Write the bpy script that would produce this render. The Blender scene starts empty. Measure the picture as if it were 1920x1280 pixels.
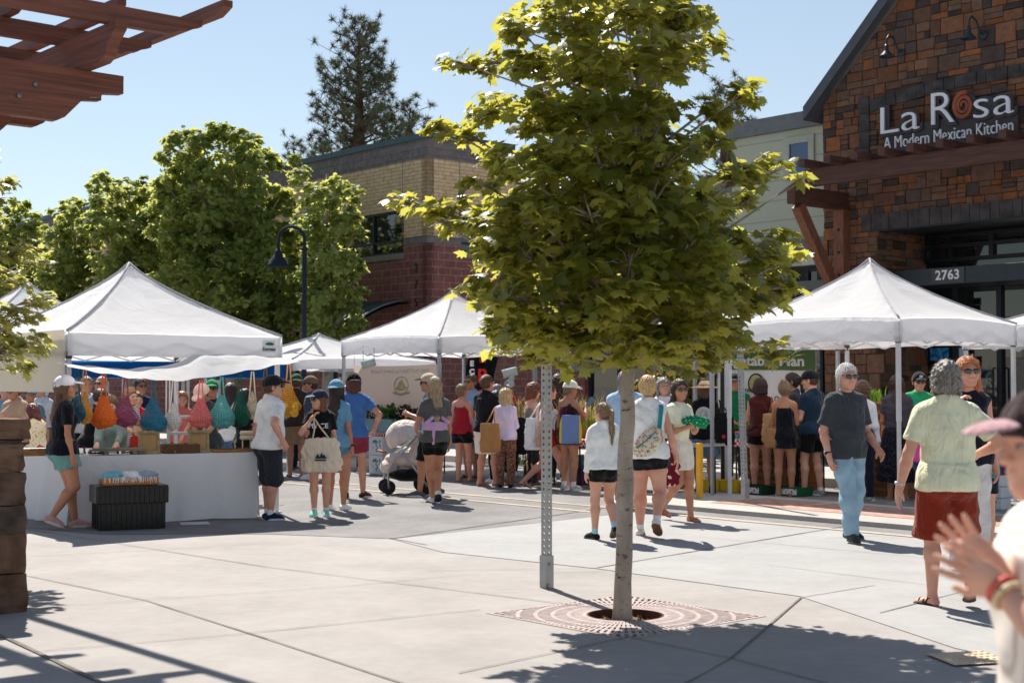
import bpy, bmesh, math, random
import numpy as np
from math import sin, cos, pi, radians, sqrt, atan2
from mathutils import Vector, Matrix
scene = bpy.context.scene
COL = scene.collection
CAM_H = 1.62
FPX = 2667.0                       # focal length in photo pixels (50 mm)
TILT = math.atan((722 - 640) / FPX)
cam_d = bpy.data.cameras.new('camera')
cam = bpy.data.objects.new('camera', cam_d)
COL.objects.link(cam)
cam.location = (0, 0, CAM_H)
cam.rotation_euler = (pi / 2 + TILT, 0, 0)
cam_d.sensor_width = 36.0
cam_d.lens = FPX / 1920 * 36.0
cam_d.clip_start = 0.1
cam_d.clip_end = 2000
cam_d.dof.use_dof = True
cam_d.dof.focus_distance = 15.5
cam_d.dof.aperture_fstop = 3.6
scene.camera = cam
SUN_EL = radians(52)
SUN_AZ = radians(-20)              # clockwise from +Y; the sun stands behind the market, a little left
wd = bpy.data.worlds.new('World'); scene.world = wd; wd.use_nodes = True
nt = wd.node_tree; nt.nodes.clear()
wo = nt.nodes.new('ShaderNodeOutputWorld'); bg = nt.nodes.new('ShaderNodeBackground')
sk = nt.nodes.new('ShaderNodeTexSky'); sk.sky_type = 'NISHITA'; sk.sun_disc = False
sk.sun_elevation = SUN_EL; sk.sun_rotation = SUN_AZ; sk.altitude = 300
sk.air_density = 1.3; sk.dust_density = .0; sk.ozone_density = 2.5
bg.inputs['Strength'].default_value = 0.063
hs = nt.nodes.new('ShaderNodeHueSaturation'); hs.inputs['Saturation'].default_value = .68
nt.links.new(sk.outputs[0], hs.inputs['Color']); mt_ = nt.nodes.new('ShaderNodeMixRGB'); mt_.blend_type = 'MULTIPLY'; mt_.inputs[0].default_value = 1; mt_.inputs[2].default_value = (.93, .955, .975, 1); nt.links.new(hs.outputs[0], mt_.inputs[1]); nt.links.new(mt_.outputs[0], bg.inputs[0]); nt.links.new(bg.outputs[0], wo.inputs[0])
sd = bpy.data.lights.new('sun', 'SUN'); so = bpy.data.objects.new('sun', sd); COL.objects.link(so)
sd.energy = 4.4; sd.angle = radians(0.55); sd.color = (1.0, 0.945, 0.86)
sdir = Vector((sin(SUN_AZ) * cos(SUN_EL), cos(SUN_AZ) * cos(SUN_EL), sin(SUN_EL)))
so.rotation_euler = sdir.to_track_quat('Z', 'Y').to_euler(); so.location = (-8, 20, 25)
scene.view_settings.view_transform = 'Standard'; scene.view_settings.look = 'None'
scene.view_settings.gamma = 1; scene.view_settings.use_curve_mapping = False
scene.view_settings.exposure = 0.88
scene.render.engine = 'CYCLES'
scene.cycles.max_bounces = 8; scene.cycles.transparent_max_bounces = 24
try: scene.cycles.use_denoising = True
except Exception: pass
CT, ST = cos(TILT), sin(TILT)
def ray(px, py):
 a = (px - 960) / FPX; b = (640 - py) / FPX
 return Vector((a, CT - b * ST, ST + b * CT))
def ground(px, py, z=0.0):
 r = ray(px, py); t = (z - CAM_H) / r.z
 return Vector((r.x * t, r.y * t, z))
def at(px, py, Y):
 r = ray(px, py); t = Y / r.y
 return Vector((r.x * t, Y, CAM_H + r.z * t))
def onplane(px, py, P, n):
 r = ray(px, py); C0 = Vector((0, 0, CAM_H)); t = (P - C0).dot(n) / r.dot(n)
 return C0 + r * t
PHI = radians(41)
U = Vector((sin(PHI), -cos(PHI), 0))     # along the street, toward the right and nearer
V = Vector((cos(PHI), sin(PHI), 0))      # across the street, toward the buildings
Z = Vector((0, 0, 1))
def tag(o, label=None, cat=None, group=None, kind=None):
 if label: o['label'] = label
 if cat: o['category'] = cat
 if group: o['group'] = group
 if kind: o['kind'] = kind
 return o
def thing(name, label, cat, loc=(0, 0, 0), rz=0.0, group=None):
 o = bpy.data.objects.new(name, None); COL.objects.link(o)
 o.empty_display_size = 0.1
 o.location = loc; o.rotation_euler = (0, 0, rz)
 return tag(o, label, cat, group)
def copy_tree(o, parent=None):
 c = o.copy(); COL.objects.link(c)
 if parent is not None: c.parent = parent
 for ch in list(o.children): copy_tree(ch, c)
 return c
def mesh_obj(name, V_, F_, mat, parent=None, smooth=False, uv=None, label=None):
 me = bpy.data.meshes.new(name)
 if isinstance(V_, np.ndarray) and isinstance(F_, np.ndarray):
  n = len(V_); k = F_.shape[1]; m = len(F_)
  me.vertices.add(n); me.vertices.foreach_set('co', np.ascontiguousarray(V_, dtype=np.float32).ravel())
  me.loops.add(m * k); me.loops.foreach_set('vertex_index', np.ascontiguousarray(F_, dtype=np.int32).ravel())
  me.polygons.add(m); me.polygons.foreach_set('loop_start', np.arange(0, m * k, k, dtype=np.int32))
  me.polygons.foreach_set('loop_total', np.full(m, k, dtype=np.int32))
  me.update(calc_edges=True)
 else:
  me.from_pydata([tuple(v) for v in V_], [], [tuple(f) for f in F_])
 if uv is not None:
  l = me.uv_layers.new(name='UVMap')
  l.data.foreach_set('uv', np.asarray(uv, dtype=np.float32).ravel())
 if smooth: me.polygons.foreach_set('use_smooth', np.ones(len(me.polygons), dtype=bool))
 if mat is not None: me.materials.append(mat)
 me.update()
 o = bpy.data.objects.new(name, me); COL.objects.link(o)
 if parent is not None: o.parent = parent
 if label: o['label'] = label
 return o
class MB:
 """collects shapes, then links them as one mesh"""
 def __init__(s): s.v = []; s.f = []
 def add(s, vs, fs):
  n = len(s.v); s.v += [Vector(v) for v in vs]; s.f += [tuple(i + n for i in f) for f in fs]; return s
 def box(s, c, size, rz=0.0, M=None, bev=0.0):
  hx, hy, hz = size[0] / 2, size[1] / 2, size[2] / 2
  if bev <= 0:
   vs = [Vector((sx * hx, sy * hy, sz * hz)) for sz in (-1, 1) for sx, sy in ((-1, -1), (1, -1), (1, 1), (-1, 1))]
   fs = [(3, 2, 1, 0), (4, 5, 6, 7), (0, 1, 5, 4), (1, 2, 6, 5), (2, 3, 7, 6), (3, 0, 4, 7)]
  else:
   b = min(bev, hx * .9, hy * .9, hz * .9)
   vs = []; fs = []
   def ring(x, y, z, c_):
    o = len(vs)
    for sx, sy in ((-1, -1), (1, -1), (1, 1), (-1, 1)):
     p = [(sx * x, sy * (y - c_)), (sx * (x - c_), sy * y)]
     if sx * sy < 0: p.reverse()
     p2 = p if sx * sy > 0 else p
     for q in p2: vs.append(Vector((q[0], q[1], z)))
    return o
   rings = [ring(hx - b, hy - b, -hz, b * .3), ring(hx, hy, -hz + b, b), ring(hx, hy, hz - b, b), ring(hx - b, hy - b, hz, b * .3)]
   for r in rings:
    seg = vs[r:r + 8]; seg.sort(key=lambda q: atan2(q.y / max(hy, 1e-6), q.x / max(hx, 1e-6))); vs[r:r + 8] = seg
   for a_, b_ in zip(rings[:-1], rings[1:]):
    for i in range(8): fs.append((a_ + i, a_ + (i + 1) % 8, b_ + (i + 1) % 8, b_ + i))
   fs.append(tuple(rings[0] + 7 - i for i in range(8))); fs.append(tuple(rings[-1] + i for i in range(8)))
  R = Matrix.Rotation(rz, 3, 'Z') if M is None else M
  c = Vector(c)
  return s.add([c + R @ v for v in vs], fs)
 def beam(s, a, b, w, h, up=Z):
  """box from a to b, w wide, h high"""
  a = Vector(a); b = Vector(b); d = b - a; L = d.length; d.normalize()
  up = Vector(up)
  if abs(d.dot(up)) > .98: up = Vector((1, 0, 0))
  sd_ = d.cross(up).normalized(); u2 = sd_.cross(d).normalized()
  M = Matrix((d, sd_, u2)).transposed()
  return s.box((a + b) / 2, (L, w, h), M=M)
 def tube(s, pts, rad, n=8, cap=True):
  pts = [Vector(p) for p in pts]; m = len(pts)
  if not hasattr(rad, '__len__'): rad = [rad] * m
  t0 = (pts[1] - pts[0]).normalized()
  ref = Vector((0, 0, 1)) if abs(t0.z) < .9 else Vector((1, 0, 0))
  x = t0.cross(ref).normalized(); vs = []; fs = []
  for i, p in enumerate(pts):
   t = (pts[min(i + 1, m - 1)] - pts[max(i - 1, 0)]).normalized()
   x = (x - t * x.dot(t)).normalized(); y = t.cross(x)
   for k in range(n):
    a = 2 * pi * k / n; vs.append(p + (x * cos(a) + y * sin(a)) * rad[i])
  for i in range(m - 1):
   for k in range(n):
    fs.append((i * n + k, i * n + (k + 1) % n, (i + 1) * n + (k + 1) % n, (i + 1) * n + k))
  if cap: fs.append(tuple(range(n - 1, -1, -1))); fs.append(tuple((m - 1) * n + k for k in range(n)))
  return s.add(vs, fs)
 def lathe(s, prof, c=(0, 0, 0), n=20, M=None):
  c = Vector(c); vs = []; fs = []; m = len(prof); R = M or Matrix.Identity(3)
  for r, z in prof:
   for k in range(n):
    a = 2 * pi * k / n; vs.append(c + R @ Vector((r * cos(a), r * sin(a), z)))
  for i in range(m - 1):
   for k in range(n): fs.append((i * n + k, i * n + (k + 1) % n, (i + 1) * n + (k + 1) % n, (i + 1) * n + k))
  if prof[0][0] > 1e-5: fs.append(tuple(range(n - 1, -1, -1)))
  if prof[-1][0] > 1e-5: fs.append(tuple((m - 1) * n + k for k in range(n)))
  return s.add(vs, fs)
 def prism(s, poly, O, ex, ey, depth):
  """polygon (x,y) in the frame O,ex,ey pushed along the vector depth"""
  O = Vector(O); n = len(poly); d = Vector(depth)
  a = [O + ex * x + ey * y for x, y in poly]; vs = a + [p + d for p in a]
  fs = [tuple(range(n - 1, -1, -1)), tuple(range(n, 2 * n))] + [(i, (i + 1) % n, (i + 1) % n + n, i + n) for i in range(n)]
  return s.add(vs, fs)
 def grid(s, P):
  """P[i][j] points, open sheet"""
  m = len(P); n = len(P[0]); vs = [p for r in P for p in r]
  return s.add(vs, [(i * n + j, i * n + j + 1, (i + 1) * n + j + 1, (i + 1) * n + j) for i in range(m - 1) for j in range(n - 1)])
 def build(s, name, mat, parent=None, smooth=False, origin=None, label=None, auto=None):
  vs = s.v
  if origin is not None:
   o_ = Vector(origin); vs = [v - o_ for v in vs]
  o = mesh_obj(name, vs, s.f, mat, parent, smooth, label=label)
  if origin is not None: o.location = origin
  if auto is not None:
   bm = bmesh.new(); bm.from_mesh(o.data); bmesh.ops.recalc_face_normals(bm, faces=bm.faces)
   for f in bm.faces: f.smooth = True
   for e in bm.edges:
    if len(e.link_faces) == 2 and e.calc_face_angle(0) > auto: e.smooth = False
   bm.to_mesh(o.data); bm.free()
  return o
def local(parent_loc, rz):
 """matrix from world into a thing's own frame"""
 return (Matrix.Translation(Vector(parent_loc)) @ Matrix.Rotation(rz, 4, 'Z')).inverted()
def srgb(r, g=None, b=None):
 if g is None: r, g, b = r
 return tuple((c / 255 / 12.92) if c / 255 <= .04045 else ((c / 255 + .055) / 1.055) ** 2.4 for c in (r, g, b)) + (1,)
_M = {}
def nodes_mat(name):
 m = bpy.data.materials.new(name); m.use_nodes = True
 N = m.node_tree.nodes; L = m.node_tree.links
 return m, N, L, N['Principled BSDF']
def mat(name, col, rough=.8, metal=0.0, var=.12, vscale=6.0, bump=0.0, bscale=60.0, spec=.3, sheen=0.0, stretch=(1, 1, 1), dirt=None):
 """plain surface with a little colour variation and bump"""
 key = (name, tuple(col))
 if key in _M: return _M[key]
 m, N, L, P = nodes_mat(name)
 c = tuple(col)[:3]
 tc = N.new('ShaderNodeTexCoord'); mp = N.new('ShaderNodeMapping'); mp.inputs['Scale'].default_value = stretch
 L.new(tc.outputs['Object'], mp.inputs[0])
 nz = N.new('ShaderNodeTexNoise'); nz.inputs['Scale'].default_value = vscale; nz.inputs['Detail'].default_value = 5
 L.new(mp.outputs[0], nz.inputs['Vector'])
 cr = N.new('ShaderNodeValToRGB'); e = cr.color_ramp.elements
 e[0].position = .3; e[1].position = .72
 e[0].color = tuple(x * (1 - var) for x in c) + (1,); e[1].color = tuple(min(1, x * (1 + var)) for x in c) + (1,)
 if dirt is not None: e[0].color = tuple(dirt)[:3] + (1,)
 L.new(nz.outputs[0], cr.inputs[0]); L.new(cr.outputs[0], P.inputs['Base Color'])
 P.inputs['Roughness'].default_value = rough; P.inputs['Metallic'].default_value = metal
 P.inputs['Specular IOR Level'].default_value = spec
 if sheen: P.inputs['Sheen Weight'].default_value = sheen
 if bump:
  n2 = N.new('ShaderNodeTexNoise'); n2.inputs['Scale'].default_value = bscale; n2.inputs['Detail'].default_value = 4
  L.new(mp.outputs[0], n2.inputs['Vector'])
  b = N.new('ShaderNodeBump'); b.inputs['Strength'].default_value = bump; b.inputs['Distance'].default_value = .01
  L.new(n2.outputs[0], b.inputs['Height']); L.new(b.outputs[0], P.inputs['Normal'])
 _M[key] = m
 return m
def cloth(col, name='cloth', var=.1):
 col = tuple(min(.86, 1.25 * x ** 1.13) for x in tuple(col)[:3]) + (1,)
 if (name, tuple(col)) in _M: return _M[(name, tuple(col))]
 m = mat(name, col, rough=.92, var=var, vscale=9, bump=.35, bscale=70, spec=.12, sheen=.15); N = m.node_tree.nodes; L = m.node_tree.links
 b = next(n for n in N if n.type == 'BUMP'); tc = next(n for n in N if n.type == 'TEX_COORD'); mp = N.new('ShaderNodeMapping'); mp.inputs['Scale'].default_value = (1, 1, .45); mp.inputs['Rotation'].default_value = (.3, .4, 0); L.new(tc.outputs['Object'], mp.inputs[0])
 w = N.new('ShaderNodeTexNoise'); w.inputs['Scale'].default_value = 9; w.inputs['Detail'].default_value = 2.5; w.inputs['Distortion'].default_value = 1.6; L.new(mp.outputs[0], w.inputs[0])
 b2 = N.new('ShaderNodeBump'); b2.inputs['Strength'].default_value = .75; b2.inputs['Distance'].default_value = .05; L.new(w.outputs[0], b2.inputs['Height']); L.new(b2.outputs[0], b.inputs['Normal']); return m
def two_tone(name, c1, c2, kind='stripe', scale=60.0, rough=.9, thr=.5, axis='X', soft=.02, c3=None):
 key = (name, tuple(c1), tuple(c2), kind, scale)
 if key in _M: return _M[key]
 m, N, L, P = nodes_mat(name); tc = N.new('ShaderNodeTexCoord')
 cr = N.new('ShaderNodeValToRGB'); e = cr.color_ramp.elements
 e[0].color = tuple(c1); e[1].color = tuple(c2); e[0].position = thr - soft; e[1].position = thr + soft
 if c3 is not None:
  k = cr.color_ramp.elements.new(min(.98, thr + .22)); k.color = tuple(c3)
 if kind == 'stripe':
  w = N.new('ShaderNodeTexWave'); w.bands_direction = axis; w.inputs['Scale'].default_value = scale; w.inputs['Distortion'].default_value = .3
  L.new(tc.outputs['Object'], w.inputs[0]); L.new(w.outputs[1], cr.inputs[0])
 elif kind == 'check':
  a = N.new('ShaderNodeTexChecker'); a.inputs['Scale'].default_value = scale
  a.inputs[1].default_value = (0, 0, 0, 1); a.inputs[2].default_value = (1, 1, 1, 1)
  L.new(tc.outputs['Object'], a.inputs[0]); L.new(a.outputs[1], cr.inputs[0])
 elif kind == 'floral':
  v = N.new('ShaderNodeTexVoronoi'); v.inputs['Scale'].default_value = scale
  nz = N.new('ShaderNodeTexNoise'); nz.inputs['Scale'].default_value = scale * .8
  mx = N.new('ShaderNodeMixRGB'); mx.inputs[0].default_value = .08
  L.new(tc.outputs['Object'], mx.inputs[1]); L.new(tc.outputs['Object'], nz.inputs[0]); L.new(nz.outputs[1], mx.inputs[2]); L.new(mx.outputs[0], v.inputs[0])
  L.new(v.outputs['Distance'], cr.inputs[0])
 else:
  nz = N.new('ShaderNodeTexNoise'); nz.inputs['Scale'].default_value = scale; nz.inputs['Detail'].default_value = 2
  L.new(tc.outputs['Object'], nz.inputs[0]); L.new(nz.outputs[0], cr.inputs[0])
 L.new(cr.outputs[0], P.inputs['Base Color']); P.inputs['Roughness'].default_value = rough; P.inputs['Specular IOR Level'].default_value = .15
 _M[key] = m
 return m
def sheet(name, col, trans, rough=.9, mixf=.35, var=.06, bump=.5, bscale=4.0, ao=False):
 """thin cloth that lets some light through"""
 key = (name, tuple(col))
 if key in _M: return _M[key]
 m, N, L, P = nodes_mat(name); out = N['Material Output']
 tc = N.new('ShaderNodeTexCoord'); nz = N.new('ShaderNodeTexNoise'); nz.inputs['Scale'].default_value = bscale; nz.inputs['Detail'].default_value = 6
 nz.inputs['Distortion'].default_value = 1.2
 L.new(tc.outputs['Object'], nz.inputs[0])
 b = N.new('ShaderNodeBump'); b.inputs['Strength'].default_value = bump; b.inputs['Distance'].default_value = .04
 L.new(nz.outputs[0], b.inputs['Height']); L.new(b.outputs[0], P.inputs['Normal'])
 P.inputs['Base Color'].default_value = tuple(col); P.inputs['Roughness'].default_value = rough; P.inputs['Specular IOR Level'].default_value = .1
 t = N.new('ShaderNodeBsdfTranslucent'); t.inputs[0].default_value = tuple(trans)
 mx = N.new('ShaderNodeMixShader'); mx.inputs[0].default_value = mixf
 L.new(b.outputs[0], t.inputs['Normal'])
 L.new(P.outputs[0], mx.inputs[1]); L.new(t.outputs[0], mx.inputs[2]); L.new(mx.outputs[0], out.inputs[0])
 _M[key] = m
 return m
def leafmat(name, c1, c2, t1, mixf=.45, rough=.45):
 m, N, L, P = nodes_mat(name); out = N['Material Output']
 gi = N.new('ShaderNodeNewGeometry'); cr = N.new('ShaderNodeValToRGB')
 cr.color_ramp.elements[0].color = tuple(c1); cr.color_ramp.elements[1].color = tuple(c2)
 L.new(gi.outputs['Random Per Island'], cr.inputs[0]); L.new(cr.outputs[0], P.inputs['Base Color'])
 P.inputs['Roughness'].default_value = rough; P.inputs['Specular IOR Level'].default_value = .35
 t = N.new('ShaderNodeBsdfTranslucent'); t.inputs[0].default_value = tuple(t1)
 mx = N.new('ShaderNodeMixShader'); mx.inputs[0].default_value = mixf
 L.new(P.outputs[0], mx.inputs[1]); L.new(t.outputs[0], mx.inputs[2]); L.new(mx.outputs[0], out.inputs[0])
 return m
def glassy(name, col, rough=.06):
 if name in _M: return _M[name]
 m, N, L, P = nodes_mat(name)
 P.inputs['Base Color'].default_value = tuple(col); P.inputs['Roughness'].default_value = rough; P.inputs['Specular IOR Level'].default_value = .8
 P.inputs['Coat Weight'].default_value = .6; P.inputs['Coat Roughness'].default_value = .03
 _M[name] = m; return m
def text_mesh(txt, size=1.0, extrude=.01, offset=0.0, align='LEFT', spacing=1.0, shear=0.0, bold=0.0):
 cu = bpy.data.curves.new('t', 'FONT'); cu.body = txt; cu.size = size; cu.extrude = extrude; cu.offset = offset + bold
 cu.align_x = align; cu.space_character = spacing; cu.shear = shear; cu.resolution_u = 3
 o = bpy.data.objects.new('t', cu); COL.objects.link(o)
 dg = bpy.context.evaluated_depsgraph_get(); dg.update()
 me = bpy.data.meshes.new_from_object(o.evaluated_get(dg))
 bpy.data.objects.remove(o); bpy.data.curves.remove(cu)
 return me
def add_text(name, txt, size, O, ex, ey, mt, parent=None, extrude=.004, **k):
 """writing laid on a plane: O origin, ex reading direction, ey up (world axes)"""
 me = text_mesh(txt, size, extrude, **k); me.name = name
 ex = Vector(ex).normalized(); ey = Vector(ey).normalized(); n = ex.cross(ey)
 M = Matrix((ex, ey, n)).transposed().to_4x4(); M.translation = Vector(O)
 if parent is not None:
  M = (Matrix.Translation(parent.location) @ parent.rotation_euler.to_matrix().to_4x4()).inverted() @ M if parent.parent is None else M
 me.transform(M); me.materials.clear(); me.materials.append(mt)
 o = bpy.data.objects.new(name, me); COL.objects.link(o)
 if parent is not None: o.parent = parent
 return o
rnd = random.Random(7); nprng = np.random.default_rng(11)
# ================================================================ people: smooth fields turned into meshes
F4 = np.float32
def arr(v): return np.array([v[0], v[1], v[2]], dtype=F4)
class Prim:
 k = .03
 cut = ()
 def with_(s, k=None, cut=None):
  if k is not None: s.k = k
  if cut is not None: s.cut = tuple(s.cut) + tuple(cut)
  return s
 def ev(s, X, Y, Z_):
  d = s.dist(X, Y, Z_)
  for p, n in s.cut:
   d = np.maximum(d, (X - p[0]) * n[0] + (Y - p[1]) * n[1] + (Z_ - p[2]) * n[2])
  return d
class RC(Prim):
 def __init__(s, a, b, ra, rb, k=.03, cut=()):
  s.a = arr(a); s.b = arr(b); s.ra = ra; s.rb = rb; s.k = k; s.cut = cut
  r = max(ra, rb); s.lo = np.minimum(s.a, s.b) - r; s.hi = np.maximum(s.a, s.b) + r
 def dist(s, X, Y, Z_):
  ba = s.b - s.a; L2 = float(ba @ ba) + 1e-9
  px, py, pz = X - s.a[0], Y - s.a[1], Z_ - s.a[2]
  t = np.clip((px * ba[0] + py * ba[1] + pz * ba[2]) / L2, 0, 1)
  return np.sqrt((px - t * ba[0]) ** 2 + (py - t * ba[1]) ** 2 + (pz - t * ba[2]) ** 2) - (s.ra + (s.rb - s.ra) * t)
class EL(Prim):
 def __init__(s, c, r, R=None, k=.03, cut=()):
  s.c = arr(c); s.r = np.array(r, dtype=F4); s.R = np.array(R if R is not None else np.eye(3), dtype=F4); s.k = k; s.cut = cut
  e = np.sqrt(((s.R * s.r[None, :]) ** 2).sum(1)); s.lo = s.c - e; s.hi = s.c + e
 def dist(s, X, Y, Z_):
  px, py, pz = X - s.c[0], Y - s.c[1], Z_ - s.c[2]; R = s.R
  qx = R[0, 0] * px + R[1, 0] * py + R[2, 0] * pz
  qy = R[0, 1] * px + R[1, 1] * py + R[2, 1] * pz
  qz = R[0, 2] * px + R[1, 2] * py + R[2, 2] * pz
  a, b, c = s.r
  k0 = np.sqrt((qx / a) ** 2 + (qy / b) ** 2 + (qz / c) ** 2)
  k1 = np.sqrt((qx / a ** 2) ** 2 + (qy / b ** 2) ** 2 + (qz / c ** 2) ** 2) + 1e-6
  return k0 * (k0 - 1) / k1
class ET(Prim):
 """elliptical tube along a frame's z with stations (z, rx, ry, yoffset)"""
 def __init__(s, O, R, st, k=.03, cut=(), wave=None):
  s.O = arr(O); s.R = np.array(R, dtype=F4); s.st = np.array(st, dtype=F4); s.k = k; s.cut = cut; s.wave = wave
  mr = s.st[:, 1:3].max() + .03; c0 = s.O + s.R[:, 2] * s.st[0, 0]; c1 = s.O + s.R[:, 2] * s.st[-1, 0]
  s.lo = np.minimum(c0, c1) - mr; s.hi = np.maximum(c0, c1) + mr
 def dist(s, X, Y, Z_):
  px, py, pz = X - s.O[0], Y - s.O[1], Z_ - s.O[2]; R = s.R; st = s.st
  qx = R[0, 0] * px + R[1, 0] * py + R[2, 0] * pz
  qy = R[0, 1] * px + R[1, 1] * py + R[2, 1] * pz
  qz = R[0, 2] * px + R[1, 2] * py + R[2, 2] * pz
  rx = np.interp(qz, st[:, 0], st[:, 1]); ry = np.interp(qz, st[:, 0], st[:, 2])
  yo = np.interp(qz, st[:, 0], st[:, 3]) if st.shape[1] > 3 else 0
  qy = qy - yo
  if s.wave:
   n, a = s.wave; th = np.arctan2(qy, qx); w = np.clip((st[-1, 0] - qz) / (st[-1, 0] - st[0, 0] + 1e-6), 0, 1)
   m = 1 + a * w * np.sin(n * th + 1.3 * np.sin(2 * th)); rx = rx * m; ry = ry * m
  d = (np.sqrt((qx / rx) ** 2 + (qy / ry) ** 2) - 1) * np.minimum(rx, ry)
  d = np.maximum(d, np.maximum(qz - st[-1, 0], st[0, 0] - qz))
  return d.astype(F4)
def smin(a, b, k):
 h = np.maximum(k - np.abs(a - b), 0) / k
 return np.minimum(a, b) - h * h * k * .25
_CO = [(0, 0, 0), (1, 0, 0), (0, 1, 0), (1, 1, 0), (0, 0, 1), (1, 0, 1), (0, 1, 1), (1, 1, 1)]
_ED = [(0, 1), (2, 3), (4, 5), (6, 7), (0, 2), (1, 3), (4, 6), (5, 7), (0, 4), (1, 5), (2, 6), (3, 7)]
def extract(prims, h, box=None, disp=None, subs=()):
 lo = np.min([p.lo for p in prims], 0) - 2.5 * h; hi = np.max([p.hi for p in prims], 0) + 2.5 * h
 if box is not None: lo = np.maximum(lo, box[0]); hi = np.minimum(hi, box[1])
 n = np.maximum(np.ceil((hi - lo) / h).astype(int) + 1, 3)
 xs = (lo[0] + h * np.arange(n[0])).astype(F4); ys = (lo[1] + h * np.arange(n[1])).astype(F4); zs = (lo[2] + h * np.arange(n[2])).astype(F4)
 Fd = np.full(tuple(n), .3, dtype=F4)
 for p in prims:
  m = .03 + p.k
  sl = []
  for ax, a in enumerate((xs, ys, zs)):
   i0 = int(np.searchsorted(a, p.lo[ax] - m)); i1 = int(np.searchsorted(a, p.hi[ax] + m)); sl.append(slice(max(i0, 0), max(i1, 0)))
  if any(s_.stop <= s_.start for s_ in sl): continue
  X = xs[sl[0]][:, None, None]; Y = ys[sl[1]][None, :, None]; Z_ = zs[sl[2]][None, None, :]
  sl = tuple(sl); Fd[sl] = smin(Fd[sl], p.ev(X, Y, Z_), p.k)
 for p in subs:
  Fd = np.maximum(Fd, -p.ev(xs[:, None, None], ys[None, :, None], zs[None, None, :]))
 if disp is not None:
  Fd = Fd - disp(xs[:, None, None], ys[None, :, None], zs[None, None, :]).astype(F4)
 s = Fd < 0
 c = [s[a:n[0] - 1 + a, b:n[1] - 1 + b, d:n[2] - 1 + d] for a, b, d in _CO]
 tot = sum(x.astype(np.int8) for x in c); act = (tot > 0) & (tot < 8)
 idx = np.argwhere(act)
 if len(idx) == 0: return np.zeros((0, 3), F4), np.zeros((0, 4), np.int32)
 I, J, K = idx.T
 cv = np.stack([Fd[I + a, J + b, K + d] for a, b, d in _CO], 1)
 acc = np.zeros((len(idx), 3), F4); cnt = np.zeros(len(idx), F4); co = np.array(_CO, dtype=F4)
 for a, b in _ED:
  fa, fb = cv[:, a], cv[:, b]; m = (fa < 0) != (fb < 0)
  t = np.where(m, fa / np.where(m, fa - fb, 1), 0)
  p = co[a][None] * (1 - t[:, None]) + co[b][None] * t[:, None]
  acc += p * m[:, None]; cnt += m
 v = (idx + acc / cnt[:, None]) * h + np.array([xs[0], ys[0], zs[0]])
 vid = np.full(tuple(n - 1), -1, np.int32); vid[I, J, K] = np.arange(len(idx))
 faces = []
 for ax in range(3):
  o = [0, 0, 0]; o[ax] = 1; u_, w_ = (ax + 1) % 3, (ax + 2) % 3
  lo_ = [0, 0, 0]; hi_ = list(n); hi_[ax] -= 1; lo_[u_] = 1; lo_[w_] = 1; hi_[u_] -= 1; hi_[w_] -= 1
  A = s[lo_[0]:hi_[0], lo_[1]:hi_[1], lo_[2]:hi_[2]]
  B = s[lo_[0] + o[0]:hi_[0] + o[0], lo_[1] + o[1]:hi_[1] + o[1], lo_[2] + o[2]:hi_[2] + o[2]]
  e = np.argwhere(A != B) + np.array(lo_)
  if len(e) == 0: continue
  flip = ~s[e[:, 0], e[:, 1], e[:, 2]]
  du = np.zeros(3, int); du[u_] = 1; dw = np.zeros(3, int); dw[w_] = 1
  q = [vid[tuple((e - a_).T)] for a_ in (du + dw, dw, 0 * du, du)]
  q = np.stack(q, 1); q[flip] = q[flip][:, ::-1]; faces.append(q)
 f = np.concatenate(faces) if faces else np.zeros((0, 4), np.int32)
 f = f[(f >= 0).all(1)]
 return v.astype(F4), f.astype(np.int32)
def join_np(parts):
 vs, fs, o = [], [], 0
 for v, f in parts: vs.append(v); fs.append(f + o); o += len(v)
 return np.concatenate(vs), np.concatenate(fs)
def wrinkle(seed, a=.004, f=14.0):
 g = np.random.default_rng(seed); W = g.normal(size=(5, 3)) * np.array([1.0, 1.0, 1.2]) * f; ph = g.uniform(0, 6.28, 5)
 def fn(X, Y, Z_):
  d = 0
  for w, p in zip(W, ph): d = d + np.sin(w[0] * X + w[1] * Y + w[2] * Z_ + p + 1.5 * np.sin(w[2] * .4 * X + w[0] * .5 * Z_))
  w, p = W[0], ph[1]; r = 1 - 2 * np.abs(np.sin(.55 * (w[0] * X + w[1] * Y) + .8 * w[2] * Z_ + p + 1.2 * np.sin(9 * X + 7 * Z_)))
  return a * (d / 2.2) + a * .55 * r
 return fn
def rotz(a): c, s = cos(a), sin(a); return np.array([[c, -s, 0], [s, c, 0], [0, 0, 1]])
def rotx(a): c, s = cos(a), sin(a); return np.array([[1, 0, 0], [0, c, -s], [0, s, c]])
def roty(a): c, s = cos(a), sin(a); return np.array([[c, 0, s], [0, 1, 0], [-s, 0, c]])
def nrm(v): v = np.asarray(v, float); return v / (np.linalg.norm(v) + 1e-9)
def ik(a, t, l1, l2, pole):
 a = np.asarray(a, float); t = np.asarray(t, float); d = t - a; D = np.linalg.norm(d)
 if D > (l1 + l2) * .998: t = a + d / D * (l1 + l2) * .998; d = t - a; D = np.linalg.norm(d)
 x = nrm(d); y = nrm(np.asarray(pole, float) - x * np.dot(pole, x))
 ca = (l1 * l1 + D * D - l2 * l2) / (2 * l1 * D); ca = max(-1, min(1, ca))
 return a + x * l1 * ca + y * l1 * sqrt(1 - ca * ca), t
SKIN = {'fair': srgb(216, 170, 146), 'tan': srgb(188, 138, 110), 'mid': srgb(200, 148, 120), 'pink': srgb(212, 162, 142), 'deep': srgb(140, 92, 68)}
_SK = {}
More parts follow.
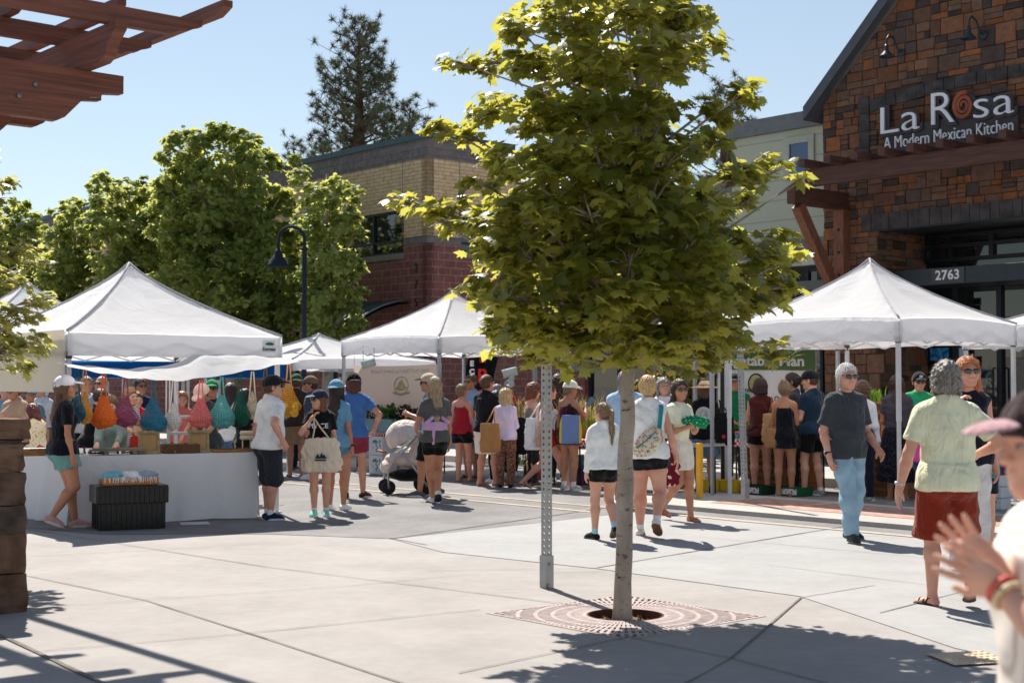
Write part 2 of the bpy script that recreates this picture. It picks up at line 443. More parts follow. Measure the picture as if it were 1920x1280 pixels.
def skin(tone):
 if tone in _SK: return _SK[tone]
 c = SKIN[tone]; m, N, L, P = nodes_mat('skin_' + tone)
 tc = N.new('ShaderNodeTexCoord'); nz = N.new('ShaderNodeTexNoise'); nz.inputs['Scale'].default_value = 9; nz.inputs['Detail'].default_value = 6
 L.new(tc.outputs['Object'], nz.inputs[0]); cr = N.new('ShaderNodeValToRGB'); e = cr.color_ramp.elements
 e[0].position = .3; e[1].position = .75
 e[0].color = (c[0] * .9, c[1] * .76, c[2] * .72, 1); e[1].color = (min(1, c[0] * 1.06), c[1] * 1.05, c[2] * 1.04, 1)
 L.new(nz.outputs[0], cr.inputs[0]); L.new(cr.outputs[0], P.inputs['Base Color'])
 P.inputs['Roughness'].default_value = .5; P.inputs['Specular IOR Level'].default_value = .35
 P.inputs['Subsurface Weight'].default_value = .12; P.inputs['Subsurface Radius'].default_value = (.02, .008, .004)
 _SK[tone] = m; return m
def hairmat(c):
 key = ('hair', tuple(c))
 if key in _M: return _M[key]
 m, N, L, P = nodes_mat('hair'); tc = N.new('ShaderNodeTexCoord'); mp = N.new('ShaderNodeMapping'); mp.inputs['Scale'].default_value = (60, 60, 5)
 L.new(tc.outputs['Object'], mp.inputs[0]); nz = N.new('ShaderNodeTexNoise'); nz.inputs['Scale'].default_value = 1.6; nz.inputs['Detail'].default_value = 4; nz.inputs['Distortion'].default_value = .6
 L.new(mp.outputs[0], nz.inputs[0]); cr = N.new('ShaderNodeValToRGB'); e = cr.color_ramp.elements
 e[0].position = .32; e[1].position = .7
 e[0].color = tuple(x * .55 for x in c[:3]) + (1,); e[1].color = tuple(min(1, x * 1.45) for x in c[:3]) + (1,)
 L.new(nz.outputs[0], cr.inputs[0]); L.new(cr.outputs[0], P.inputs['Base Color']); P.inputs['Roughness'].default_value = .42
 b = N.new('ShaderNodeBump'); b.inputs['Strength'].default_value = .8; b.inputs['Distance'].default_value = .01
 L.new(nz.outputs[0], b.inputs['Height']); L.new(b.outputs[0], P.inputs['Normal'])
 _M[key] = m; return m
HAIR = {'dark': srgb(48, 32, 26), 'brown': srgb(92, 62, 42), 'blonde': srgb(186, 156, 116), 'dirty': srgb(136, 110, 82), 'red': srgb(168, 98, 54), 'grey': srgb(140, 134, 128),
  'white': srgb(222, 218, 212), 'black': srgb(26, 22, 22), 'auburn': srgb(92, 38, 34)}
HANDS = {'down': ((.07, .03, -.52), (.25, -1, 0)), 'hip': ((.06, -.06, -.40), (1, -.7, 0)), 'front': ((-.08, .26, -.24), (.5, -.6, -1)), 'hold': ((-.06, .24, -.20), (.6, -.4, -1)),
         'table': ((.0, .36, -.36), (.4, -.6, -1)), 'chest': ((-.12, .16, -.12), (.7, -.2, -1)), 'neck': ((-.13, .12, .03), (.7, .2, -1)), 'head': ((-.04, .12, .20), (1, .2, -.4)),
         'phone': ((-.08, .26, -.06), (.5, -.5, -1)), 'swing_f': ((.05, .20, -.46), (.3, -1, 0)), 'swing_b': ((.08, -.18, -.48), (.3, -1, .2)), 'strap': ((-.06, .10, .0), (.8, -.2, -1)),
         'out': ((.14, .22, -.36), (.5, -.8, 0)), 'bag': ((.10, -.02, -.50), (.4, -1, 0)), 'waist': ((-.12, .16, -.40), (.8, -.4, -.4))}
_pid = [0]
def person(label, pos, H=1.72, h=0, fem=False, tone='fair', build=1.0, child=False, feet=None, hands=('down', 'down'), look=(0, 0), lean=0, side=0, twist=0,
           hair=('short', 'brown'), top=None, bottom=None, shoes=('sneaker', srgb(230, 230, 230)), hat=None, glasses=None, q=1, group=None, curl=.5, eyes=True,
           necklace=None, watch=None, vis=None, band=None, cut_legs=False, handdir=None, extra=None, spread=0.0, palm=None):
 _pid[0] += 1; seed = _pid[0]
 s = H / 1.75; root = thing('person', label, 'person', pos, -radians(h), group)
 hg = {0: .008, 1: .0125, 2: .016, 3: .020}[q] ; hf = {0: .0036, 1: .0052, 2: .0075, 3: .010}[q]
 b = build; hw = (.146 if fem else .170) * (1 + (b - 1) * .45)
 headS = 1.13 * s if not child else 1.08 * max(s, .86) * .97
 if feet is None: feet = ((-.10, .0, 0, -8), (.10, .0, 0, 8))
 l1 = .245 * H; l2 = .245 * H; ank = .07 * s
 Lm = (l1 + l2) * .997; hz = 9
 A = []
 for i, (fx, fy, lift, yaw) in enumerate(feet):
  p = math.asin(min(.9, lift / .2)) if lift else 0
  A.append(np.array([fx * s, fy * s, ank + lift * s]))
  hipx = (-.085 if i == 0 else .085) * s
  dx, dy = fx * s - hipx, fy * s
  hz = min(hz, A[-1][2] + sqrt(max(.01, Lm ** 2 - dx * dx - dy * dy)))
 Pz = hz + .01; P = np.array([0, 0, Pz]); hipz = hz
 Rt = rotz(radians(-twist)) @ rotx(-radians(lean)) @ roty(radians(side))
 def T(x, y, z): return P + Rt @ np.array([x * s, y * s, z * s])
 Rh = rotz(radians(-look[0])) @ rotx(radians(look[1]))
 zsh = .495 if not child else .475
 neck0 = T(0, -.01, zsh + .03); HCn = T(0, .005, zsh + .03 + .070) ; HC = HCn + Rh @ np.array([0, .014 * headS, .085 * headS])
 def Hd(x, y, z): return HC + Rh @ np.array([x * headS, y * headS, z * headS])
 body = []; e = EL
 body += [e(T(0, 0, .0), (.158 * s * b, .112 * s * b, .12 * s), Rt), e(T(0, .0, .15), ((.125 if fem else .14) * s * b, .095 * s * b, .14 * s), Rt),
             e(T(0, .005, .33), ((.14 if fem else .162) * s * b, .108 * s * (1 + (b - 1) * .6), .16 * s), Rt),
             RC(T(-hw + .04, 0, zsh - .045), T(hw - .04, 0, zsh - .045), .060 * s, .060 * s, .06), RC(neck0, HCn, .052 * s * (.9 if fem else 1.05), .05 * s * (.88 if fem else 1.05), .03),
             RC(T(0, -.012, zsh + .03), T(-hw + .03, -.01, zsh - .03), .046 * s, .040 * s, .05), RC(T(0, -.012, zsh + .03), T(hw - .03, -.01, zsh - .03), .046 * s, .040 * s, .05)]
 for sg in (-1, 1): body.append(e(T(sg * .075, -.055, -.05), (.085 * s * b, .08 * s * b, .095 * s), Rt))
 if fem and not child:
  for sg in (-1, 1): body.append(e(T(sg * .07, .085, .33), (.06 * s, .055 * s, .058 * s), Rt))
 if b > 1.05 and not fem: body.append(e(T(0, .06, .12), (.13 * s * b, .10 * s * b, .15 * s), Rt))
 torso_n = len(body)
 hd = [e(Hd(0, -.014, .012), (.0745 * headS, .093 * headS, .094 * headS), Rh, .02), e(Hd(0, .028, -.045), (.058 * headS, .062 * headS, .066 * headS), Rh, .03),
          RC(Hd(-.014, .062, -.088), Hd(.014, .062, -.088), .021 * headS, .021 * headS, .03), RC(Hd(0, .087, .012), Hd(0, .104, -.022), .0075 * headS, .0125 * headS, .012),
          e(Hd(-.012, .096, -.026), (.009 * headS,) * 3, Rh, .008), e(Hd(.012, .096, -.026), (.009 * headS,) * 3, Rh, .008),
          e(Hd(0, .077, .026), (.046 * headS, .014 * headS, .010 * headS), Rh, .015),
          e(Hd(0, .089, -.050), (.022 * headS, .007 * headS, .005 * headS), Rh, .006), e(Hd(0, .087, -.060), (.019 * headS, .007 * headS, .006 * headS), Rh, .006),
          e(Hd(-.042, .052, -.022), (.022 * headS,) * 3, Rh, .03), e(Hd(.042, .052, -.022), (.022 * headS,) * 3, Rh, .03)]
 for sg in (-1, 1):
  Re = Rh @ rotz(sg * .35) @ rotx(-.15)
  hd += [e(Hd(sg * .077, -.012, -.010), (.008 * headS, .018 * headS, .031 * headS), Re, .008)]
 body += hd
 hips = [T(-.085, 0, -.01), T(.085, 0, -.01)]; knees = []; fr = []; thighs = []
 for i in (0, 1):
  fx, fy, lift, yaw = feet[i]; pit = math.asin(min(.95, lift / .2)) if lift else 0
  f2 = np.array([sin(radians(yaw)), cos(radians(yaw)), 0]); fwd = f2 * cos(pit) - np.array([0, 0, 1]) * sin(pit); up = np.cross(np.cross(fwd, [0, 0, 1]), fwd); up = nrm(up)
  K, A[i] = ik(hips[i], A[i], l1, l2, np.array([.08 * (-1 if i == 0 else 1), 1, 0]) + f2 * .4); knees.append(K)
  fr.append((fwd, up, np.cross(fwd, up)))
  tb = b * (1.06 if fem else 1.0) * s
  mid = hips[i] * .55 + K * .45
  thighs.append(RC(hips[i], mid, .088 * tb, .076 * tb, .04))
  if not cut_legs:
   body += [RC(hips[i], mid, .088 * tb, .076 * tb, .04), RC(mid, K, .076 * tb, .054 * tb, .03), RC(K, K * .72 + A[i] * .28 + np.array([0, -.012 * s, 0]), .05 * tb, .055 * tb, .03),
                 RC(K * .72 + A[i] * .28 + np.array([0, -.012 * s, 0]), A[i], .055 * tb, .034 * s, .03)]
   kf = nrm(np.cross(np.cross(nrm(A[i] - K), f2), nrm(A[i] - K)))
   body.append(EL(K + kf * .026 * s, (.026 * s, .026 * s, .034 * s), None, .03))
  if shoes[0] in ('sandal', 'flat', 'flip', 'clog') and not cut_legs:
   o = A[i] - up * (ank - .030 * s)
   body += [RC(A[i], o - fwd * .03 * s, .034 * s, .028 * s, .02), RC(o - fwd * .02 * s, o + fwd * .10 * s - up * .004 * s, .03 * s, .026 * s, .02, cut=((o - up * .020 * s, -up),)),
                     EL(o + fwd * .105 * s - up * .008 * s, (.040 * s, .05 * s, .018 * s), np.stack([fr[i][2], fwd, up], 1), .015)]
   for j in range(5):
    xx = (j - 2) * .015 * s * (1 if i else -1); bb = o + fwd * (.135 - .006 * j) * s + fr[i][2] * xx - up * .012 * s
    body.append(RC(bb - fwd * .02 * s, bb + fwd * (.022 - .002 * j) * s, .0095 * s, .008 * s, .006))
 shl = [T(-hw, 0, zsh - .05), T(hw, 0, zsh - .05)]; elb = []; wr = []; hand_boxes = []; arms_start = len(body); handinfo = []
 u1 = .30 * s * (.96 if fem else 1); u2 = .252 * s * (.96 if fem else 1)
 for i in (0, 1):
  sg = -1 if i == 0 else 1
  hp = hands[i]; off, pole = HANDS[hp] if isinstance(hp, str) else hp[:2]
  c_ = curl if isinstance(hp, str) or len(hp) < 3 else hp[2]
  tgt = shl[i] + rotz(radians(-twist)) @ np.array([sg * off[0] * s, off[1] * s, off[2] * s]); pl = rotz(radians(-twist)) @ np.array([sg * pole[0], pole[1], pole[2]])
  E, W = ik(shl[i], tgt, u1, u2, pl); elb.append(E); wr.append(W)
  ab = (1 + (b - 1) * .6) * (.86 if fem else 1.0) * s * (.9 if child else 1)
  body += [RC(shl[i], shl[i] * .4 + E * .6, .055 * ab, .045 * ab, .04), RC(shl[i] * .4 + E * .6, E, .045 * ab, .038 * ab, .02), RC(E, E * .7 + W * .3, .038 * ab, .041 * ab, .02), RC(E * .7 + W * .3, W, .041 * ab, .0265 * ab, .02)]
  fd = nrm(W - E) if handdir is None or handdir[i] is None else nrm(handdir[i]);
  if hp == 'hip': fd = nrm(np.array([-sg * .55, .35, -.5]))
  if hp == 'neck': fd = nrm(np.array([-sg * .5, -.1, .8]))
  inn = np.array([-sg * 1.0, .15, 0]) if palm is None or palm[i] is None else np.array(palm[i], float)
  if hp in ('front', 'hold', 'table', 'waist'): inn = np.array([-sg * .3, -.1, -1.0]) if hp == 'table' else np.array([-sg * .8, 0, .6])
  n_ = nrm(inn - fd * np.dot(inn, fd)); w_ = np.cross(fd, n_) * (1 if i == 0 else -1)   # w_ points to the thumb side
  hs = s * (.92 if fem else 1.0) * (.86 if child else 1)
  R_ = np.stack([w_, fd, n_], 1); pc = W + fd * .048 * hs
  hb = [EL(pc, (.040 * hs, .052 * hs, .0165 * hs), R_, .02), RC(W, pc, .024 * ab, .022 * hs, .02)]
  fl = (.078, .087, .082, .064)
  for j in range(4):
   xo = (.029 - .0195 * j) * hs; base = pc + fd * (.036 - abs(j - 1.2) * .003) * hs + w_ * xo
   cj = c_ * (.8 + .12 * j); L_ = fl[j] * hs; spr = (1.3 - j) * (.06 + spread * .14)
   d0 = nrm(fd * cos(cj * .5) + n_ * sin(cj * .5) + w_ * spr); d1 = nrm(fd * cos(cj * 1.3) + n_ * sin(cj * 1.3) + w_ * spr); d2 = nrm(fd * cos(cj * 2.0) + n_ * sin(cj * 2.0) + w_ * spr)
   r = .0088 * hs; p1 = base + d0 * L_ * .5; p2 = p1 + d1 * L_ * .3; p3 = p2 + d2 * L_ * .22
   hb += [RC(base - d0 * .012, p1, r * 1.08, r, .005), RC(p1, p2, r, r * .92, .005), RC(p2, p3, r * .92, r * .78, .005)]
  tb_ = W + fd * .022 * hs + w_ * .026 * hs; td = nrm(fd * .75 + w_ * .75 + n_ * .35); tm = tb_ + td * .042 * hs; te = tm + nrm(fd * .95 + w_ * .15 + n_ * (.3 + .5 * c_)) * .034 * hs
  hb += [RC(tb_ - td * .01, tm, .0155 * hs, .011 * hs, .014), RC(tm, te, .011 * hs, .0085 * hs, .006)]
  body += hb
  lo = np.min([p.lo for p in hb], 0) - .012; hi = np.max([p.hi for p in hb], 0) + .012; hand_boxes.append((lo, hi)); handinfo.append((pc, fd, n_, w_))
 hlo = np.min([p.lo for p in hd], 0) - .012; hhi = np.max([p.hi for p in hd], 0) + .012
 fine = [(hlo, hhi, hf)] + [(lo, hi, hf) for lo, hi in hand_boxes]
 if shoes[0] in ('sandal', 'flip') and q <= 1 and not cut_legs:
  for i in (0, 1):
   o = A[i]; fine.append((o - np.array([.1, .1, .1]) - 0, o + np.array([.1, .22, .012]), hf * 1.2))
 v, f = extract(body, hg)
 cen = v[f].mean(1); keep = np.ones(len(f), bool)
 for lo, hi, _ in fine: keep &= ~((cen > lo + hg * .9) & (cen < hi - hg * .9)).all(1)
 parts = [(v, f[keep])]
 for lo, hi, hh in fine: parts.append(extract(body, hh, box=(lo, hi)))
 v, f = join_np(parts)
 mesh_obj('body', v, f, skin(tone), root, smooth=True)
 M3 = lambda a: tuple(np.asarray(a, float))
 infl = lambda r, d: r + d
 def part(name, prims, mt, hh=None, disp=None, parent=None, subs=(), label=None):
  v, f = extract(prims, hh or hg, disp=disp, subs=subs)
  if len(f) == 0: return None
  return mesh_obj(name, v, f, mt, parent or root, smooth=True, label=label)
 info = dict(root=root, P=P, T=T, Hd=Hd, shl=shl, elb=elb, wr=wr, A=A, knees=knees, hips=hips, hand=handinfo, s=s, Rt=Rt, Rh=Rh, HC=HC)
 def inflate(prims, g, cut=()):
  o_ = []
  for p_ in prims:
   if isinstance(p_, EL): n_ = EL(p_.c, p_.r + g, p_.R, p_.k)
   elif isinstance(p_, RC): n_ = RC(p_.a, p_.b, p_.ra + g, p_.rb + g, p_.k)
   else:
    st_ = p_.st.copy(); st_[:, 1:3] += g; st_[-1, 0] += .0; n_ = ET(p_.O, p_.R, st_, p_.k, wave=p_.wave)
   n_.cut = tuple(p_.cut) + tuple(cut); o_.append(n_)
  return o_
 bot_pr = []
 if bottom:
  kind, tc = bottom[0], bottom[1]; opt = bottom[2] if len(bottom) > 2 else {}
  mt = tc if isinstance(tc, bpy.types.Material) else cloth(tc)
  wz = opt.get('waist', .085); lo_ = opt.get('loose', .014)
  up_ = Rt[:, 2]
  cutw = ((T(0, 0, wz), up_),)
  if kind in ('shorts', 'pants', 'leggings'):
   pr = [EL(T(0, 0, .0), ((.158 * b + lo_) * s, (.112 * b + lo_) * s, .15 * s), Rt, .03, cut=cutw), ET(P, Rt, [(-.05 * s, (.158 * b + lo_) * s, (.115 * b + lo_) * s), (.1 * s, (.145 * b + lo_ * .6) * s, (.105 * b + lo_) * s)], .03, cut=cutw)]
   for p_ in body[:torso_n]:
    if isinstance(p_, EL): pr.append(EL(p_.c, p_.r + .008 * s, p_.R, .03, cut=cutw))
   for sg in (-1, 1): pr.append(EL(T(sg * .075, -.055, -.05), ((.085 * b + lo_) * s, (.08 * b + lo_) * s, (.095 * b + lo_) * s), Rt, .03))
   tb = b * (1.06 if fem else 1.0)
   for i in (0, 1):
    fr_ = opt.get('len', .55); K = knees[i]; Hp = hips[i]
    if kind == 'shorts':
     ax = nrm(K - Hp)
     if fr_ <= 1:
      end = Hp * (1 - fr_) + K * fr_
      pr.append(RC(Hp, K, (.092 * tb + lo_) * s, (.068 * tb + lo_ * 2.1 + opt.get('flare', 0)) * s, .03, cut=((end, ax),)))
     else:
      end = K * (2 - fr_) + A[i] * (fr_ - 1)
      pr += [RC(Hp, K, (.092 * tb + lo_) * s, (.06 * tb + lo_ * 2) * s, .03), RC(K, A[i], (.062 * tb + lo_ * 2) * s, (.06 * tb + lo_ * 2) * s, .03, cut=((end, nrm(A[i] - K)),))]
    else:
     g = .004 if kind == 'leggings' else lo_; end = A[i] + nrm(A[i] - K) * .01 * s
     mid = K * .72 + A[i] * .28
     pr += [RC(Hp, Hp * .5 + K * .5, (.09 * tb + g) * s, (.074 * tb + g) * s, .03), RC(Hp * .5 + K * .5, K, (.074 * tb + g) * s, (.055 * tb + g) * s, .03),
                           RC(K, mid, (.054 * tb + g) * s, (.057 * tb + g) * s, .03), RC(mid, A[i] + nrm(A[i] - K) * .05 * s, (.057 * tb + g) * s, (.038 + g * 1.2) * s, .03, cut=((end, nrm(A[i] - K)),))]
   bot_pr = pr
   part({'shorts': 'shorts', 'pants': 'trousers', 'leggings': 'leggings'}[kind], pr, mt, disp=wrinkle(seed + 50, opt.get('wr', .004), 16), label=opt.get('label'))
  else:
   zb = opt.get('z', .45) * H - Pz
   fl = opt.get('flare', .06)
   st = [(zb, (.165 * b + fl) * s, (.13 * b + fl) * s, 0), (-.12 * s, (.172 * b + fl * .35) * s, (.135 * b + fl * .3) * s, -.008 * s), (0, (.166 * b + .012) * s, (.125 * b + .012) * s, -.006 * s), (wz * s, (.13 * b + .012) * s, (.10 * b + .014) * s, 0)]
   bot_pr = [ET(P, np.eye(3), st, .02, wave=(opt.get('n', 9), opt.get('wave', .05)))] + [EL(p_.c, p_.r + .009 * s, p_.R, .03, cut=cutw) for p_ in body[:torso_n] if isinstance(p_, EL)]
   if zb < -.25 * s: bot_pr += inflate(thighs, .010 * s)
   part('skirt', bot_pr, mt, disp=wrinkle(seed + 50, .004, 12), label=opt.get('label'))
 if top:
  kind, tc = top[0], top[1]; opt = top[2] if len(top) > 2 else {}
  mt = tc if isinstance(tc, bpy.types.Material) else cloth(tc)
  lo_ = opt.get('loose', .012); hem = opt.get('hem', .078 if opt.get('tuck') else -.06); bs = b
  wst = (.118 if fem else .140) * b + opt.get('boxy', .0); chs = (.142 if fem else .168) * (1 + (b - 1) * .8)
  st = [(hem * s, ((.166 * b) + lo_ + .008) * s, (.122 * b + lo_ + .010) * s, 0), (.05 * s, (.150 * b + lo_) * s, (.112 * b + lo_) * s, .005 * s), (.15 * s, (wst + lo_) * s, (.100 * b + lo_ + (.035 * (b - 1) * 6 if b > 1.05 and not fem else 0)) * s, (.012 if b > 1.05 and not fem else 0) * s),
              (.33 * s, (chs + lo_) * s, (.112 + lo_ + (.028 if fem and not child else 0)) * s, (.018 if fem and not child else 0) * s), (.43 * s, (chs + lo_ * .7) * s, (.10 + lo_) * s, 0), ((zsh - .01) * s, (.13 + lo_ * .4) * s, (.07 + lo_ * .4) * s, -.005 * s), ((zsh + .033) * s, .062 * s, .062 * s, -.008 * s)]
  if hem > .05: st = [(hem * s, (wst + lo_ + .004) * s, (.10 * b + lo_) * s, 0)] + [q_ for q_ in st if q_[0] > hem * s + .01]
  hcut_ = ((T(0, 0, hem), -Rt[:, 2]),)
  def torso_infl(g, hem_cut, top_cut=(), skip=()):
   o_ = []
   for i_, p_ in enumerate(body[:torso_n]):
    if i_ in skip: continue
    if isinstance(p_, EL): o_.append(EL(p_.c, p_.r + g, p_.R, p_.k, cut=hem_cut + top_cut))
    else: o_.append(RC(p_.a, p_.b, p_.ra + g, p_.rb + g, p_.k, cut=hem_cut + top_cut))
   return o_
  neckcut = ((T(0, .0, zsh + .045), nrm(Rt @ np.array([0, .45, 1]))),)
  pr = [ET(P, Rt, st, .03, wave=(5, .03))] + torso_infl(max(.011, lo_ * .9) * s, hcut_, neckcut)
  armpr = []
  if kind in ('tee', 'long', 'polo', 'cap'):
   pass
   for i in (0, 1):
    fr_ = {'tee': .62, 'polo': .66, 'cap': .35, 'long': 1.0}[kind] if 'sl' not in opt else opt['sl']
    end = shl[i] * (1 - fr_) + elb[i] * fr_; ax = nrm(elb[i] - shl[i]); ab = (1 + (b - 1) * .6) * s * (.9 if fem else 1)
    if kind == 'long':
     ax2 = nrm(wr[i] - elb[i]); e2 = elb[i] * .06 + wr[i] * .94
     pr += [RC(shl[i], elb[i], (.060 + lo_ * .5) * ab, (.049 + lo_ * .5) * ab, .03), RC(elb[i], wr[i], (.049 + lo_ * .5) * ab, (.036 + lo_ * .4) * ab, .03, cut=((e2, ax2),))]
    else:
     pr.append(RC(shl[i], elb[i], (.059 + lo_ * .4) * ab, (.057 + lo_ * .6) * ab, .03, cut=((end, ax),)))
  elif kind == 'tank':
   st2 = [q_ for q_ in st if q_[0] < .36 * s] + [(.40 * s, (chs * .93) * s, (.105 + lo_) * s, .006 * s)]
   pr = [ET(P, Rt, st2, .03)] + torso_infl(.012 * s, hcut_, ((T(0, 0, .40), Rt[:, 2]),), skip=(3, 4, 5, 6))
   for sg in (-1, 1):
    for yy in (-1, 1): pr.append(RC(T(sg * .09, yy * .09, .38), T(sg * .085, yy * .02, zsh + .022), .016 * s, .014 * s, .012))
  elif kind == 'shell':      # sleeveless, full shoulders
   pass
  if not opt.get('tuck') and hem < .08: pr += inflate(bot_pr, .010 * s, hcut_) + inflate(thighs, .011 * s, hcut_)
  shirt = part('shirt', pr, mt, disp=wrinkle(seed, opt.get('wr', .005), 14), label=opt.get('label'))
  info['shirt'] = shirt
 if not cut_legs:
  sk_, sc = shoes[0], shoes[1]; solec = shoes[2] if len(shoes) > 2 else srgb(225, 222, 216)
  for i in (0, 1):
   fwd, up, sd_ = fr[i]; o = A[i] - up * ank; R_ = np.stack([sd_, fwd, up], 1)
   bot = ((o + up * .002, -up),)
   if sk_ in ('sneaker', 'boot'):
    pr = [RC(o - fwd * .035 * s + up * .035 * s, A[i] + up * (-.005) * s, .038 * s, .041 * s, .03), RC(o - fwd * .03 * s + up * .035 * s, o + fwd * .11 * s + up * .028 * s, .038 * s, .038 * s, .02),
                      EL(o + fwd * .12 * s + up * .026 * s, (.044 * s, .062 * s, .030 * s), R_, .02), RC(A[i] + fwd * .02 * s, o + fwd * .10 * s + up * .035 * s, .034 * s, .03 * s, .03)]
    for p_ in pr: p_.cut = tuple(p_.cut) + ((o + up * .012 * s, -up),)
    pr[0].cut = pr[0].cut + ((A[i] + up * (.008 if sk_ == 'sneaker' else .05) * s, nrm(up - fwd * .35)),)
    sh = part('shoe', pr, cloth(sc, 'shoe') if not isinstance(sc, bpy.types.Material) else sc, hh=max(.006, hf * 1.2))
    so_ = [EL(o + fwd * .0 + up * .010 * s, (.043 * s, .065 * s, .03 * s), R_, .02, cut=bot + ((o + up * .024 * s, up),)), EL(o + fwd * .11 * s + up * .008 * s, (.050 * s, .080 * s, .028 * s), R_, .02, cut=bot + ((o + up * .021 * s, up),)),
                       RC(o + up * .01 * s, o + fwd * .1 * s + up * .01 * s, .042 * s, .046 * s, .02, cut=bot + ((o + up * .022 * s, up),))]
    part('sole', so_, mat('rubber_sole', solec, .7, var=.05), hh=max(.006, hf * 1.2), parent=sh)
   else:
    so_ = [EL(o + fwd * (-.005) * s + up * .006 * s, (.036 * s, .048 * s, .02 * s), R_, .02, cut=bot + ((o + up * .014 * s, up),)), EL(o + fwd * .10 * s + up * .006 * s, (.046 * s, .068 * s, .02 * s), R_, .02, cut=bot + ((o + up * .014 * s, up),)),
                       RC(o + up * .006 * s, o + fwd * .1 * s + up * .006 * s, .034 * s, .04 * s, .02, cut=bot + ((o + up * .014 * s, up),))]
    mt_ = cloth(sc, 'shoe')
    mb = None
    if sk_ in ('flat', 'clog'):
     oo = o + up * .03 * s
     so_ += [EL(oo + fwd * .115 * s - up * .006 * s, (.045 * s, .055 * s, .026 * s), R_, .02, cut=bot), RC(oo - fwd * .02 * s, oo + fwd * .1 * s, .035 * s, .033 * s, .02, cut=bot + ((oo + up * (.0 if sk_ == 'flat' else .016) * s, up),))]
    else:
     oo = o + up * .026 * s
     for t_, r_ in ((.10, .040), (.06, .038)) if sk_ == 'sandal' else ((.09, .041),):
      so_.append(EL(oo + fwd * t_ * s, (r_ * s, (.010 if sk_ == 'sandal' else .028) * s, .030 * s), R_, .004, cut=bot))
     if sk_ == 'sandal': so_.append(EL(A[i] - up * .012 * s, (.040 * s, .042 * s, .010 * s), R_, .004)); so_.append(RC(o + fwd * .05 * s + sd_ * .034 * s + up * .01 * s, A[i] + sd_ * .03 * s, .007, .007, .004)); so_.append(RC(o + fwd * .05 * s - sd_ * .034 * s + up * .01 * s, A[i] - sd_ * .03 * s, .007, .007, .004))
    sh = part('shoe', so_, mt_, hh=max(.006, hf * 1.2))
   if len(shoes) > 3 and shoes[3] is not None and sk_ == 'sneaker':
    hs_ = shoes[4] if len(shoes) > 4 else .07
    part('sock', [RC(A[i], A[i] + nrm(knees[i] - A[i]) * hs_, .040 * s, .043 * s, .02, cut=((A[i] + nrm(knees[i] - A[i]) * hs_, nrm(knees[i] - A[i])),))], cloth(shoes[3], 'sock'), hh=max(.006, hf * 1.3))
 hk, hc = hair[0], hair[1]; hm = hairmat(HAIR[hc] if isinstance(hc, str) else hc); hl = hair[2] if len(hair) > 2 else .22
 def strands(a=.0042, n=22):
  c0 = HC; Ri = Rh.T
  def fn(X, Y, Z_):
   px, py, pz = X - c0[0], Y - c0[1], Z_ - c0[2]
   qx = Ri[0, 0] * px + Ri[0, 1] * py + Ri[0, 2] * pz; qy = Ri[1, 0] * px + Ri[1, 1] * py + Ri[1, 2] * pz; qz = Ri[2, 0] * px + Ri[2, 1] * py + Ri[2, 2] * pz
   th = np.arctan2(qy + .01, qx); return a * (np.sin(n * th + 30 * np.sin(6 * qz + seed)) + .6 * np.sin(n * 2.3 * th + 50 * qz))
  return fn
 def curls(a=.010, f=75):
  return lambda X, Y, Z_: a * np.sin(f * X + 2 * np.sin(f * .5 * Z_)) * np.sin(f * Y + 2 * np.sin(f * .4 * X)) * np.sin(f * Z_ + seed) + a * .35 * np.sin(2.3 * f * X) * np.sin(2.1 * f * Z_ + 1)
 nh = lambda x, y, z: Rh @ nrm(np.array([x, y, z]))
 hcut = ((Hd(0, .050, .036), nh(0, .80, -.60)), (Hd(0, 0, -.075), nh(0, .25, -1)))
 hh_ = hf * 1.25
 if hk != 'bald':
  g = {'short': .010, 'buzz': .005, 'long': .013, 'bun': .010, 'pony': .010, 'curly': .030, 'wavy': .016, 'bob': .018}[hk]
  if hk == 'curly' and hl < .05: g = .018
  hp = [EL(Hd(0, -.016, .016), ((.0745 + g) * headS, (.093 + g) * headS, (.094 + g) * headS), Rh, .02, cut=hcut)]
  if hk in ('long', 'wavy', 'bob', 'curly'):
   L = hl if hk != 'bob' else .05
   wl = .075 if hk != 'curly' else .095
   hp[0] = EL(Hd(0, -.016, .016), ((.0745 + g) * headS, (.093 + g) * headS, (.094 + g) * headS), Rh, .02, cut=((Hd(0, .052, .030), nh(0, .86, -.5)),))
   base = Hd(0, -.05, -.03); tip = base * .0 + np.array([Hd(0, -.045, -.03)[0], Hd(0, -.05, -.03)[1], base[2]]) + np.array([0, -.02, -L]) + np.array([T(0, -.075, .4)[0] - HC[0], T(0, -.075, .4)[1] - HC[1] - .0, 0]) * min(1, L / .2) * .6
   d_ = nrm(tip - base); sdv = Rh[:, 0]; nn = np.cross(sdv, d_)
   m = (base + tip) / 2; LL = np.linalg.norm(tip - base) / 2 + .05
   hp.append(EL(m, (wl * headS, .045 * headS, LL), np.stack([nrm(np.cross(d_, nn)), nrm(nn), d_], 1), .04))
   for sg in (-1, 1):
    hp.append(RC(Hd(sg * .072, -.01, .01), Hd(sg * .074, .0, -.09 if L < .1 else -.12), .020 * headS, .022 * headS, .03))
    if L > .15: hp.append(RC(Hd(sg * .074, -.005, -.12), tip * .55 + base * .45 + sdv * sg * .06 * headS, .022 * headS, .02 * headS, .03))
  if hk == 'bun': hp.append(EL(Hd(0, -.065, hair[3] if len(hair) > 3 else .085), (.042 * headS, .04 * headS, .036 * headS), Rh, .015))
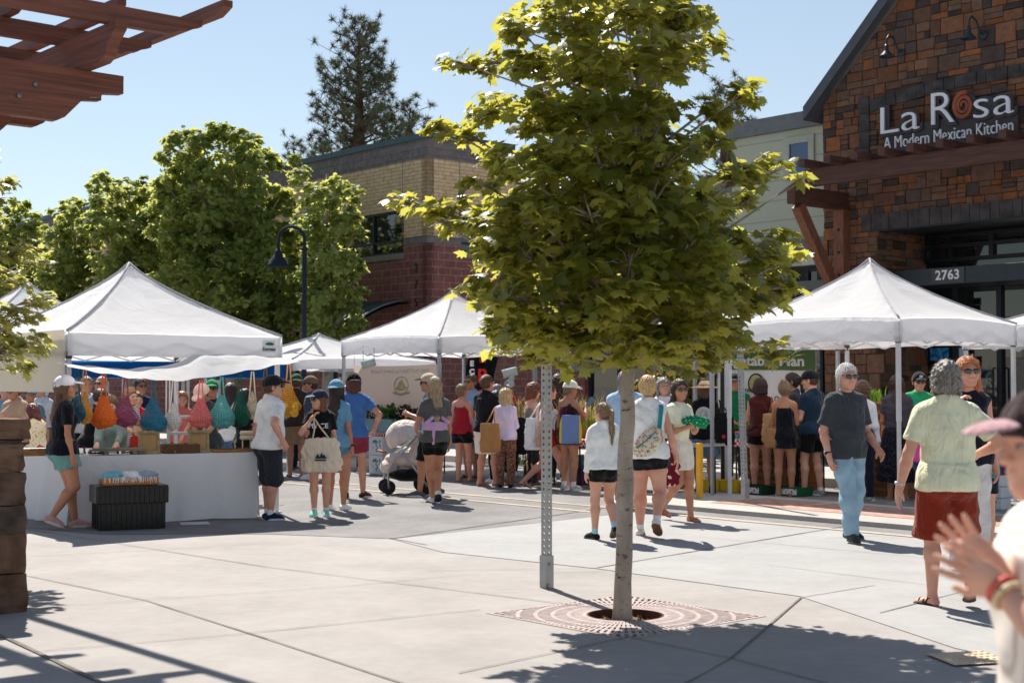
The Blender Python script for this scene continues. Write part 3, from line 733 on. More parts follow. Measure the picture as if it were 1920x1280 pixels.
  if hk == 'pony':
   a0 = Hd(0, -.105, .035); hp += [RC(a0, a0 + Rh @ np.array([0, -.035, -.03]), .022 * headS, .026 * headS, .02)]
   a1 = a0 + Rh @ np.array([0, -.035, -.03]); a2 = a1 + np.array([0, -.015, -hl * .6]); a3 = a2 + np.array([0, .01, -hl * .4]); hp += [RC(a1, a2, .027 * headS, .028 * headS, .02), RC(a2, a3, .028 * headS, .010 * headS, .02)]
  dsp = curls() if hk == 'curly' else (curls(.005, 90) if hk == 'wavy' else strands())
  v, f = extract(hp, hh_, disp=dsp)
  if len(f):
   g_ = np.random.default_rng(seed); ns = {0: 2600, 1: 900, 2: 320}.get(q, 200); ii = g_.integers(0, len(v), ns); p0 = v[ii]; c0 = (HC + np.array([0, 0, .0])).astype(F4)
   o_ = p0 - c0; o_[:, 2] *= np.where(p0[:, 2] > HC[2], 1, .15); o_ /= np.linalg.norm(o_, axis=1, keepdims=True) + 1e-6; cur = hk in ('curly', 'wavy')
   back = Rh @ np.array([0, -1., 0]); fl = np.array([0, 0, -1.]) + .6 * back - 0 * o_; fl = fl - o_ * (fl * o_).sum(1, keepdims=True); d = fl + o_ * g_.uniform(.05, .40, (ns, 1)) + g_.normal(size=(ns, 3)) * (.9 if cur else .22); d /= np.linalg.norm(d, axis=1, keepdims=True) + 1e-6
   Ls = g_.uniform(.012, .035 if not cur else .030, (ns, 1)) * (1.5 if hk in ('long', 'pony') else 1); sd_ = np.cross(d, o_); sd_ /= np.linalg.norm(sd_, axis=1, keepdims=True) + 1e-6; ww = .0016 if q < 2 else .003
   p0 = p0 - o_ * .004; q_ = np.stack([p0 - sd_ * ww, p0 + sd_ * ww, p0 + d * Ls + sd_ * ww * .3, p0 + d * Ls - sd_ * ww * .3], 1).reshape(-1, 3).astype(F4)
   v, f = join_np([(v, f), (q_, np.arange(ns * 4, dtype=np.int32).reshape(-1, 4))]); mesh_obj('hair', v, f, hm, root, smooth=True)
 if hat:
  kind, hcl = hat[0], hat[1]; bc = hat[2] if len(hat) > 2 else hcl; back = -1 if kind == 'cap_back' else 1
  mt = cloth(hcl, 'cap_cloth'); g = .020
  if kind in ('cap', 'cap_back'):
   c1 = ((Hd(0, 0, .018), nh(0, .16 * back, -1)),)
   cap_ = part('cap', [EL(Hd(0, -.012, .02), ((.0745 + g) * headS, (.093 + g) * headS, (.094 + g * .9) * headS), Rh, .02, cut=c1), EL(Hd(0, .03 * back - .012, .05), (.075 * headS, .07 * headS, .06 * headS), Rh, .03, cut=c1), EL(Hd(0, -.01, .128), (.008 * headS,) * 3, Rh, .006)], mt, hh=hh_)
   zb = .036 if back == 1 else .02
   br = [EL(Hd(0, (.118 if back == 1 else -.125), zb - .002), (.074 * headS, .075 * headS, .030 * headS), Rh @ rotx(-.10 * back), .01,)]
   sub = [EL(Hd(0, (.112 if back == 1 else -.119), zb - .014), (.090 * headS, .10 * headS, .031 * headS), Rh @ rotx(-.10 * back), .01)]
   v, f = extract(br, min(hh_, .0045), subs=sub)
   if len(f): mesh_obj('brim', v, f, cloth(bc, 'cap_cloth'), cap_, smooth=True)
  else:
   ht = part('hat', [EL(Hd(0, -.012, .045), (.090 * headS, .105 * headS, .095 * headS), Rh, .02, cut=((Hd(0, 0, .03), nh(0, 0, -1)), (Hd(0, 0, .128), nh(0, 0, 1)))), EL(Hd(0, -.012, .036), (.185 * headS, .20 * headS, .014 * headS), Rh, .03)], mt, hh=hh_, disp=wrinkle(seed, .002, 20))
   part('hat_band', [EL(Hd(0, -.012, .055), (.0945 * headS, .1095 * headS, .09 * headS), Rh, .01, cut=((Hd(0, 0, .052), nh(0, 0, -1)), (Hd(0, 0, .072), nh(0, 0, 1))))], cloth(bc), hh=hh_, parent=ht)
 if glasses:
  gm = glassy('dark_lens', glasses if not isinstance(glasses, bool) else (.012, .012, .014, 1))
  gp = [EL(Hd(sg * .033, .092, .006), (.029 * headS, .011 * headS, .020 * headS), Rh @ rotz(-sg * .22), .004) for sg in (-1, 1)]
  g_ = part('sunglasses', gp, gm, hh=min(hf, .005))
  fp = [RC(Hd(-.012, .098, .012), Hd(.012, .098, .012), .0035, .0035, .002)] + [RC(Hd(sg * .062, .082, .014), Hd(sg * .083, -.008, .010), .0035, .0035, .002) for sg in (-1, 1)]
  part('frame', fp, mat('dark_plastic', (.02, .018, .018, 1), .35), hh=min(hf, .0045), parent=g_)
 elif eyes:
  ew = mat('eye', (.35, .32, .30, 1), .25, var=0.0); ed = mat('iris', (.03, .02, .015, 1), .2, var=0.0)
  for sg in (-1, 1):
   ey = part('eye', [EL(Hd(sg * .031, .0755, .006), (.014 * headS, .0095 * headS, .0065 * headS), Rh, .002)], ew, hh=min(hf, .0045))
   if ey: part('iris', [EL(Hd(sg * .031, .0835, .006), (.0055 * headS, .0035 * headS, .0055 * headS), Rh, .002)], ed, hh=.0025, parent=ey)
 if watch is not None:
  i = watch[0]; w_ = wr[i]; ax = nrm(wr[i] - elb[i]); c0 = w_ - ax * .02 * s
  cuts = ((c0 + ax * .011, ax), (c0 - ax * .011, -ax))
  part('watch', [RC(c0 - ax * .03, c0 + ax * .03, .031 * s, .031 * s, .004, cut=cuts), EL(c0 + handinfo[i][2] * -.028 * s, (.018, .018, .018), None, .01, cut=cuts)], mat('watch', watch[1], .3, metal=.4), hh=.005)
 return info
def Wd(info, p):
 """a point in a person's own frame -> world"""
 r = info['root']; M = Matrix.Translation(r.location) @ Matrix.Rotation(r.rotation_euler.z, 4, 'Z')
 return M @ Vector((float(p[0]), float(p[1]), float(p[2])))
# ================================================================ trees
def leaf_shape(kind):
 if kind == 'maple':
  o = [(0, 0), (.10, -.04), (.34, -.02), (.27, .14), (.52, .30), (.34, .40), (.50, .66), (.27, .60), (.17, .74), (.0, 1.0), (-.17, .74), (-.27, .60), (-.50, .66), (-.34, .40), (-.52, .30), (-.27, .14), (-.34, -.02), (-.10, -.04)]
  v = [(0, .35)] + o; f = [(0, i, i + 1) for i in range(1, len(o))] + [(0, len(o), 1)]
  return np.array([(x, y, -.28 * (x * x * 1.6 + (y - .35) ** 2 * .9)) for x, y in v], F4), np.array(f, np.int32)
 if kind == 'small':
  v = [(0, 0), (.42, .30), (.30, .70), (0, 1.0), (-.30, .70), (-.42, .30)]
  return np.array([(x, y, -.25 * x * x - .1 * y * y) for x, y in v], F4), np.array([(0, 1, 2), (0, 2, 3), (0, 3, 4), (0, 4, 5)], np.int32)
def scatter_leaves(P, S, shape, rng, updir=None, tilt=.7, droop=0.0):
 """P (n,3) places, S (n,) sizes"""
 lv, lf = leaf_shape(shape); n = len(P)
 nm = rng.normal(size=(n, 3)) * tilt + np.array([0, 0, 1.0]) if updir is None else rng.normal(size=(n, 3)) * tilt + updir
 nm /= np.linalg.norm(nm, axis=1, keepdims=True)
 a = rng.normal(size=(n, 3)); a[:, 2] -= droop; ty = a - nm * (a * nm).sum(1, keepdims=True); ty /= np.linalg.norm(ty, axis=1, keepdims=True) + 1e-6
 tx = np.cross(ty, nm); R = np.stack([tx, ty, nm], 2)       # columns
 v = np.einsum('nij,kj->nki', R, lv) * S[:, None, None] + P[:, None, :]
 f = lf[None] + (np.arange(n) * len(lv))[:, None, None]
 return v.reshape(-1, 3).astype(F4), f.reshape(-1, 3).astype(np.int32)
def clump_points(C, r, n, rng, flat=.6, shell=.45, sub=9, subr=.34):
 """points in sub-clusters inside an ellipsoid: leaves gather on twigs, gaps stay open"""
 C = np.asarray(C, float); d = rng.normal(size=(sub, 3)); d /= np.linalg.norm(d, axis=1, keepdims=True)
 c = d * (rng.uniform(shell, 1, size=(sub, 1))) * r * np.array([1, 1, flat]); k = rng.integers(0, sub, n)
 q = rng.normal(size=(n, 3)) * r * subr * np.array([1, 1, .55]) * .62
 return C + c[k] + q, C + c
m_bark = mat('bark', (.40, .35, .30, 1), .9, var=.25, vscale=7, bump=.9, bscale=30, stretch=(1, 1, .35), dirt=(.26, .21, .165))
_N = m_bark.node_tree.nodes; _L = m_bark.node_tree.links; _cr = next(n for n in _N if n.type == 'VALTORGB'); _P = _N['Principled BSDF']; _tc = next(n for n in _N if n.type == 'TEX_COORD')
_mp = _N.new('ShaderNodeMapping'); _mp.inputs['Scale'].default_value = (1, 1, 2.2); _v = _N.new('ShaderNodeTexNoise'); _v.inputs['Scale'].default_value = 14; _v.inputs['Detail'].default_value = 6; _v.inputs['Roughness'].default_value = .7; _L.new(_tc.outputs['Object'], _mp.inputs[0]); _L.new(_mp.outputs[0], _v.inputs[0])
_r = _N.new('ShaderNodeValToRGB'); _r.color_ramp.elements[0].position = .34; _r.color_ramp.elements[0].color = (.22, .18, .15, 1); _r.color_ramp.elements[1].position = .43; _r.color_ramp.elements[1].color = (1, 1, 1, 1); _x = _N.new('ShaderNodeMixRGB'); _x.blend_type = 'MULTIPLY'; _x.inputs[0].default_value = 1
_L.new(_v.outputs[0], _r.inputs[0]); _L.new(_cr.outputs[0], _x.inputs[1]); _L.new(_r.outputs[0], _x.inputs[2]); _L.new(_x.outputs[0], _P.inputs['Base Color'])
def near_tree(name, label, base, axis, clumps, leaf, leafsz, dens, mt, rng, r0=.066, group=None):
 """clumps: (x, y, z, r) in world"""
 root = thing(name, label, 'tree', base, 0, group); b = Vector(base)
 ax = [Vector(p) - b for p in axis]; n = len(ax); tr = MB(); pts = []; rad = []
 for i in range(n - 1):
  for k in range(6):
   s = (i + k / 6) / (n - 1); p = ax[i].lerp(ax[i + 1], k / 6); pts.append(p + Vector((rnd.uniform(-1, 1), rnd.uniform(-1, 1), 0)) * .008); rad.append(r0 * (1 - .72 * s) * rnd.uniform(.96, 1.05))
 pts.append(ax[-1]); rad.append(r0 * .25); rad[0] *= 1.18; rad[1] *= 1.04
 tr.tube(pts, rad, 14); trunk = tr.build('trunk', m_bark, root, smooth=True)
 lm = MB(); V_, Fs, off = [], [], 0; tw = MB()
 for (x, y, z, r) in clumps:
  c = Vector((x, y, z)) - b; h = math.hypot(c.x, c.y)
  zt = max(ax[0].z + (ax[-1].z - ax[0].z) * rnd.uniform(.355, .47), c.z - h * rnd.uniform(.40, .70)); j = 0
  zt = min(zt, ax[-1].z * .97)
  for q in range(len(pts) - 1):
   if pts[q].z <= zt <= pts[q + 1].z: j = q
  p0 = pts[j] if zt > pts[0].z else pts[0]; mid = p0.lerp(c, .5) + Vector((rnd.uniform(-.06, .06), rnd.uniform(-.06, .06), .05 * h))
  rr = min(rad[j] * .42, .008 + .010 * h)
  cur = [p0.lerp(mid, s) for s in (0, .5)] + [mid.lerp(c, s) for s in (0, .5, 1)]
  lm.tube(cur, [rr, rr * .8, rr * .6, rr * .42, .005], 7)
  nn = int(dens * (r / .3) ** 2.2); P, cc = clump_points(c, r, nn, rng)
  for q in cc: tw.tube([c.lerp(mid, .25), (c + Vector(q)) / 2 + Vector((0, 0, -.01)), Vector(q)], [.006, .004, .002], 5)
  S = rng.uniform(.65, 1.25, nn) * leafsz
  out = (P - np.array([0, 0, c.z])); out[:, 2] = 0; out /= np.linalg.norm(out, axis=1, keepdims=True) + 1e-6
  v, f = scatter_leaves(P, S, leaf, rng, updir=np.array([0, 0, 1.0]) + out * .35, tilt=.42, droop=.5)
  V_.append(v); Fs.append(f + off); off += len(v)
 lm.build('limbs', m_bark, root, smooth=True); tw.build('twigs', m_bark, root, smooth=True)
 mesh_obj('crown', np.concatenate(V_), np.concatenate(Fs), mt, root)
 return root
m_maple = leafmat('maple_leaf', (.024, .048, .010, 1), (.10, .13, .024, 1), (.92, .86, .16, 1), .37, .40)
TD = 9.9
def atd(px, py, Y): p = at(px, py, Y); return p
rg = np.random.default_rng(5)
CL = [(1060, 30, 75), (1180, 10, 95), (1290, 40, 62), (960, 55, 50), (905, 120, 42), (862, 115, 32), (1000, 130, 62), (1120, 110, 85), (1240, 105, 80), (1318, 78, 40), (1090, -70, 80), (1210, -90, 90),
      (828, 228, 34), (868, 245, 40), (930, 205, 52), (1010, 215, 72), (1100, 215, 80), (1195, 195, 75), (1262, 215, 48), (1388, 168, 42), (1345, 205, 42), (1418, 158, 20), (950, 295, 55), (1050, 300, 85), (1150, 290, 85), (1250, 290, 78), (1330, 268, 45),
      (762, 372, 32), (800, 392, 38), (860, 398, 42), (925, 405, 52), (830, 425, 24), (905, 350, 30), (1000, 390, 82), (1100, 385, 88), (1200, 380, 88), (1300, 375, 80), (1385, 330, 50), (1445, 315, 34), (1492, 340, 20), (1415, 372, 36),
      (915, 455, 46), (985, 470, 82), (1080, 470, 98), (1190, 470, 98), (1295, 462, 90), (1370, 440, 40), (1455, 440, 36), (1425, 485, 52), (1490, 478, 26),
      (905, 530, 44), (965, 555, 76), (1060, 560, 96), (1180, 560, 98), (1300, 550, 98), (1400, 545, 72), (1475, 535, 34), (925, 600, 46), (985, 628, 66), (1075, 640, 72), (1180, 635, 80), (1290, 640, 78), (1378, 628, 54), (1448, 660, 34), (1470, 640, 20), (1015, 668, 40), (1255, 682, 40), (1115, 672, 42), (1340, 668, 36)]
cl = []
for (x, y, r) in CL:
 R_m = r / FPX * TD; dx = (x - 1170) / FPX * TD; mx = max(.12, sqrt(max(.02, 1.42 ** 2 - dx * dx)) - R_m * .5)
 lay = (0,) if r < 50 else ((-.55, .55) if r < 78 else (-.72, 0.0, .72))
 for l in lay:
  Y = TD + (l * mx + rg.uniform(-.15, .15) if len(lay) > 1 else rg.uniform(-.4, .4)); p = at(x + rg.uniform(-8, 8), y + rg.uniform(-8, 8), Y); cl.append((p.x, p.y, p.z, R_m * (1.0 if len(lay) == 1 else .92) * Y / TD))
tb = ground(1168, 1156)
near_tree('maple_tree', 'young maple with sunlit yellow green leaves growing through the round iron grate', (tb.x, tb.y, -.10), [tb - Z * .1, at(1173, 900, 9.9), at(1178, 690, 9.9), at(1190, 400, 9.92), at(1200, 120, 9.95), at(1200, -120, 9.95)], cl, 'maple', .103, 215, m_maple, rg)
CL2 = [(6, 340, 26), (-30, 400, 50), (-60, 520, 80), (35, 468, 38), (62, 490, 26), (0, 520, 50), (62, 560, 34), (84, 555, 20), (30, 600, 44), (10, 650, 46), (55, 648, 34), (80, 655, 24), (40, 690, 28), (-40, 640, 60), (-100, 600, 90), (-120, 420, 90), (-90, 300, 80)]
cl = []
for (x, y, r) in CL2:
 Y = 12.2 + rg.uniform(-.4, .4); p = at(x, y, Y); cl.append((p.x, p.y, p.z, r / FPX * 12))
b2 = ground(-160, 1080); b2 = Vector((at(-170, 700, 12.3).x, 12.3, 0))
near_tree('maple_tree', 'small pale leaved maple at the left edge in front of the tan tent wall', b2, [b2, b2 + Z * 1.4, at(-165, 500, 12.3), at(-150, 250, 12.3)], cl, 'maple', .085, 260, leafmat('maple_leaf_pale', (.09, .12, .03, 1), (.18, .20, .05, 1), (.80, .76, .22, 1), .42), rg, r0=.06)
def far_tree(label, blobs, D, base_px, rng, mt, name='street_tree', sz=.135, dens=1.0, group='leafy street trees behind the tents'):
 bx = at(base_px, 700, D); root = thing(name, label, 'tree', (bx.x, bx.y, .13), 0, group); b = np.array([bx.x, bx.y, .13]); V_, F_, off = [], [], 0; lm = MB()
 top = max(at(x, y, D).z for x, y, r in blobs) - .5
 pts = [Vector((0, 0, 0)), Vector((.05, 0, top * .35)), Vector((-.05, .1, top * .7)), Vector((0, 0, top))]
 m_ = MB(); m_.tube([pts[0], pts[0].lerp(pts[1], .5), pts[1], pts[2], pts[3]], [.19, .15, .13, .08, .03], 10); m_.build('trunk', m_bark, root, smooth=True)
 for (x, y, r) in blobs:
  R_ = r * 1.08 / FPX * D
  for l in ((0,) if r < 22 else (-.5, .5)):
   c = at(x, y, D + l * 1.6 + rng.uniform(-.3, .3)); c = np.array([c.x, c.y, c.z]) - b
   n = int(640 * dens * (R_ / .6) ** 2 / (.5 if len((0,)) == 0 else 1)); n = max(n, 60)
   k = max(6, int(13 * (R_ / .6) ** 1.6)); P, cc = clump_points(c, R_, n, rng, flat=.85, shell=.35, sub=k, subr=.21)
   out = P - c; out /= np.linalg.norm(out, axis=1, keepdims=True) + 1e-6
   v, f = scatter_leaves(P, rng.uniform(.7, 1.25, n) * sz, 'small', rng, updir=out * .8 + np.array([0, 0, .9]), tilt=.5, droop=.6); V_.append(v); F_.append(f + off); off += len(v)
   cv = Vector(c); z0 = max(1.6, cv.z - math.hypot(cv.x, cv.y) * .9 - .5); lm.tube([Vector((0, 0, min(z0, top))), cv * .5 + Vector((0, 0, z0 * .5)), cv], [.05, .035, .012], 6)
 lm.build('limbs', m_bark, root, smooth=True); mesh_obj('crown', np.concatenate(V_), np.concatenate(F_), mt, root); return root
m_far = leafmat('street_leaf', (.04, .085, .03, 1), (.14, .20, .06, 1), (.88, .90, .25, 1), .42, .6)
rf = np.random.default_rng(21)
far_tree('tallest dense green street tree with the highest crown behind the tents', [(412, 245, 26), (375, 265, 34), (330, 262, 24), (308, 290, 18), (450, 262, 34), (480, 285, 28), (340, 310, 44), (400, 310, 50), (460, 320, 46), (505, 305, 24), (310, 345, 26), (330, 380, 50), (400, 385, 60), (470, 390, 56), (525, 370, 34), (310, 430, 40), (360, 455, 60), (430, 460, 64), (500, 455, 56), (540, 430, 30), (340, 530, 60), (420, 540, 66), (500, 530, 60), (550, 500, 40), (400, 600, 50), (480, 600, 54), (545, 580, 46), (520, 635, 36)], 38.5, 432, rf, m_far)
far_tree('rounded lower street tree whose crown overlaps the block building windows', [(548, 300, 18), (560, 330, 24), (630, 345, 22), (600, 370, 36), (650, 375, 26), (670, 358, 14), (640, 420, 40), (590, 430, 42), (668, 440, 18), (620, 490, 50), (575, 510, 40), (660, 500, 26), (600, 560, 52), (650, 560, 34), (672, 545, 18), (610, 615, 46), (660, 605, 28)], 36.5, 612, rf, m_far)
far_tree('street tree with two knobbly tops left of the tallest one', [(192, 335, 22), (172, 350, 18), (222, 350, 22), (262, 345, 20), (205, 385, 40), (262, 385, 36), (290, 360, 24), (180, 420, 34), (235, 440, 50), (285, 430, 40), (215, 500, 50), (275, 500, 50), (240, 560, 50), (300, 560, 44), (200, 560, 40)], 41, 240, rf, m_far)
far_tree('yellow green street tree second from the left edge', [(138, 385, 22), (120, 410, 28), (160, 410, 22), (105, 440, 26), (150, 450, 42), (120, 490, 44), (170, 500, 34), (140, 550, 50), (95, 530, 34), (175, 560, 36), (110, 590, 40)], 44, 138, rf, m_far)
far_tree('dark street tree at the left edge behind the small maple', [(38, 385, 22), (20, 405, 20), (60, 415, 26), (15, 440, 34), (60, 460, 34), (-20, 440, 40), (30, 500, 44), (75, 520, 34), (-30, 520, 50), (40, 560, 44), (85, 480, 20)], 47, 30, rf, m_far)
far_tree('reddish leaved shrub tree seen under the big maple behind the stalls', [(1250, 700, 34), (1285, 735, 32), (1310, 770, 28), (1215, 720, 26), (1300, 700, 30)], 27.6, 1268, rf, leafmat('shrub_leaf', (.09, .11, .02, 1), (.18, .09, .04, 1), (.40, .30, .06, 1), .35), sz=.09, dens=1.4, group=None)
m_pinebark = mat('pine_bark', (.10, .065, .045, 1), .95, var=.4, vscale=3)
m_needle = mat('needles', (.09, .125, .07, 1), .7, var=.3, vscale=1.3, dirt=(.12, .115, .07))
def pine(label, top_px, base_py, D, halfw, rng, lean=0, n=70, name='pine_tree'):
 top = at(*top_px, D); bot = at(top_px[0] + lean, base_py, D); b = Vector((bot.x, bot.y, 0)); root = thing(name, label, 'tree', b, 0); H_ = top.z; z0 = bot.z
 m = MB(); ax = [Vector((0, 0, 0)), Vector((0, 0, z0)), Vector((top.x - b.x, 0, H_))]; m.tube([ax[0], ax[1], ax[1].lerp(ax[2], .5), ax[2]], [.42, .30, .17, .03], 9); m.build('trunk', m_pinebark, root, smooth=True)
 br = MB(); tufts = []
 for i in range(n):
  s = (i + rng.uniform(0, 1)) / n; z = z0 - 2 + (H_ - z0 + 2) * s; a = rng.uniform(0, 2 * pi); w = halfw * (1 - s) ** .75 * rng.uniform(.55, 1.12) + .35
  o = ax[1].lerp(ax[2], max(0, min(1, (z - z0) / (H_ - z0)))); o = Vector((o.x, o.y, z)); up = rng.uniform(-.05, .45) * w
  tip = o + Vector((cos(a) * w, sin(a) * w, up + .5)); mid = o.lerp(tip, .5) - Z * (.12 * w); br.tube([o, mid, tip], [.06 * (1 - s) + .03, .03, .012], 5)
  k = max(3, int(w * 4.2))
  for j in range(k):
   q = rng.uniform(.3, 1.0); c = (o.lerp(mid, q * 2) if q < .5 else mid.lerp(tip, q * 2 - 1)); e = c + Vector((rng.normal() * .45, rng.normal() * .45, rng.uniform(.1, .6)))
   br.tube([c, e], [.016, .008], 4); tufts.append(e)
  tufts.append(tip)
 br.build('branches', m_pinebark, root)
 T = np.array([tuple(t) for t in tufts]); k = 40; n_ = len(T) * k; d = rng.normal(size=(n_, 3)) + np.array([0, 0, .35]); d /= np.linalg.norm(d, axis=1, keepdims=True); C = np.repeat(T, k, 0); L_n = rng.uniform(.22, .40, (n_, 1)); sd_ = np.cross(d, rng.normal(size=(n_, 3))); sd_ /= np.linalg.norm(sd_, axis=1, keepdims=True) + 1e-6
 v = np.stack([C - sd_ * .019, C + sd_ * .019, C + d * L_n], 1).reshape(-1, 3); mesh_obj('needles', v.astype(F4), np.arange(n_ * 3, dtype=np.int32).reshape(-1, 3), m_needle, root); return root
rp = np.random.default_rng(3)
pine('tall ponderosa pine rising behind the block building roof', (673, 66), 290, 62, 2.6, rp, n=90)
pine('thin topped smaller pine beside the tall ponderosa', (768, 212), 290, 66, 1.2, rp, n=26)
pine('pine tip seen through the maple above the boarded building', (1362, 190), 300, 60, 1.5, rp, n=34)
pine('tiny pine tip above the block building roof at its left', (552, 285), 330, 75, .9, rp, n=12)
# ================================================================ ground
def AC(a, c, z=0.0): return Vector((U.x * a + V.x * c, U.y * a + V.y * c, z))
def concrete(name, c1, c2, scale=1.2, speck=.5, bump=.25):
 m, N, L, P = nodes_mat(name); tc = N.new('ShaderNodeTexCoord')
 a = N.new('ShaderNodeTexNoise'); a.inputs['Scale'].default_value = scale; a.inputs['Detail'].default_value = 8; a.inputs['Roughness'].default_value = .65
 b = N.new('ShaderNodeTexNoise'); b.inputs['Scale'].default_value = 90; b.inputs['Detail'].default_value = 3
 d = N.new('ShaderNodeTexNoise'); d.inputs['Scale'].default_value = 9; d.inputs['Detail'].default_value = 6
 for x in (a, b, d): L.new(tc.outputs['Object'], x.inputs[0])
 cr = N.new('ShaderNodeValToRGB'); e = cr.color_ramp.elements; e[0].position = .3; e[1].position = .7; e[0].color = tuple(c1); e[1].color = tuple(c2)
 mx = N.new('ShaderNodeMath'); mx.operation = 'ADD'; mu = N.new('ShaderNodeMath'); mu.operation = 'MULTIPLY'; mu.inputs[1].default_value = speck
 s1 = N.new('ShaderNodeMath'); s1.operation = 'SUBTRACT'; s1.inputs[1].default_value = .5
 L.new(b.outputs[0], s1.inputs[0]); L.new(s1.outputs[0], mu.inputs[0]); L.new(a.outputs[0], mx.inputs[0]); L.new(mu.outputs[0], mx.inputs[1])
 m2 = N.new('ShaderNodeMath'); m2.operation = 'MULTIPLY_ADD'; m2.inputs[1].default_value = .35;
 s2 = N.new('ShaderNodeMath'); s2.operation = 'SUBTRACT'; s2.inputs[1].default_value = .5; L.new(d.outputs[0], s2.inputs[0]); L.new(s2.outputs[0], m2.inputs[0]); L.new(mx.outputs[0], m2.inputs[2])
 vo = N.new('ShaderNodeTexVoronoi'); vo.inputs['Scale'].default_value = 2.3; L.new(tc.outputs['Object'], vo.inputs[0]); lt = N.new('ShaderNodeMath'); lt.operation = 'LESS_THAN'; lt.inputs[1].default_value = .038; L.new(vo.outputs['Distance'], lt.inputs[0])
 big = N.new('ShaderNodeTexNoise'); big.inputs['Scale'].default_value = .45; big.inputs['Detail'].default_value = 9; big.inputs['Roughness'].default_value = .7; L.new(tc.outputs['Object'], big.inputs[0]); ma = N.new('ShaderNodeMath'); ma.operation = 'MULTIPLY_ADD'; ma.inputs[1].default_value = -.22; L.new(lt.outputs[0], ma.inputs[0]); L.new(m2.outputs[0], ma.inputs[2])
 mb2 = N.new('ShaderNodeMath'); mb2.operation = 'MULTIPLY_ADD'; mb2.inputs[1].default_value = .5; L.new(big.outputs[0], mb2.inputs[0]); sb = N.new('ShaderNodeMath'); sb.operation = 'SUBTRACT'; sb.inputs[1].default_value = .25; L.new(ma.outputs[0], sb.inputs[0]); L.new(sb.outputs[0], mb2.inputs[2])
 L.new(mb2.outputs[0], cr.inputs[0]); L.new(cr.outputs[0], P.inputs['Base Color']); P.inputs['Roughness'].default_value = .88; P.inputs['Specular IOR Level'].default_value = .25
 bp = N.new('ShaderNodeBump'); bp.inputs['Strength'].default_value = bump; bp.inputs['Distance'].default_value = .006
 L.new(b.outputs[0], bp.inputs['Height']); L.new(bp.outputs[0], P.inputs['Normal']); return m
m_plaza = concrete('plaza_concrete', (.292, .268, .252, 1), (.372, .344, .326, 1), 1.0, .5)
m_street = concrete('street_concrete', (.305, .298, .292, 1), (.38, .372, .364, 1), .8, .45)
m_walk = concrete('sidewalk_concrete', (.36, .34, .315, 1), (.46, .43, .40, 1), 1.5)
m_asph = concrete('asphalt', (.165, .158, .155, 1), (.26, .25, .247, 1), 1.0, 1.1, .7)
m_joint = mat('joint', (.17, .145, .125, 1), .95, var=.3)
m_yellow = mat('road_paint', (.46, .37, .27, 1), .8, var=.18, vscale=25)
def flat_poly(name, pts, z, mt, kind='structure'):
 from mathutils.geometry import tessellate_polygon
 vs = [Vector((p[0], p[1], z)) for p in pts]; tri = tessellate_polygon([[Vector((p.x, p.y, 0)) for p in vs]]); fs = []
 for t in tri:
  a_, b_, c_ = (vs[i] for i in t)
  cr_ = (b_ - a_).cross(c_ - a_).z
  if abs(cr_) > 1e-9: fs.append(tuple(t) if cr_ > 0 else tuple(reversed(t)))
 me = bpy.data.meshes.new(name); me.from_pydata([tuple(v) for v in vs], [], fs); me.materials.append(mt)
 o = bpy.data.objects.new(name, me); COL.objects.link(o); return tag(o, kind=kind)
GC = Vector((.80, 10.10, 0)); GS = .70           # tree grate centre and half side
def gq(a, c, z=0): return GC + U * a + V * c + Z * z
m = MB(); B = 46; r_ = GS
NS = 10
for (a0, a1, c0, c1) in ((-B, B, -B, -r_), (-B, B, r_, B), (-B, -r_, -r_, r_), (r_, B, -r_, r_)):
 m.add([gq(a0, c0), gq(a1, c0), gq(a1, c1), gq(a0, c1)], [(0, 1, 2, 3)])
B2 = 700
for (a0, a1, c0, c1) in ((-B2, B2, -B2, -B), (-B2, B2, B, B2), (-B2, -B, -B, B), (B, B2, -B, B)):
 for i in range(6):
  for j in range(6):
   x0, x1 = a0 + (a1 - a0) * i / 6, a0 + (a1 - a0) * (i + 1) / 6; y0, y1 = c0 + (c1 - c0) * j / 6, c0 + (c1 - c0) * (j + 1) / 6
   m.add([gq(x0, y0), gq(x1, y0), gq(x1, y1), gq(x0, y1)], [(0, 1, 2, 3)])
tag(m.build('ground', m_plaza), kind='structure')
g = ground
asph = [g(-1500, 985), g(42, 989), g(198, 1002), g(360, 1001), g(500, 1001), g(735, 1010), AC(-12.7, 13.1), AC(-12.6, 13.4), AC(60, 13.4), AC(60, 18.8), AC(-120, 18.8), AC(-120, 5)]
flat_poly('road', asph, .004, m_asph)
flat_poly('crossing', [g(735, 1010.5), g(830, 1035), g(1119, 1066), g(1500, 1118), g(1790, 1215), AC(6, 5.3), AC(60, 6), AC(60, 13.39), AC(-12.59, 13.39), AC(-12.69, 13.1)], .0045, m_street)
m = MB()
def strip(m, p, q, w, z):
 p = Vector(p); q = Vector(q); d = (q - p).normalized(); n = Vector((-d.y, d.x, 0)) * w / 2
 k = max(1, int((q - p).length / .35)); pts = []
 for i in range(k + 1):
  c = p.lerp(q, i / k) + n * rnd.uniform(-.15, .15); ww = rnd.uniform(.7, 1.2)
  pts.append((c - n * ww, c + n * ww))
 vs = []
 for a, b in pts: vs += [(a.x, a.y, z), (b.x, b.y, z)]
 m.add(vs, [(2 * i, 2 * i + 2, 2 * i + 3, 2 * i + 1) for i in range(k)])
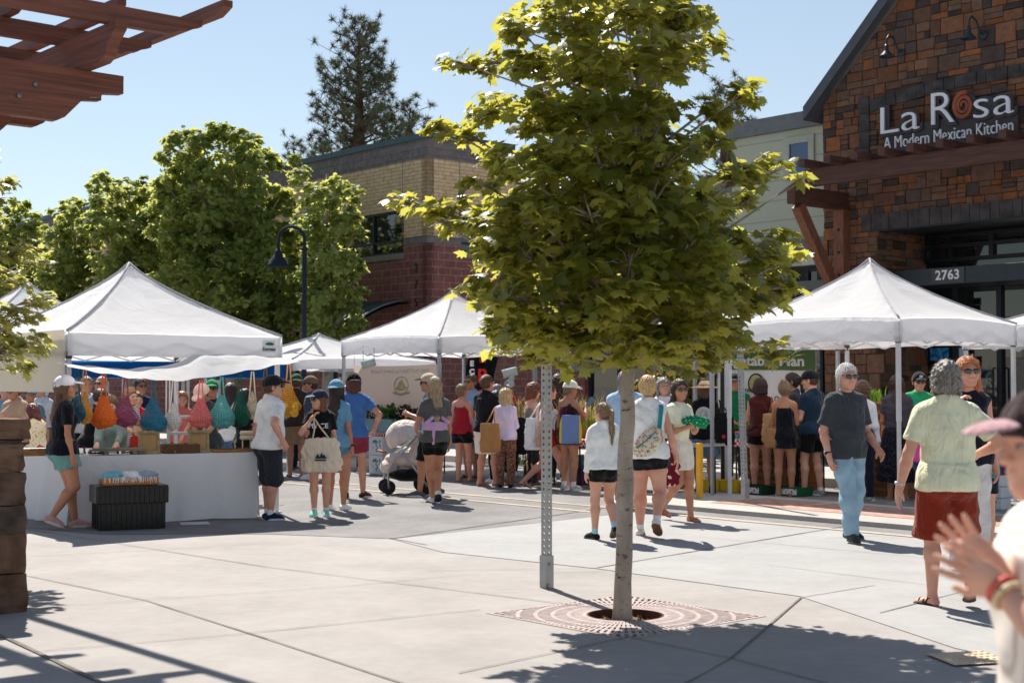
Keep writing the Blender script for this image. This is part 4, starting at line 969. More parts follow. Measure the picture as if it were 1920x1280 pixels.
JT = [((-60, 985), (55, 993), .012), ((55, 993), (500, 1063), .013), ((500, 1063), (1120, 1140), .011), ((-100, 1048), (53, 1080), .010), ((53, 1080), (274, 1126), .012), ((274, 1126), (500, 1198), .013), ((500, 1198), (780, 1290), .013), ((-60, 1236), (84, 1221), .008), ((84, 1221), (468, 1187), .009), ((468, 1187), (900, 1143), .009), ((-40, 1172), (0, 1191), .03), ((0, 1191), (185, 1278), .034), ((185, 1278), (300, 1340), .034),
      ((1178, 1194), (1371, 1234), .010), ((1371, 1234), (1620, 1300), .012), ((1371, 1234), (1502, 1121), .016), ((1371, 1234), (1280, 1285), .011), ((1178, 1194), (860, 1262), .01), ((1030, 1074), (1137, 1071), .008), ((40, 1045), (520, 1018), .006), ((60, 1140), (640, 1100), .006), ((640, 1100), (900, 1075), .006), ((1502, 1121), (1640, 1098), .010), ((730, 1009), (800, 1022), .018)]
for a, b, w in JT: strip(m, g(*a), g(*b), w, .0075)
tag(m.build('pavement_joints', m_joint), kind='structure')
m = MB()
for a, b, w in (((800, 1071), (1119, 1065), .008), ((1119, 1065), (1500, 1001), .022), ((1500, 1001), (1700, 968), .02), ((1300, 1006), (1900, 1062), .008), ((1440, 1060), (1760, 1100), .008), ((1650, 1150), (1900, 1085), .012), ((735, 1010), (1140, 952), .03), ((1550, 1010), (1650, 1005), .008)): strip(m, g(*a), g(*b), w, .009)
tag(m.build('street_joints', m_joint), kind='structure')
m = MB()
for c in (12.70, 13.33): strip(m, AC(-60, c - .25), AC(-13, c), .11, .010)
strip(m, AC(-12.9, 13.2), AC(-4, 13.25), .10, .011)
tag(m.build('lane_lines', m_yellow), kind='structure')
def ring_slab(name, pts, z, mt, bevel=.02):
 m = MB(); n = len(pts); c = sum((Vector(p) for p in pts), Vector()) / n
 lo = [Vector((p[0], p[1], 0)) for p in pts]; sh = [Vector((p[0], p[1], z - bevel)) for p in pts]; tp = [p + (c - p).normalized() * bevel * 1.4 for p in [Vector((p[0], p[1], z)) for p in pts]]
 for p in tp: p.z = z
 vs = lo + sh + tp; fs = []
 for k in (0, 1):
  for i in range(n): fs.append((k * n + i, k * n + (i + 1) % n, (k + 1) * n + (i + 1) % n, (k + 1) * n + i))
 fs.append(tuple(2 * n + i for i in range(n)))
 m.add(vs, fs); o = m.build(name, mt);
 bm = bmesh.new(); bm.from_mesh(o.data); bmesh.ops.recalc_face_normals(bm, faces=bm.faces); bm.to_mesh(o.data); bm.free()
 return tag(o, kind='structure')
isl = [AC(-14.35, 14.3), AC(-13.9, 13.95), AC(-13.0, 13.8), AC(-2, 13.8), AC(3, 13.8), AC(3, 15.9), AC(-13.2, 15.9), AC(-14.1, 15.5), AC(-14.45, 14.9)]
ring_slab('kerb_island', isl, .06, m_walk, .02)
ring_slab('far_sidewalk', [AC(60, 18.8), AC(60, 40), AC(-120, 40), AC(-120, 18.8)], .13, m_walk)
def brickmat(name, c1, c2, mortar, bw, bh, ms=.01, uv=True, bump=.4, off=.5, rough=.85, nscale=8):
 m, N, L, P = nodes_mat(name); tc = N.new('ShaderNodeTexCoord'); b = N.new('ShaderNodeTexBrick')
 b.inputs['Scale'].default_value = 1; b.inputs['Brick Width'].default_value = bw; b.inputs['Row Height'].default_value = bh; b.inputs['Mortar Size'].default_value = ms
 b.inputs['Color1'].default_value = tuple(c1); b.inputs['Color2'].default_value = tuple(c2); b.inputs['Mortar'].default_value = tuple(mortar); b.offset = off; b.inputs['Mortar Smooth'].default_value = .2
 L.new(tc.outputs['UV' if uv else 'Object'], b.inputs[0])
 nz = N.new('ShaderNodeTexNoise'); nz.inputs['Scale'].default_value = nscale; nz.inputs['Detail'].default_value = 8; L.new(tc.outputs['Object'], nz.inputs[0])
 mx = N.new('ShaderNodeMixRGB'); mx.blend_type = 'OVERLAY'; mx.inputs[0].default_value = .5; L.new(b.outputs[0], mx.inputs[1]); L.new(nz.outputs[0], mx.inputs[2])
 L.new(mx.outputs[0], P.inputs['Base Color']); P.inputs['Roughness'].default_value = rough; P.inputs['Specular IOR Level'].default_value = .2
 bp = N.new('ShaderNodeBump'); bp.invert = True; bp.inputs['Strength'].default_value = bump; bp.inputs['Distance'].default_value = .01; L.new(b.outputs['Fac'], bp.inputs['Height']); L.new(bp.outputs[0], P.inputs['Normal'])
 return m
m_pav = brickmat('paver_brick', (.36, .17, .12, 1), (.46, .26, .19, 1), (.40, .33, .28, 1), .2, .1, .012)
def uvquad(name, pts, mt, kind=None, parent=None, uv=None):
 """sheet with uv in metres along its first edge"""
 p0 = Vector(pts[0]); e = (Vector(pts[1]) - p0).normalized(); n = (Vector(pts[1]) - p0).cross(Vector(pts[-1]) - p0).normalized(); f_ = n.cross(e)
 uvs = [((Vector(p) - p0).dot(e), (Vector(p) - p0).dot(f_)) for p in pts] if uv is None else uv
 o = mesh_obj(name, pts, [tuple(range(len(pts)))], mt, parent, uv=uvs)
 if kind: o['kind'] = kind
 return o
uvquad('brick_paving', [AC(-12.6, 14.45, .064), AC(2.6, 14.45, .064), AC(2.6, 15.6, .064), AC(-12.6, 15.6, .064)], m_pav, 'structure')
m = MB(); o0 = g(1735, 1228); ex = (g(1840, 1222) - o0); ey = (g(1790, 1250) - o0)
m.add([o0 + Z * .012, o0 + ex + Z * .012, o0 + ex + ey + Z * .012, o0 + ey + Z * .012], [(3, 2, 1, 0)])
for i in range(9):
 for j in range(5):
  p = o0 + ex * (i + .5) / 9 + ey * (j + .5) / 5; m.lathe([(.016, .012), (.010, .018), (.0001, .018)], (p.x, p.y, 0), 6)
tag(m.build('tactile_paving', mat('tactile', (.60, .46, .32, 1), .8, var=.15)), kind='structure')
# ================================================================ walls with openings in a facade frame
class Face_:
 """facade frame: O corner, ex along the wall, n outward"""
 def __init__(s, O, ex, n): s.O = Vector(O); s.ex = Vector(ex); s.n = Vector(n)
 def p(s, t, z, d=0.0): return s.O + s.ex * t + Z * z + s.n * d
 def px(s, x, y, d=0.0):
  q = onplane(x, y, s.O + s.n * d, s.n) - s.O
  return q.dot(s.ex), q.z
def wall_poly(name, F, poly, mt, parent, d=0.0, depth=.25, off=(0, 0)):
 """polygon (t,z) on a facade, pushed inward; uv metres"""
 n = len(poly); a = [F.p(t, z, d) for t, z in poly]; b = [q - F.n * depth for q in a]; vs = a + b; fs = [tuple(range(n)), tuple(range(2 * n - 1, n - 1, -1))] + [(i, i + n, (i + 1) % n + n, (i + 1) % n) for i in range(n)]
 uv = []
 for f in fs:
  for i in f:
   q = vs[i] - F.O; uv.append((q.dot(F.ex) + q.dot(F.n) + off[0], q.z + off[1]))
 return mesh_obj(name, vs, fs, mt, parent, uv=uv)
def rect(t0, z0, t1, z1): return [(t0, z0), (t1, z0), (t1, z1), (t0, z1)]
def fbox(m, F, t0, z0, t1, z1, d0, d1):
 a = F.p(t0, z0, d0); return m.add([F.p(t, z, d) for d in (d0, d1) for t, z in rect(t0, z0, t1, z1)], [(3, 2, 1, 0), (4, 5, 6, 7), (0, 1, 5, 4), (1, 2, 6, 5), (2, 3, 7, 6), (3, 0, 4, 7)])
m_frame = mat('dark_frame', (.012, .018, .024, 1), .4, var=.1)
m_glass = glassy('window_glass', (.008, .012, .016, 1), .03)
K = at(800, 500, 38.0); K.z = 0
FL = Face_(K, -U, -V)      # long left face seen toward the left; runs away along -U, outward is -V
FR = Face_(K, V, U)        # right face, runs away along V, outward is +U
bld = thing('block_building', 'two storey block building of red, buff and grey courses numbered 275 beyond the market', 'building', K)
Ki = Matrix.Translation(-K)
def reloc(o, T): o.data.transform(T); return o
m_grey = brickmat('grey_block', (.155, .135, .135, 1), (.19, .165, .165, 1), (.11, .10, .10, 1), .4, .2, .010)
m_buff = brickmat('buff_brick', (.56, .40, .22, 1), (.64, .47, .28, 1), (.30, .25, .20, 1), .4, .1, .010)
m_red = brickmat('red_block', (.19, .072, .066, 1), (.24, .098, .085, 1), (.30, .24, .22, 1), .4, .2, .008)
zt, zg, zb_, zr = 8.25, 7.72, 5.64, 5.44
wl = [FL.px(757, 393), FL.px(757, 474)]; wt1 = wl[0][0]; wz1 = wl[0][1]; wz0 = wl[1][1]
for F, LEN, nm in ((FL, 30, 'l'), (FR, 3.1, 'r')):
 if nm == 'l': op = (wt1, wt1 + 9.0, wz0, wz1)
 else:
  a = FR.px(865, 440); b = FR.px(920, 470); op = (a[0], 3.1, FR.px(865, 472)[1], FR.px(865, 415)[1])
 t0, t1, z0, z1 = op
 def W(name, poly, mt, d=0.0, depth=.25):
  o = wall_poly(name, F, poly, mt, bld, d, depth); reloc(o, Ki)
  if nm == 'r' or nm == 'l':
   bm = bmesh.new(); bm.from_mesh(o.data); bmesh.ops.recalc_face_normals(bm, faces=bm.faces); bm.to_mesh(o.data); bm.free()
  return o
 e0 = 0 if nm == 'l' else 0.0
 W('wall', rect(e0, zg, LEN, zt), m_grey, .01)
 W('wall', rect(e0, z1, LEN, zg), m_buff)
 W('wall', rect(e0, max(zr, z0), t0, z1), m_buff) if z0 > zb_ else W('wall', rect(e0, zb_, t0, z1), m_buff)
 if t1 < LEN: W('wall', rect(t1, zb_, LEN, z1), m_buff)
 W('wall', rect(e0, zr, t0, zb_), m_grey, .008)
 if t1 < LEN: W('wall', rect(t1, zr, LEN, zb_), m_grey, .008)
 W('wall', rect(e0, min(z0, zr) if z0 < zr else z0, t0, zr), m_red)
 if t1 < LEN: W('wall', rect(t1, z0, LEN, zr), m_red)
 W('wall', rect(e0, 0, LEN, z0), m_red)
 m = MB(); fbox(m, F, -.05 if nm == 'l' else 0.0, zt, LEN, zt + .16, -.3, .06); o = m.build('parapet_cap', mat('coping_blue', (.045, .085, .10, 1), .5, metal=.2), bld); reloc(o, Ki)
 win = MB()
 fbox(win, F, t0, z0, t1, z0 + .06, -.16, -.05); fbox(win, F, t0, z1 - .06, t1, z1, -.16, -.05)
 k = t0
 while k <= t1 + .01: fbox(win, F, k - .03, z0 + .06, k + .03, z1 - .06, -.16, -.045); k += 1.5
 zz = z0 + (z1 - z0) * .30; fbox(win, F, t0, zz - .03, t1, zz + .03, -.155, -.055)
 wo_ = win.build('window', m_frame, bld); reloc(wo_, Ki)
 p_ = MB(); fbox(p_, F, t0 + .03, z0 + .05, t1, z1 - .05, -.14, -.11); reloc(p_.build('pane', m_glass, wo_), Ki)
 s_ = MB(); fbox(s_, F, t0 - .02, z0 - .16, t1, z0 - .002, -.1, .05); reloc(s_.build('sill', mat('sill_stone', (.20, .20, .17, 1), .8), wo_), Ki)
o = wall_poly('wall', FR, rect(3.1, 0, 7.2, 5.44), m_red, bld); reloc(o, Ki)
m = MB(); fbox(m, FR, 3.1, 5.445, 7.2, 7.4, -2, -.02); reloc(m.build('upper_wall', mat('pale_stucco', (.42, .44, .36, 1), .8), bld), Ki)
m_num = mat('number_metal', (.03, .03, .035, 1), .5)
for ch, (x, y) in zip('275', ((781, 510), (781, 541), (781, 574))):
 t, z = FL.px(x, y); add_text('number', ch, .34, FL.p(t, z, .012), -FL.ex, Z, m_num, bld, align='CENTER', extrude=.02)
m = MB()
for x in (755,): t, z = FL.px(x, 350); fbox(m, FL, t - .01, zb_, t + .01, zg, .0, .006)
t, z = FR.px(862, 330); fbox(m, FR, t - .012, zb_, t + .012, zg, .0, .006)
reloc(m.build('control_joint', m_joint, bld), Ki)
m = MB(); fbox(m, FL, .4, 0, 29.8, zt - .1, -2.6, -.4); reloc(m.build('interior', mat('interior_dark', (.02, .02, .02, 1), .9), bld), Ki)
er = thing('entry_canopy', 'small curved blue grey metal roof over the block building door, dark posts', 'canopy', K)
m = MB(); t0, z0 = FL.px(770, 598); t1 = t0 + 3.4; zt0 = 3.35
P_ = []
for i in range(9):
 s = i / 8; P_.append([FL.p(t0 + (t1 - t0) * j / 12, zt0 + .55 * (1 - s ** 2), 1.7 * s) for j in range(13)])
m.grid(P_); m.grid([[q - Z * .09 for q in r] for r in P_][::-1]); fbox(m, FL, t0, zt0 - .14, t1, zt0 + .0, 1.66, 1.74)
for j in range(13):
 for i in range(8): m.beam(P_[i][j] + Z * .015, P_[i + 1][j] + Z * .015, .03, .04)
reloc(m.build('roof', mat('metal_roof', (.10, .135, .15, 1), .4, metal=.5), er), Ki)
for tt in (t0 + .2, t0 + 1.3, t1 - .2): m = MB(); fbox(m, FL, tt, .13, tt + .12, zt0 - .14, 1.5, 1.62); reloc(m.build('post', m_frame, er), Ki)
m = MB(); fbox(m, FL, t0 + .1, .13, t1 - .3, 3.0, .0, .05); reloc(m.build('entry_glass', m_glass, er), Ki)
def siding(name, col, h=.19):
 m, N, L, P = nodes_mat(name); tc = N.new('ShaderNodeTexCoord'); sp = N.new('ShaderNodeSeparateXYZ'); L.new(tc.outputs['Object'], sp.inputs[0])
 dv = N.new('ShaderNodeMath'); dv.operation = 'DIVIDE'; dv.inputs[1].default_value = h; L.new(sp.outputs[2], dv.inputs[0])
 fr = N.new('ShaderNodeMath'); fr.operation = 'FRACT'; L.new(dv.outputs[0], fr.inputs[0])
 cr = N.new('ShaderNodeValToRGB'); e = cr.color_ramp.elements; e[0].position = .0; e[0].color = (0, 0, 0, 1); e[1].position = .07; e[1].color = (1, 1, 1, 1); L.new(fr.outputs[0], cr.inputs[0])
 mx = N.new('ShaderNodeMixRGB'); mx.inputs[1].default_value = tuple(x * .55 for x in col[:3]) + (1,); mx.inputs[2].default_value = tuple(col); L.new(cr.outputs[0], mx.inputs[0])
 L.new(mx.outputs[0], P.inputs['Base Color']); P.inputs['Roughness'].default_value = .75
 bp = N.new('ShaderNodeBump'); bp.inputs['Strength'].default_value = .8; bp.inputs['Distance'].default_value = .02; L.new(fr.outputs[0], bp.inputs['Height']); L.new(bp.outputs[0], P.inputs['Normal'])
 return m
gO = at(1340, 500, 30.5); gO = AC(gO.dot(U), 23.6);
FG = Face_(AC(-38, 23.6), U, -V)
gb = thing('boarded_building', 'pale green boarded two storey building with grey eaves behind the street maple', 'building', FG.O)
Gi = Matrix.Translation(-FG.O)
m_sid = siding('green_siding', (.40, .43, .34, 1), .42); m_redw = brickmat('brown_brick', (.17, .062, .052, 1), (.22, .085, .07, 1), (.20, .15, .14, 1), .4, .2, .008)
tA, zA = FG.px(1370, 262); tB = FG.px(1535, 235)[0]; zB = FG.px(1535, 240)[1]
tL = FG.px(1372, 300)[0]
zroof = (FG.px(1372, 262)[1] + FG.px(1530, 238)[1]) / 2
tEnd = tB + 1.2
zbelt = FG.px(1500, 448)[1]; zw1 = FG.px(1540, 475)[1]; zw0 = FG.px(1535, 540)[1]
m = MB(); fbox(m, FG, tL, zbelt, tEnd, zroof, -.25, 0); reloc(m.build('wall', m_sid, gb), Gi)
m = MB(); fbox(m, FG, 12.5, zbelt - .6, tL, zroof - 1.1, -.35, -.1); reloc(m.build('wall', m_sid, gb), Gi)
m = MB(); fbox(m, FG, tL - .2, zroof, tEnd, zroof + .33, -.5, .12); fbox(m, FG, 12.5, zroof - 1.1, tL - .2, zroof - .85, -.5, .05); reloc(m.build('fascia', mat('grey_fascia', (.14, .155, .165, 1), .6), gb), Gi)
m = MB(); fbox(m, FG, tL, zbelt - .35, tEnd, zbelt, -.2, .03); reloc(m.build('belt_course', mat('grey_fascia', (.14, .155, .165, 1), .6), gb), Gi)
m = MB(); fbox(m, FG, tL, zbelt - .55, tEnd, zbelt - .352, -.22, .01); reloc(m.build('trim', mat('cream_trim', (.62, .60, .52, 1), .7), gb), Gi)
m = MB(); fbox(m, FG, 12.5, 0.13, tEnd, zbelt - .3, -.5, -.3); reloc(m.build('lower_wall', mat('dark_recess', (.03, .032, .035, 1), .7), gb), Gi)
t_, z_ = FG.px(1500, 296); m = MB()
for a0, b0, a1, b1 in ((-.38, -.44, .38, -.30), (-.38, .30, .38, .44), (-.38, -.30, -.24, .30), (.24, -.30, .38, .30)): fbox(m, FG, t_ + a0, z_ + b0, t_ + a1, z_ + b1, 0, .05)
wn = m.build('window', mat('sage_trim', (.38, .40, .33, 1), .7), gb); reloc(wn, Gi)
m = MB(); fbox(m, FG, t_ - .24, z_ - .30, t_ + .24, z_ + .30, .0, .02); reloc(m.build('pane', glassy('blue_glass', (.01, .05, .14, 1), .05), wn), Gi)
for (x0, x1, y0, y1) in ((1500, 1545, 478, 545), (1395, 1470, 470, 548)):
 a0, b1 = FG.px(x0, y0); a1, b0 = FG.px(x1, y1); m = MB()
 b1 = zbelt - .62; b0 = b1 - 1.3
 for q in (a0, (a0 + a1) / 2, a1): fbox(m, FG, q - .04, b0, q + .04, b1, -.3, -.22)
 for q in (b0, b0 + .5, b1): fbox(m, FG, a0, q - .04, a1, q + .04, -.3, -.23)
 w_ = m.build('window', m_frame, gb); reloc(w_, Gi); m = MB(); fbox(m, FG, a0, b0, a1, b1, -.3, -.27); reloc(m.build('pane', m_glass, w_), Gi)
m = MB(); zp = FG.px(1520, 585)[1]; P_ = [[FG.p(tL - 1 + (tEnd - tL + 1) * j / 16, zp + .5 - .42 * s, -.3 + 1.5 * s) for j in range(17)] for s in (0, 1)]
m.grid(P_); m.grid([[q - Z * .1 for q in r] for r in P_][::-1]); fbox(m, FG, tL - 1, zp - .06, tEnd, zp + .1, 1.18, 1.24)
for j in range(17): m.beam(P_[0][j] + Z * .02, P_[1][j] + Z * .02, .035, .05)
reloc(m.build('porch_roof', mat('metal_roof', (.10, .135, .15, 1), .4, metal=.5), gb), Gi)
t = 12.6; k = 0
while t < tEnd - 1:
 w = .9 if k % 2 == 0 else 2.0
 if k % 2 == 0:
  o = wall_poly('pier', FG, rect(t, .13, t + w, 3.4), m_redw, gb, 0, .3); reloc(o, Gi)
  m = MB(); fbox(m, FG, t - .02, 1.95, t + w + .02, 2.12, .0, .03); reloc(m.build('band', mat('sill_stone', (.20, .20, .17, 1), .8), o), Gi)
 else:
  m = MB()
  for q in (t + .05, t + w / 2, t + w - .05): fbox(m, FG, q - .035, .5, q + .035, 3.3, -.2, -.12)
  fbox(m, FG, t, 2.6, t + w, 2.68, -.2, -.115)
  w_ = m.build('shop_window', m_frame, gb); reloc(w_, Gi); m = MB(); fbox(m, FG, t, .5, t + w, 3.35, -.19, -.16); reloc(m.build('pane', m_glass, w_), Gi)
  o = wall_poly('wall', FG, rect(t, .13, t + w, .5), m_redw, gb, -.05, .2); reloc(o, Gi)
 t += w; k += 1
m = MB(); fbox(m, FG, 12.5, 3.4, tEnd, 3.75, -.28, .03); reloc(m.build('lintel_band', mat('sill_stone', (.20, .20, .17, 1), .8), gb), Gi)
LO = at(1547, 500, 27.0); LO = AC(LO.dot(U), 22.2)
FS = Face_(LO, U, -V)
lr = thing('stone_restaurant', 'gabled restaurant of rust and charcoal ashlar stone with a lettered sign', 'building', LO)
Li = Matrix.Translation(-LO)
def L_(x, y, d=0.0): return FS.px(x, y, d)
tE, zE = L_(1527, 205, .35); tE = -.25
apex_t = 3.6; _, zsl = L_(1680, 5); t1s, z1s = L_(1690, -5); slope = (z1s - (zE)) / (t1s + .1); apex_z = zE + slope * (apex_t + .1)
tW = apex_t * 2
oz1 = L_(1640, 432)[1]; ot0 = L_(1640, 450)[0]; ot1 = tW - ot0       # entrance opening
def zroofline(t): return zE + slope * (apex_t + .1 - abs(t - apex_t))
def clip(poly, n, c):
 """keep n.p <= c"""
 out = []; k = len(poly)
 for i in range(k):
  p, q = poly[i], poly[(i + 1) % k]; a = n[0] * p[0] + n[1] * p[1] - c; b = n[0] * q[0] + n[1] * q[1] - c
  if a <= 0: out.append(p)
  if (a < 0 < b) or (b < 0 < a): s = a / (a - b); out.append((p[0] + (q[0] - p[0]) * s, p[1] + (q[1] - p[1]) * s))
 return out
def stone_mat():
 m, N, L, P = nodes_mat('ashlar_stone'); at_ = N.new('ShaderNodeAttribute'); at_.attribute_name = 'Col'
 tc = N.new('ShaderNodeTexCoord'); nz = N.new('ShaderNodeTexNoise'); nz.inputs['Scale'].default_value = 9; nz.inputs['Detail'].default_value = 9; nz.inputs['Roughness'].default_value = .7; L.new(tc.outputs['Object'], nz.inputs[0])
 mx = N.new('ShaderNodeMixRGB'); mx.blend_type = 'OVERLAY'; mx.inputs[0].default_value = .75; L.new(at_.outputs[0], mx.inputs[1]); L.new(nz.outputs[0], mx.inputs[2]); L.new(mx.outputs[0], P.inputs['Base Color'])
 P.inputs['Roughness'].default_value = .9; P.inputs['Specular IOR Level'].default_value = .15
 bp = N.new('ShaderNodeBump'); bp.inputs['Strength'].default_value = .9; bp.inputs['Distance'].default_value = .03; L.new(nz.outputs[0], bp.inputs['Height']); L.new(bp.outputs[0], P.inputs['Normal']); return m
m_stone = stone_mat()
PAL = [(.185, .085, .05), (.225, .105, .058), (.20, .09, .048), (.155, .082, .056), (.13, .075, .056), (.27, .10, .04), (.24, .095, .042), (.14, .092, .07), (.05, .047, .05), (.064, .056, .056), (.042, .04, .045), (.165, .10, .068), (.20, .11, .07), (.16, .08, .055), (.125, .085, .068)]
def ashlar(name, F, t0, t1, z0, z1, keep, parent, Ti, gap=.008, prot=.0, pal=PAL, seed=3, sizes=(.11, .15, .20, .26)):
 R = random.Random(seed); vs, fs, cols = [], [], []
 def block(a0, b0, a1, b1):
  g_ = gap / 2; poly = [(a0 + g_, b0 + g_), (a1 - g_, b0 + g_), (a1 - g_, b1 - g_), (a0 + g_, b1 - g_)]
  for p_ in keep(poly):
   if len(p_) < 3: continue
   n = len(p_); d = prot + R.uniform(.0, .022); cx = sum(q[0] for q in p_) / n; cz = sum(q[1] for q in p_) / n
   base = len(vs)
   for q in p_: vs.append(F.p(q[0], q[1], -.03))
   for q in p_: vs.append(F.p(q[0], q[1], d + R.uniform(-.006, .006)))
   for q in p_: vs.append(F.p(q[0] + (cx - q[0]) * .07, q[1] + (cz - q[1]) * .07, d + .012 + R.uniform(-.006, .006)))
   for k in (0, 1):
    for i in range(n): fs.append((base + k * n + i, base + k * n + (i + 1) % n, base + (k + 1) * n + (i + 1) % n, base + (k + 1) * n + i))
   fs.append(tuple(base + 2 * n + i for i in range(n)))
   c = R.choice(pal); c = [x * .76 + y * .24 for x, y in zip(c, (.155, .085, .057))]; v_ = R.uniform(.72, 1.08); cols.extend([(c[0] * v_, c[1] * v_, c[2] * v_, 1)] * (2 * n + 1))
 z = z0
 while z < z1:
  H_ = R.choice((.24, .30, .36, .28)); t = t0 - R.uniform(0, .3)
  while t < t1:
   w = R.uniform(.18, .46); a0, a1 = max(t, t0), min(t + w, t1)
   if a1 - a0 > .03:
    r = R.random()
    if r < .28: block(a0, z, a1, min(z + H_, z1))
    elif r < .85:
     k = R.uniform(.35, .65) * H_
     for zz0, zz1 in ((z, z + k), (z + k, z + H_)):
      if R.random() < .45 and a1 - a0 > .25:
       mm = a0 + (a1 - a0) * R.uniform(.35, .65); block(a0, zz0, mm, min(zz1, z1)); block(mm, zz0, a1, min(zz1, z1))
      else: block(a0, zz0, a1, min(zz1, z1))
    else:
     k1, k2 = H_ * .33, H_ * .66
     for zz0, zz1 in ((z, z + k1), (z + k1, z + k2), (z + k2, z + H_)): block(a0, zz0, a1, min(zz1, z1))
   t += w
  z += H_
 o = mesh_obj(name, vs, fs, m_stone, parent)
 ca = o.data.color_attributes.new('Col', 'FLOAT_COLOR', 'CORNER'); k = 0
 for p_, c in zip(o.data.polygons, cols):
  for li in p_.loop_indices: ca.data[li].color = c
 reloc(o, Ti); return o
arch_c = (apex_t + .1, 4.3)   # centre of the shallow relieving arch
def sarch(t): return L_(1655, 200)[1] + 0
aR = 5.0; a_t0 = L_(1632, 190)[0]; a_z0 = L_(1632, 190)[1]; a_zt = L_(1905, 127)[1]
a_top = a_zt + .05; dx = apex_t - a_t0; dz = a_top - a_z0; aR = (dx * dx + dz * dz) / (2 * dz); a_cz = a_top - aR
def keep_main(poly):
 p = clip(poly, (-slope, 1), zE + slope * .1); p = clip(p, (slope, 1), zE + slope * (2 * apex_t + .1)) if p else p
 if not p: return []
 cx = sum(q[0] for q in p) / len(p); cz = sum(q[1] for q in p) / len(p); r = sqrt((cx - apex_t) ** 2 + (cz - a_cz) ** 2)
 if abs(r - aR + .11) < .11 and cz > a_z0 - .1: return []
 if cz < oz1 + .30 and cx > ot0:      # opening with its lintel course
  a = clip(p, (0, -1), -(oz1 + .30)); b = clip(p, (1, 0), ot0)
  return [q for q in (a, b) if q]
 return [p]
backw = MB(); backw.add([FS.p(t, z, -.02) for t, z in ((0, 0), (ot0, 0), (ot0, oz1), (ot1, oz1), (ot1, 0), (tW, 0), (tW, zE), (apex_t, apex_z), (0, zE))], [(0, 1, 2, 8), (2, 3, 6, 7, 8), (3, 4, 5, 6)])
reloc(backw.build('wall', mat('mortar', (.07, .055, .05, 1), .95), lr), Li)
ashlar('stonework', FS, 0, tW, 0, apex_z, keep_main, lr, Li, seed=5)
DP = [(.045, .042, .046), (.06, .055, .058), (.05, .048, .054), (.10, .07, .06)]
vsP = MB(); cols = []
def radial(m, pts):
 m.prism(pts, FS.O - FS.n * .03, FS.ex, Z, FS.n * (.03 + rnd.uniform(.052, .07)))
t = ot0 - .25; sold = MB()
while t < ot1 + .2:
 w = rnd.uniform(.16, .25); radial(sold, [(t + .005, oz1), (t + w - .005, oz1), (t + w - .005, oz1 + .295), (t + .005, oz1 + .295)]); t += w
th0 = atan2(a_z0 - a_cz, a_t0 - apex_t); th = th0; arcm = MB()
while th > pi - th0:
 dth = rnd.uniform(.16, .24) / aR; pts = [(apex_t + r * cos(q), a_cz + r * sin(q)) for r, q in ((aR - .22, th - .005 / aR), (aR, th - .005 / aR), (aR, th - dth + .005 / aR), (aR - .22, th - dth + .005 / aR))]
 radial(arcm, pts); th -= dth
m_dst = mat('charcoal_stone', (.055, .05, .052, 1), .9, var=.45, vscale=5, bump=.9, bscale=14)
reloc(sold.build('lintel_stones', m_dst, lr), Li); reloc(arcm.build('arch_stones', m_dst, lr), Li)
m = MB()   # left jamb of the arch recess
for i in range(4): z = a_z0 - .22 - i * .32; radial(m, [(a_t0 - .22, z), (a_t0, z), (a_t0, z + .31), (a_t0 - .22, z + .31)])
reloc(m.build('arch_stones', m_dst, lr), Li)
FSide = Face_(LO, V, -U)
m = MB(); fbox(m, FSide, 0.02, 0, 6, zE, -.3, -.02); reloc(m.build('wall', mat('mortar', (.07, .055, .05, 1), .95), lr), Li)
ashlar('stonework', FSide, 0, 4.5, 0, zE, lambda p: [p], lr, Li, seed=9)
FRec = Face_(FS.p(ot0, 0, 0), V, U)
RD = 1.7
ashlar('stonework', FRec, 0.02, RD, 0, oz1, lambda p: [p], lr, Li, seed=12)
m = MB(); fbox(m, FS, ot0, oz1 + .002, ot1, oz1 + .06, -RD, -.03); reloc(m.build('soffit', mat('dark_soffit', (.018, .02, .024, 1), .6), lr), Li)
m = MB(); fbox(m, FS, ot0 - .1, oz1 - .03, ot1, oz1, -.3, .03); reloc(m.build('lintel', m_frame, lr), Li)
m = MB()
for sg in (-1, 1):
 a = FS.p(apex_t + sg * (apex_t + .3), zroofline(apex_t + sg * (apex_t + .3)) + .05, .25); b = FS.p(apex_t, apex_z + .05, .25)
 dn = FS.n; L_e = (b - a)
 up_ = Vector((0, 0, 1))
 q = [a, b, b + Z * .26, a + Z * .26]; m.add(q + [p - FS.n * 5 for p in q], [(0, 1, 2, 3), (7, 6, 5, 4), (0, 4, 5, 1), (1, 5, 6, 2), (2, 6, 7, 3), (3, 7, 4, 0)])
ro = m.build('roof', mat('roof_metal', (.075, .085, .10, 1), .5, metal=.2), lr); reloc(ro, Li)
zb0, zb1 = L_(1800, 533, -RD)[1], L_(1800, 500, -RD)[1]
sf = MB(); T0 = ot0; cols_ = []
tt = [ot0 + .02]; x_first = L_(1720, 470, -RD)[0]; xm = L_(1863, 450, -RD)[0]; step = xm - x_first
q = x_first
while q < ot1: tt.append(q); q += step
for t in tt: fbox(sf, FS, t - .045, zb1 + .1, t + .045, oz1, -RD, -RD + .10)
zz = L_(1900, 456, -RD)[1]
for z in (zb1 + .1, zz, oz1 - .06): fbox(sf, FS, ot0, z, ot1, z + .07, -RD, -RD + .09)
for t in (tt[1] + step * .45, tt[2] + step * .5): fbox(sf, FS, t - .02, zb1 + .17, t + .02, oz1 - .06, -RD, -RD + .08)
for t in (L_(1700, 600, -RD)[0], L_(1795, 600, -RD)[0], L_(1878, 600, -RD)[0], L_(1878, 600, -RD)[0] + 1.1): fbox(sf, FS, t - .05, .13, t + .05, zb0, -RD, -RD + .10)
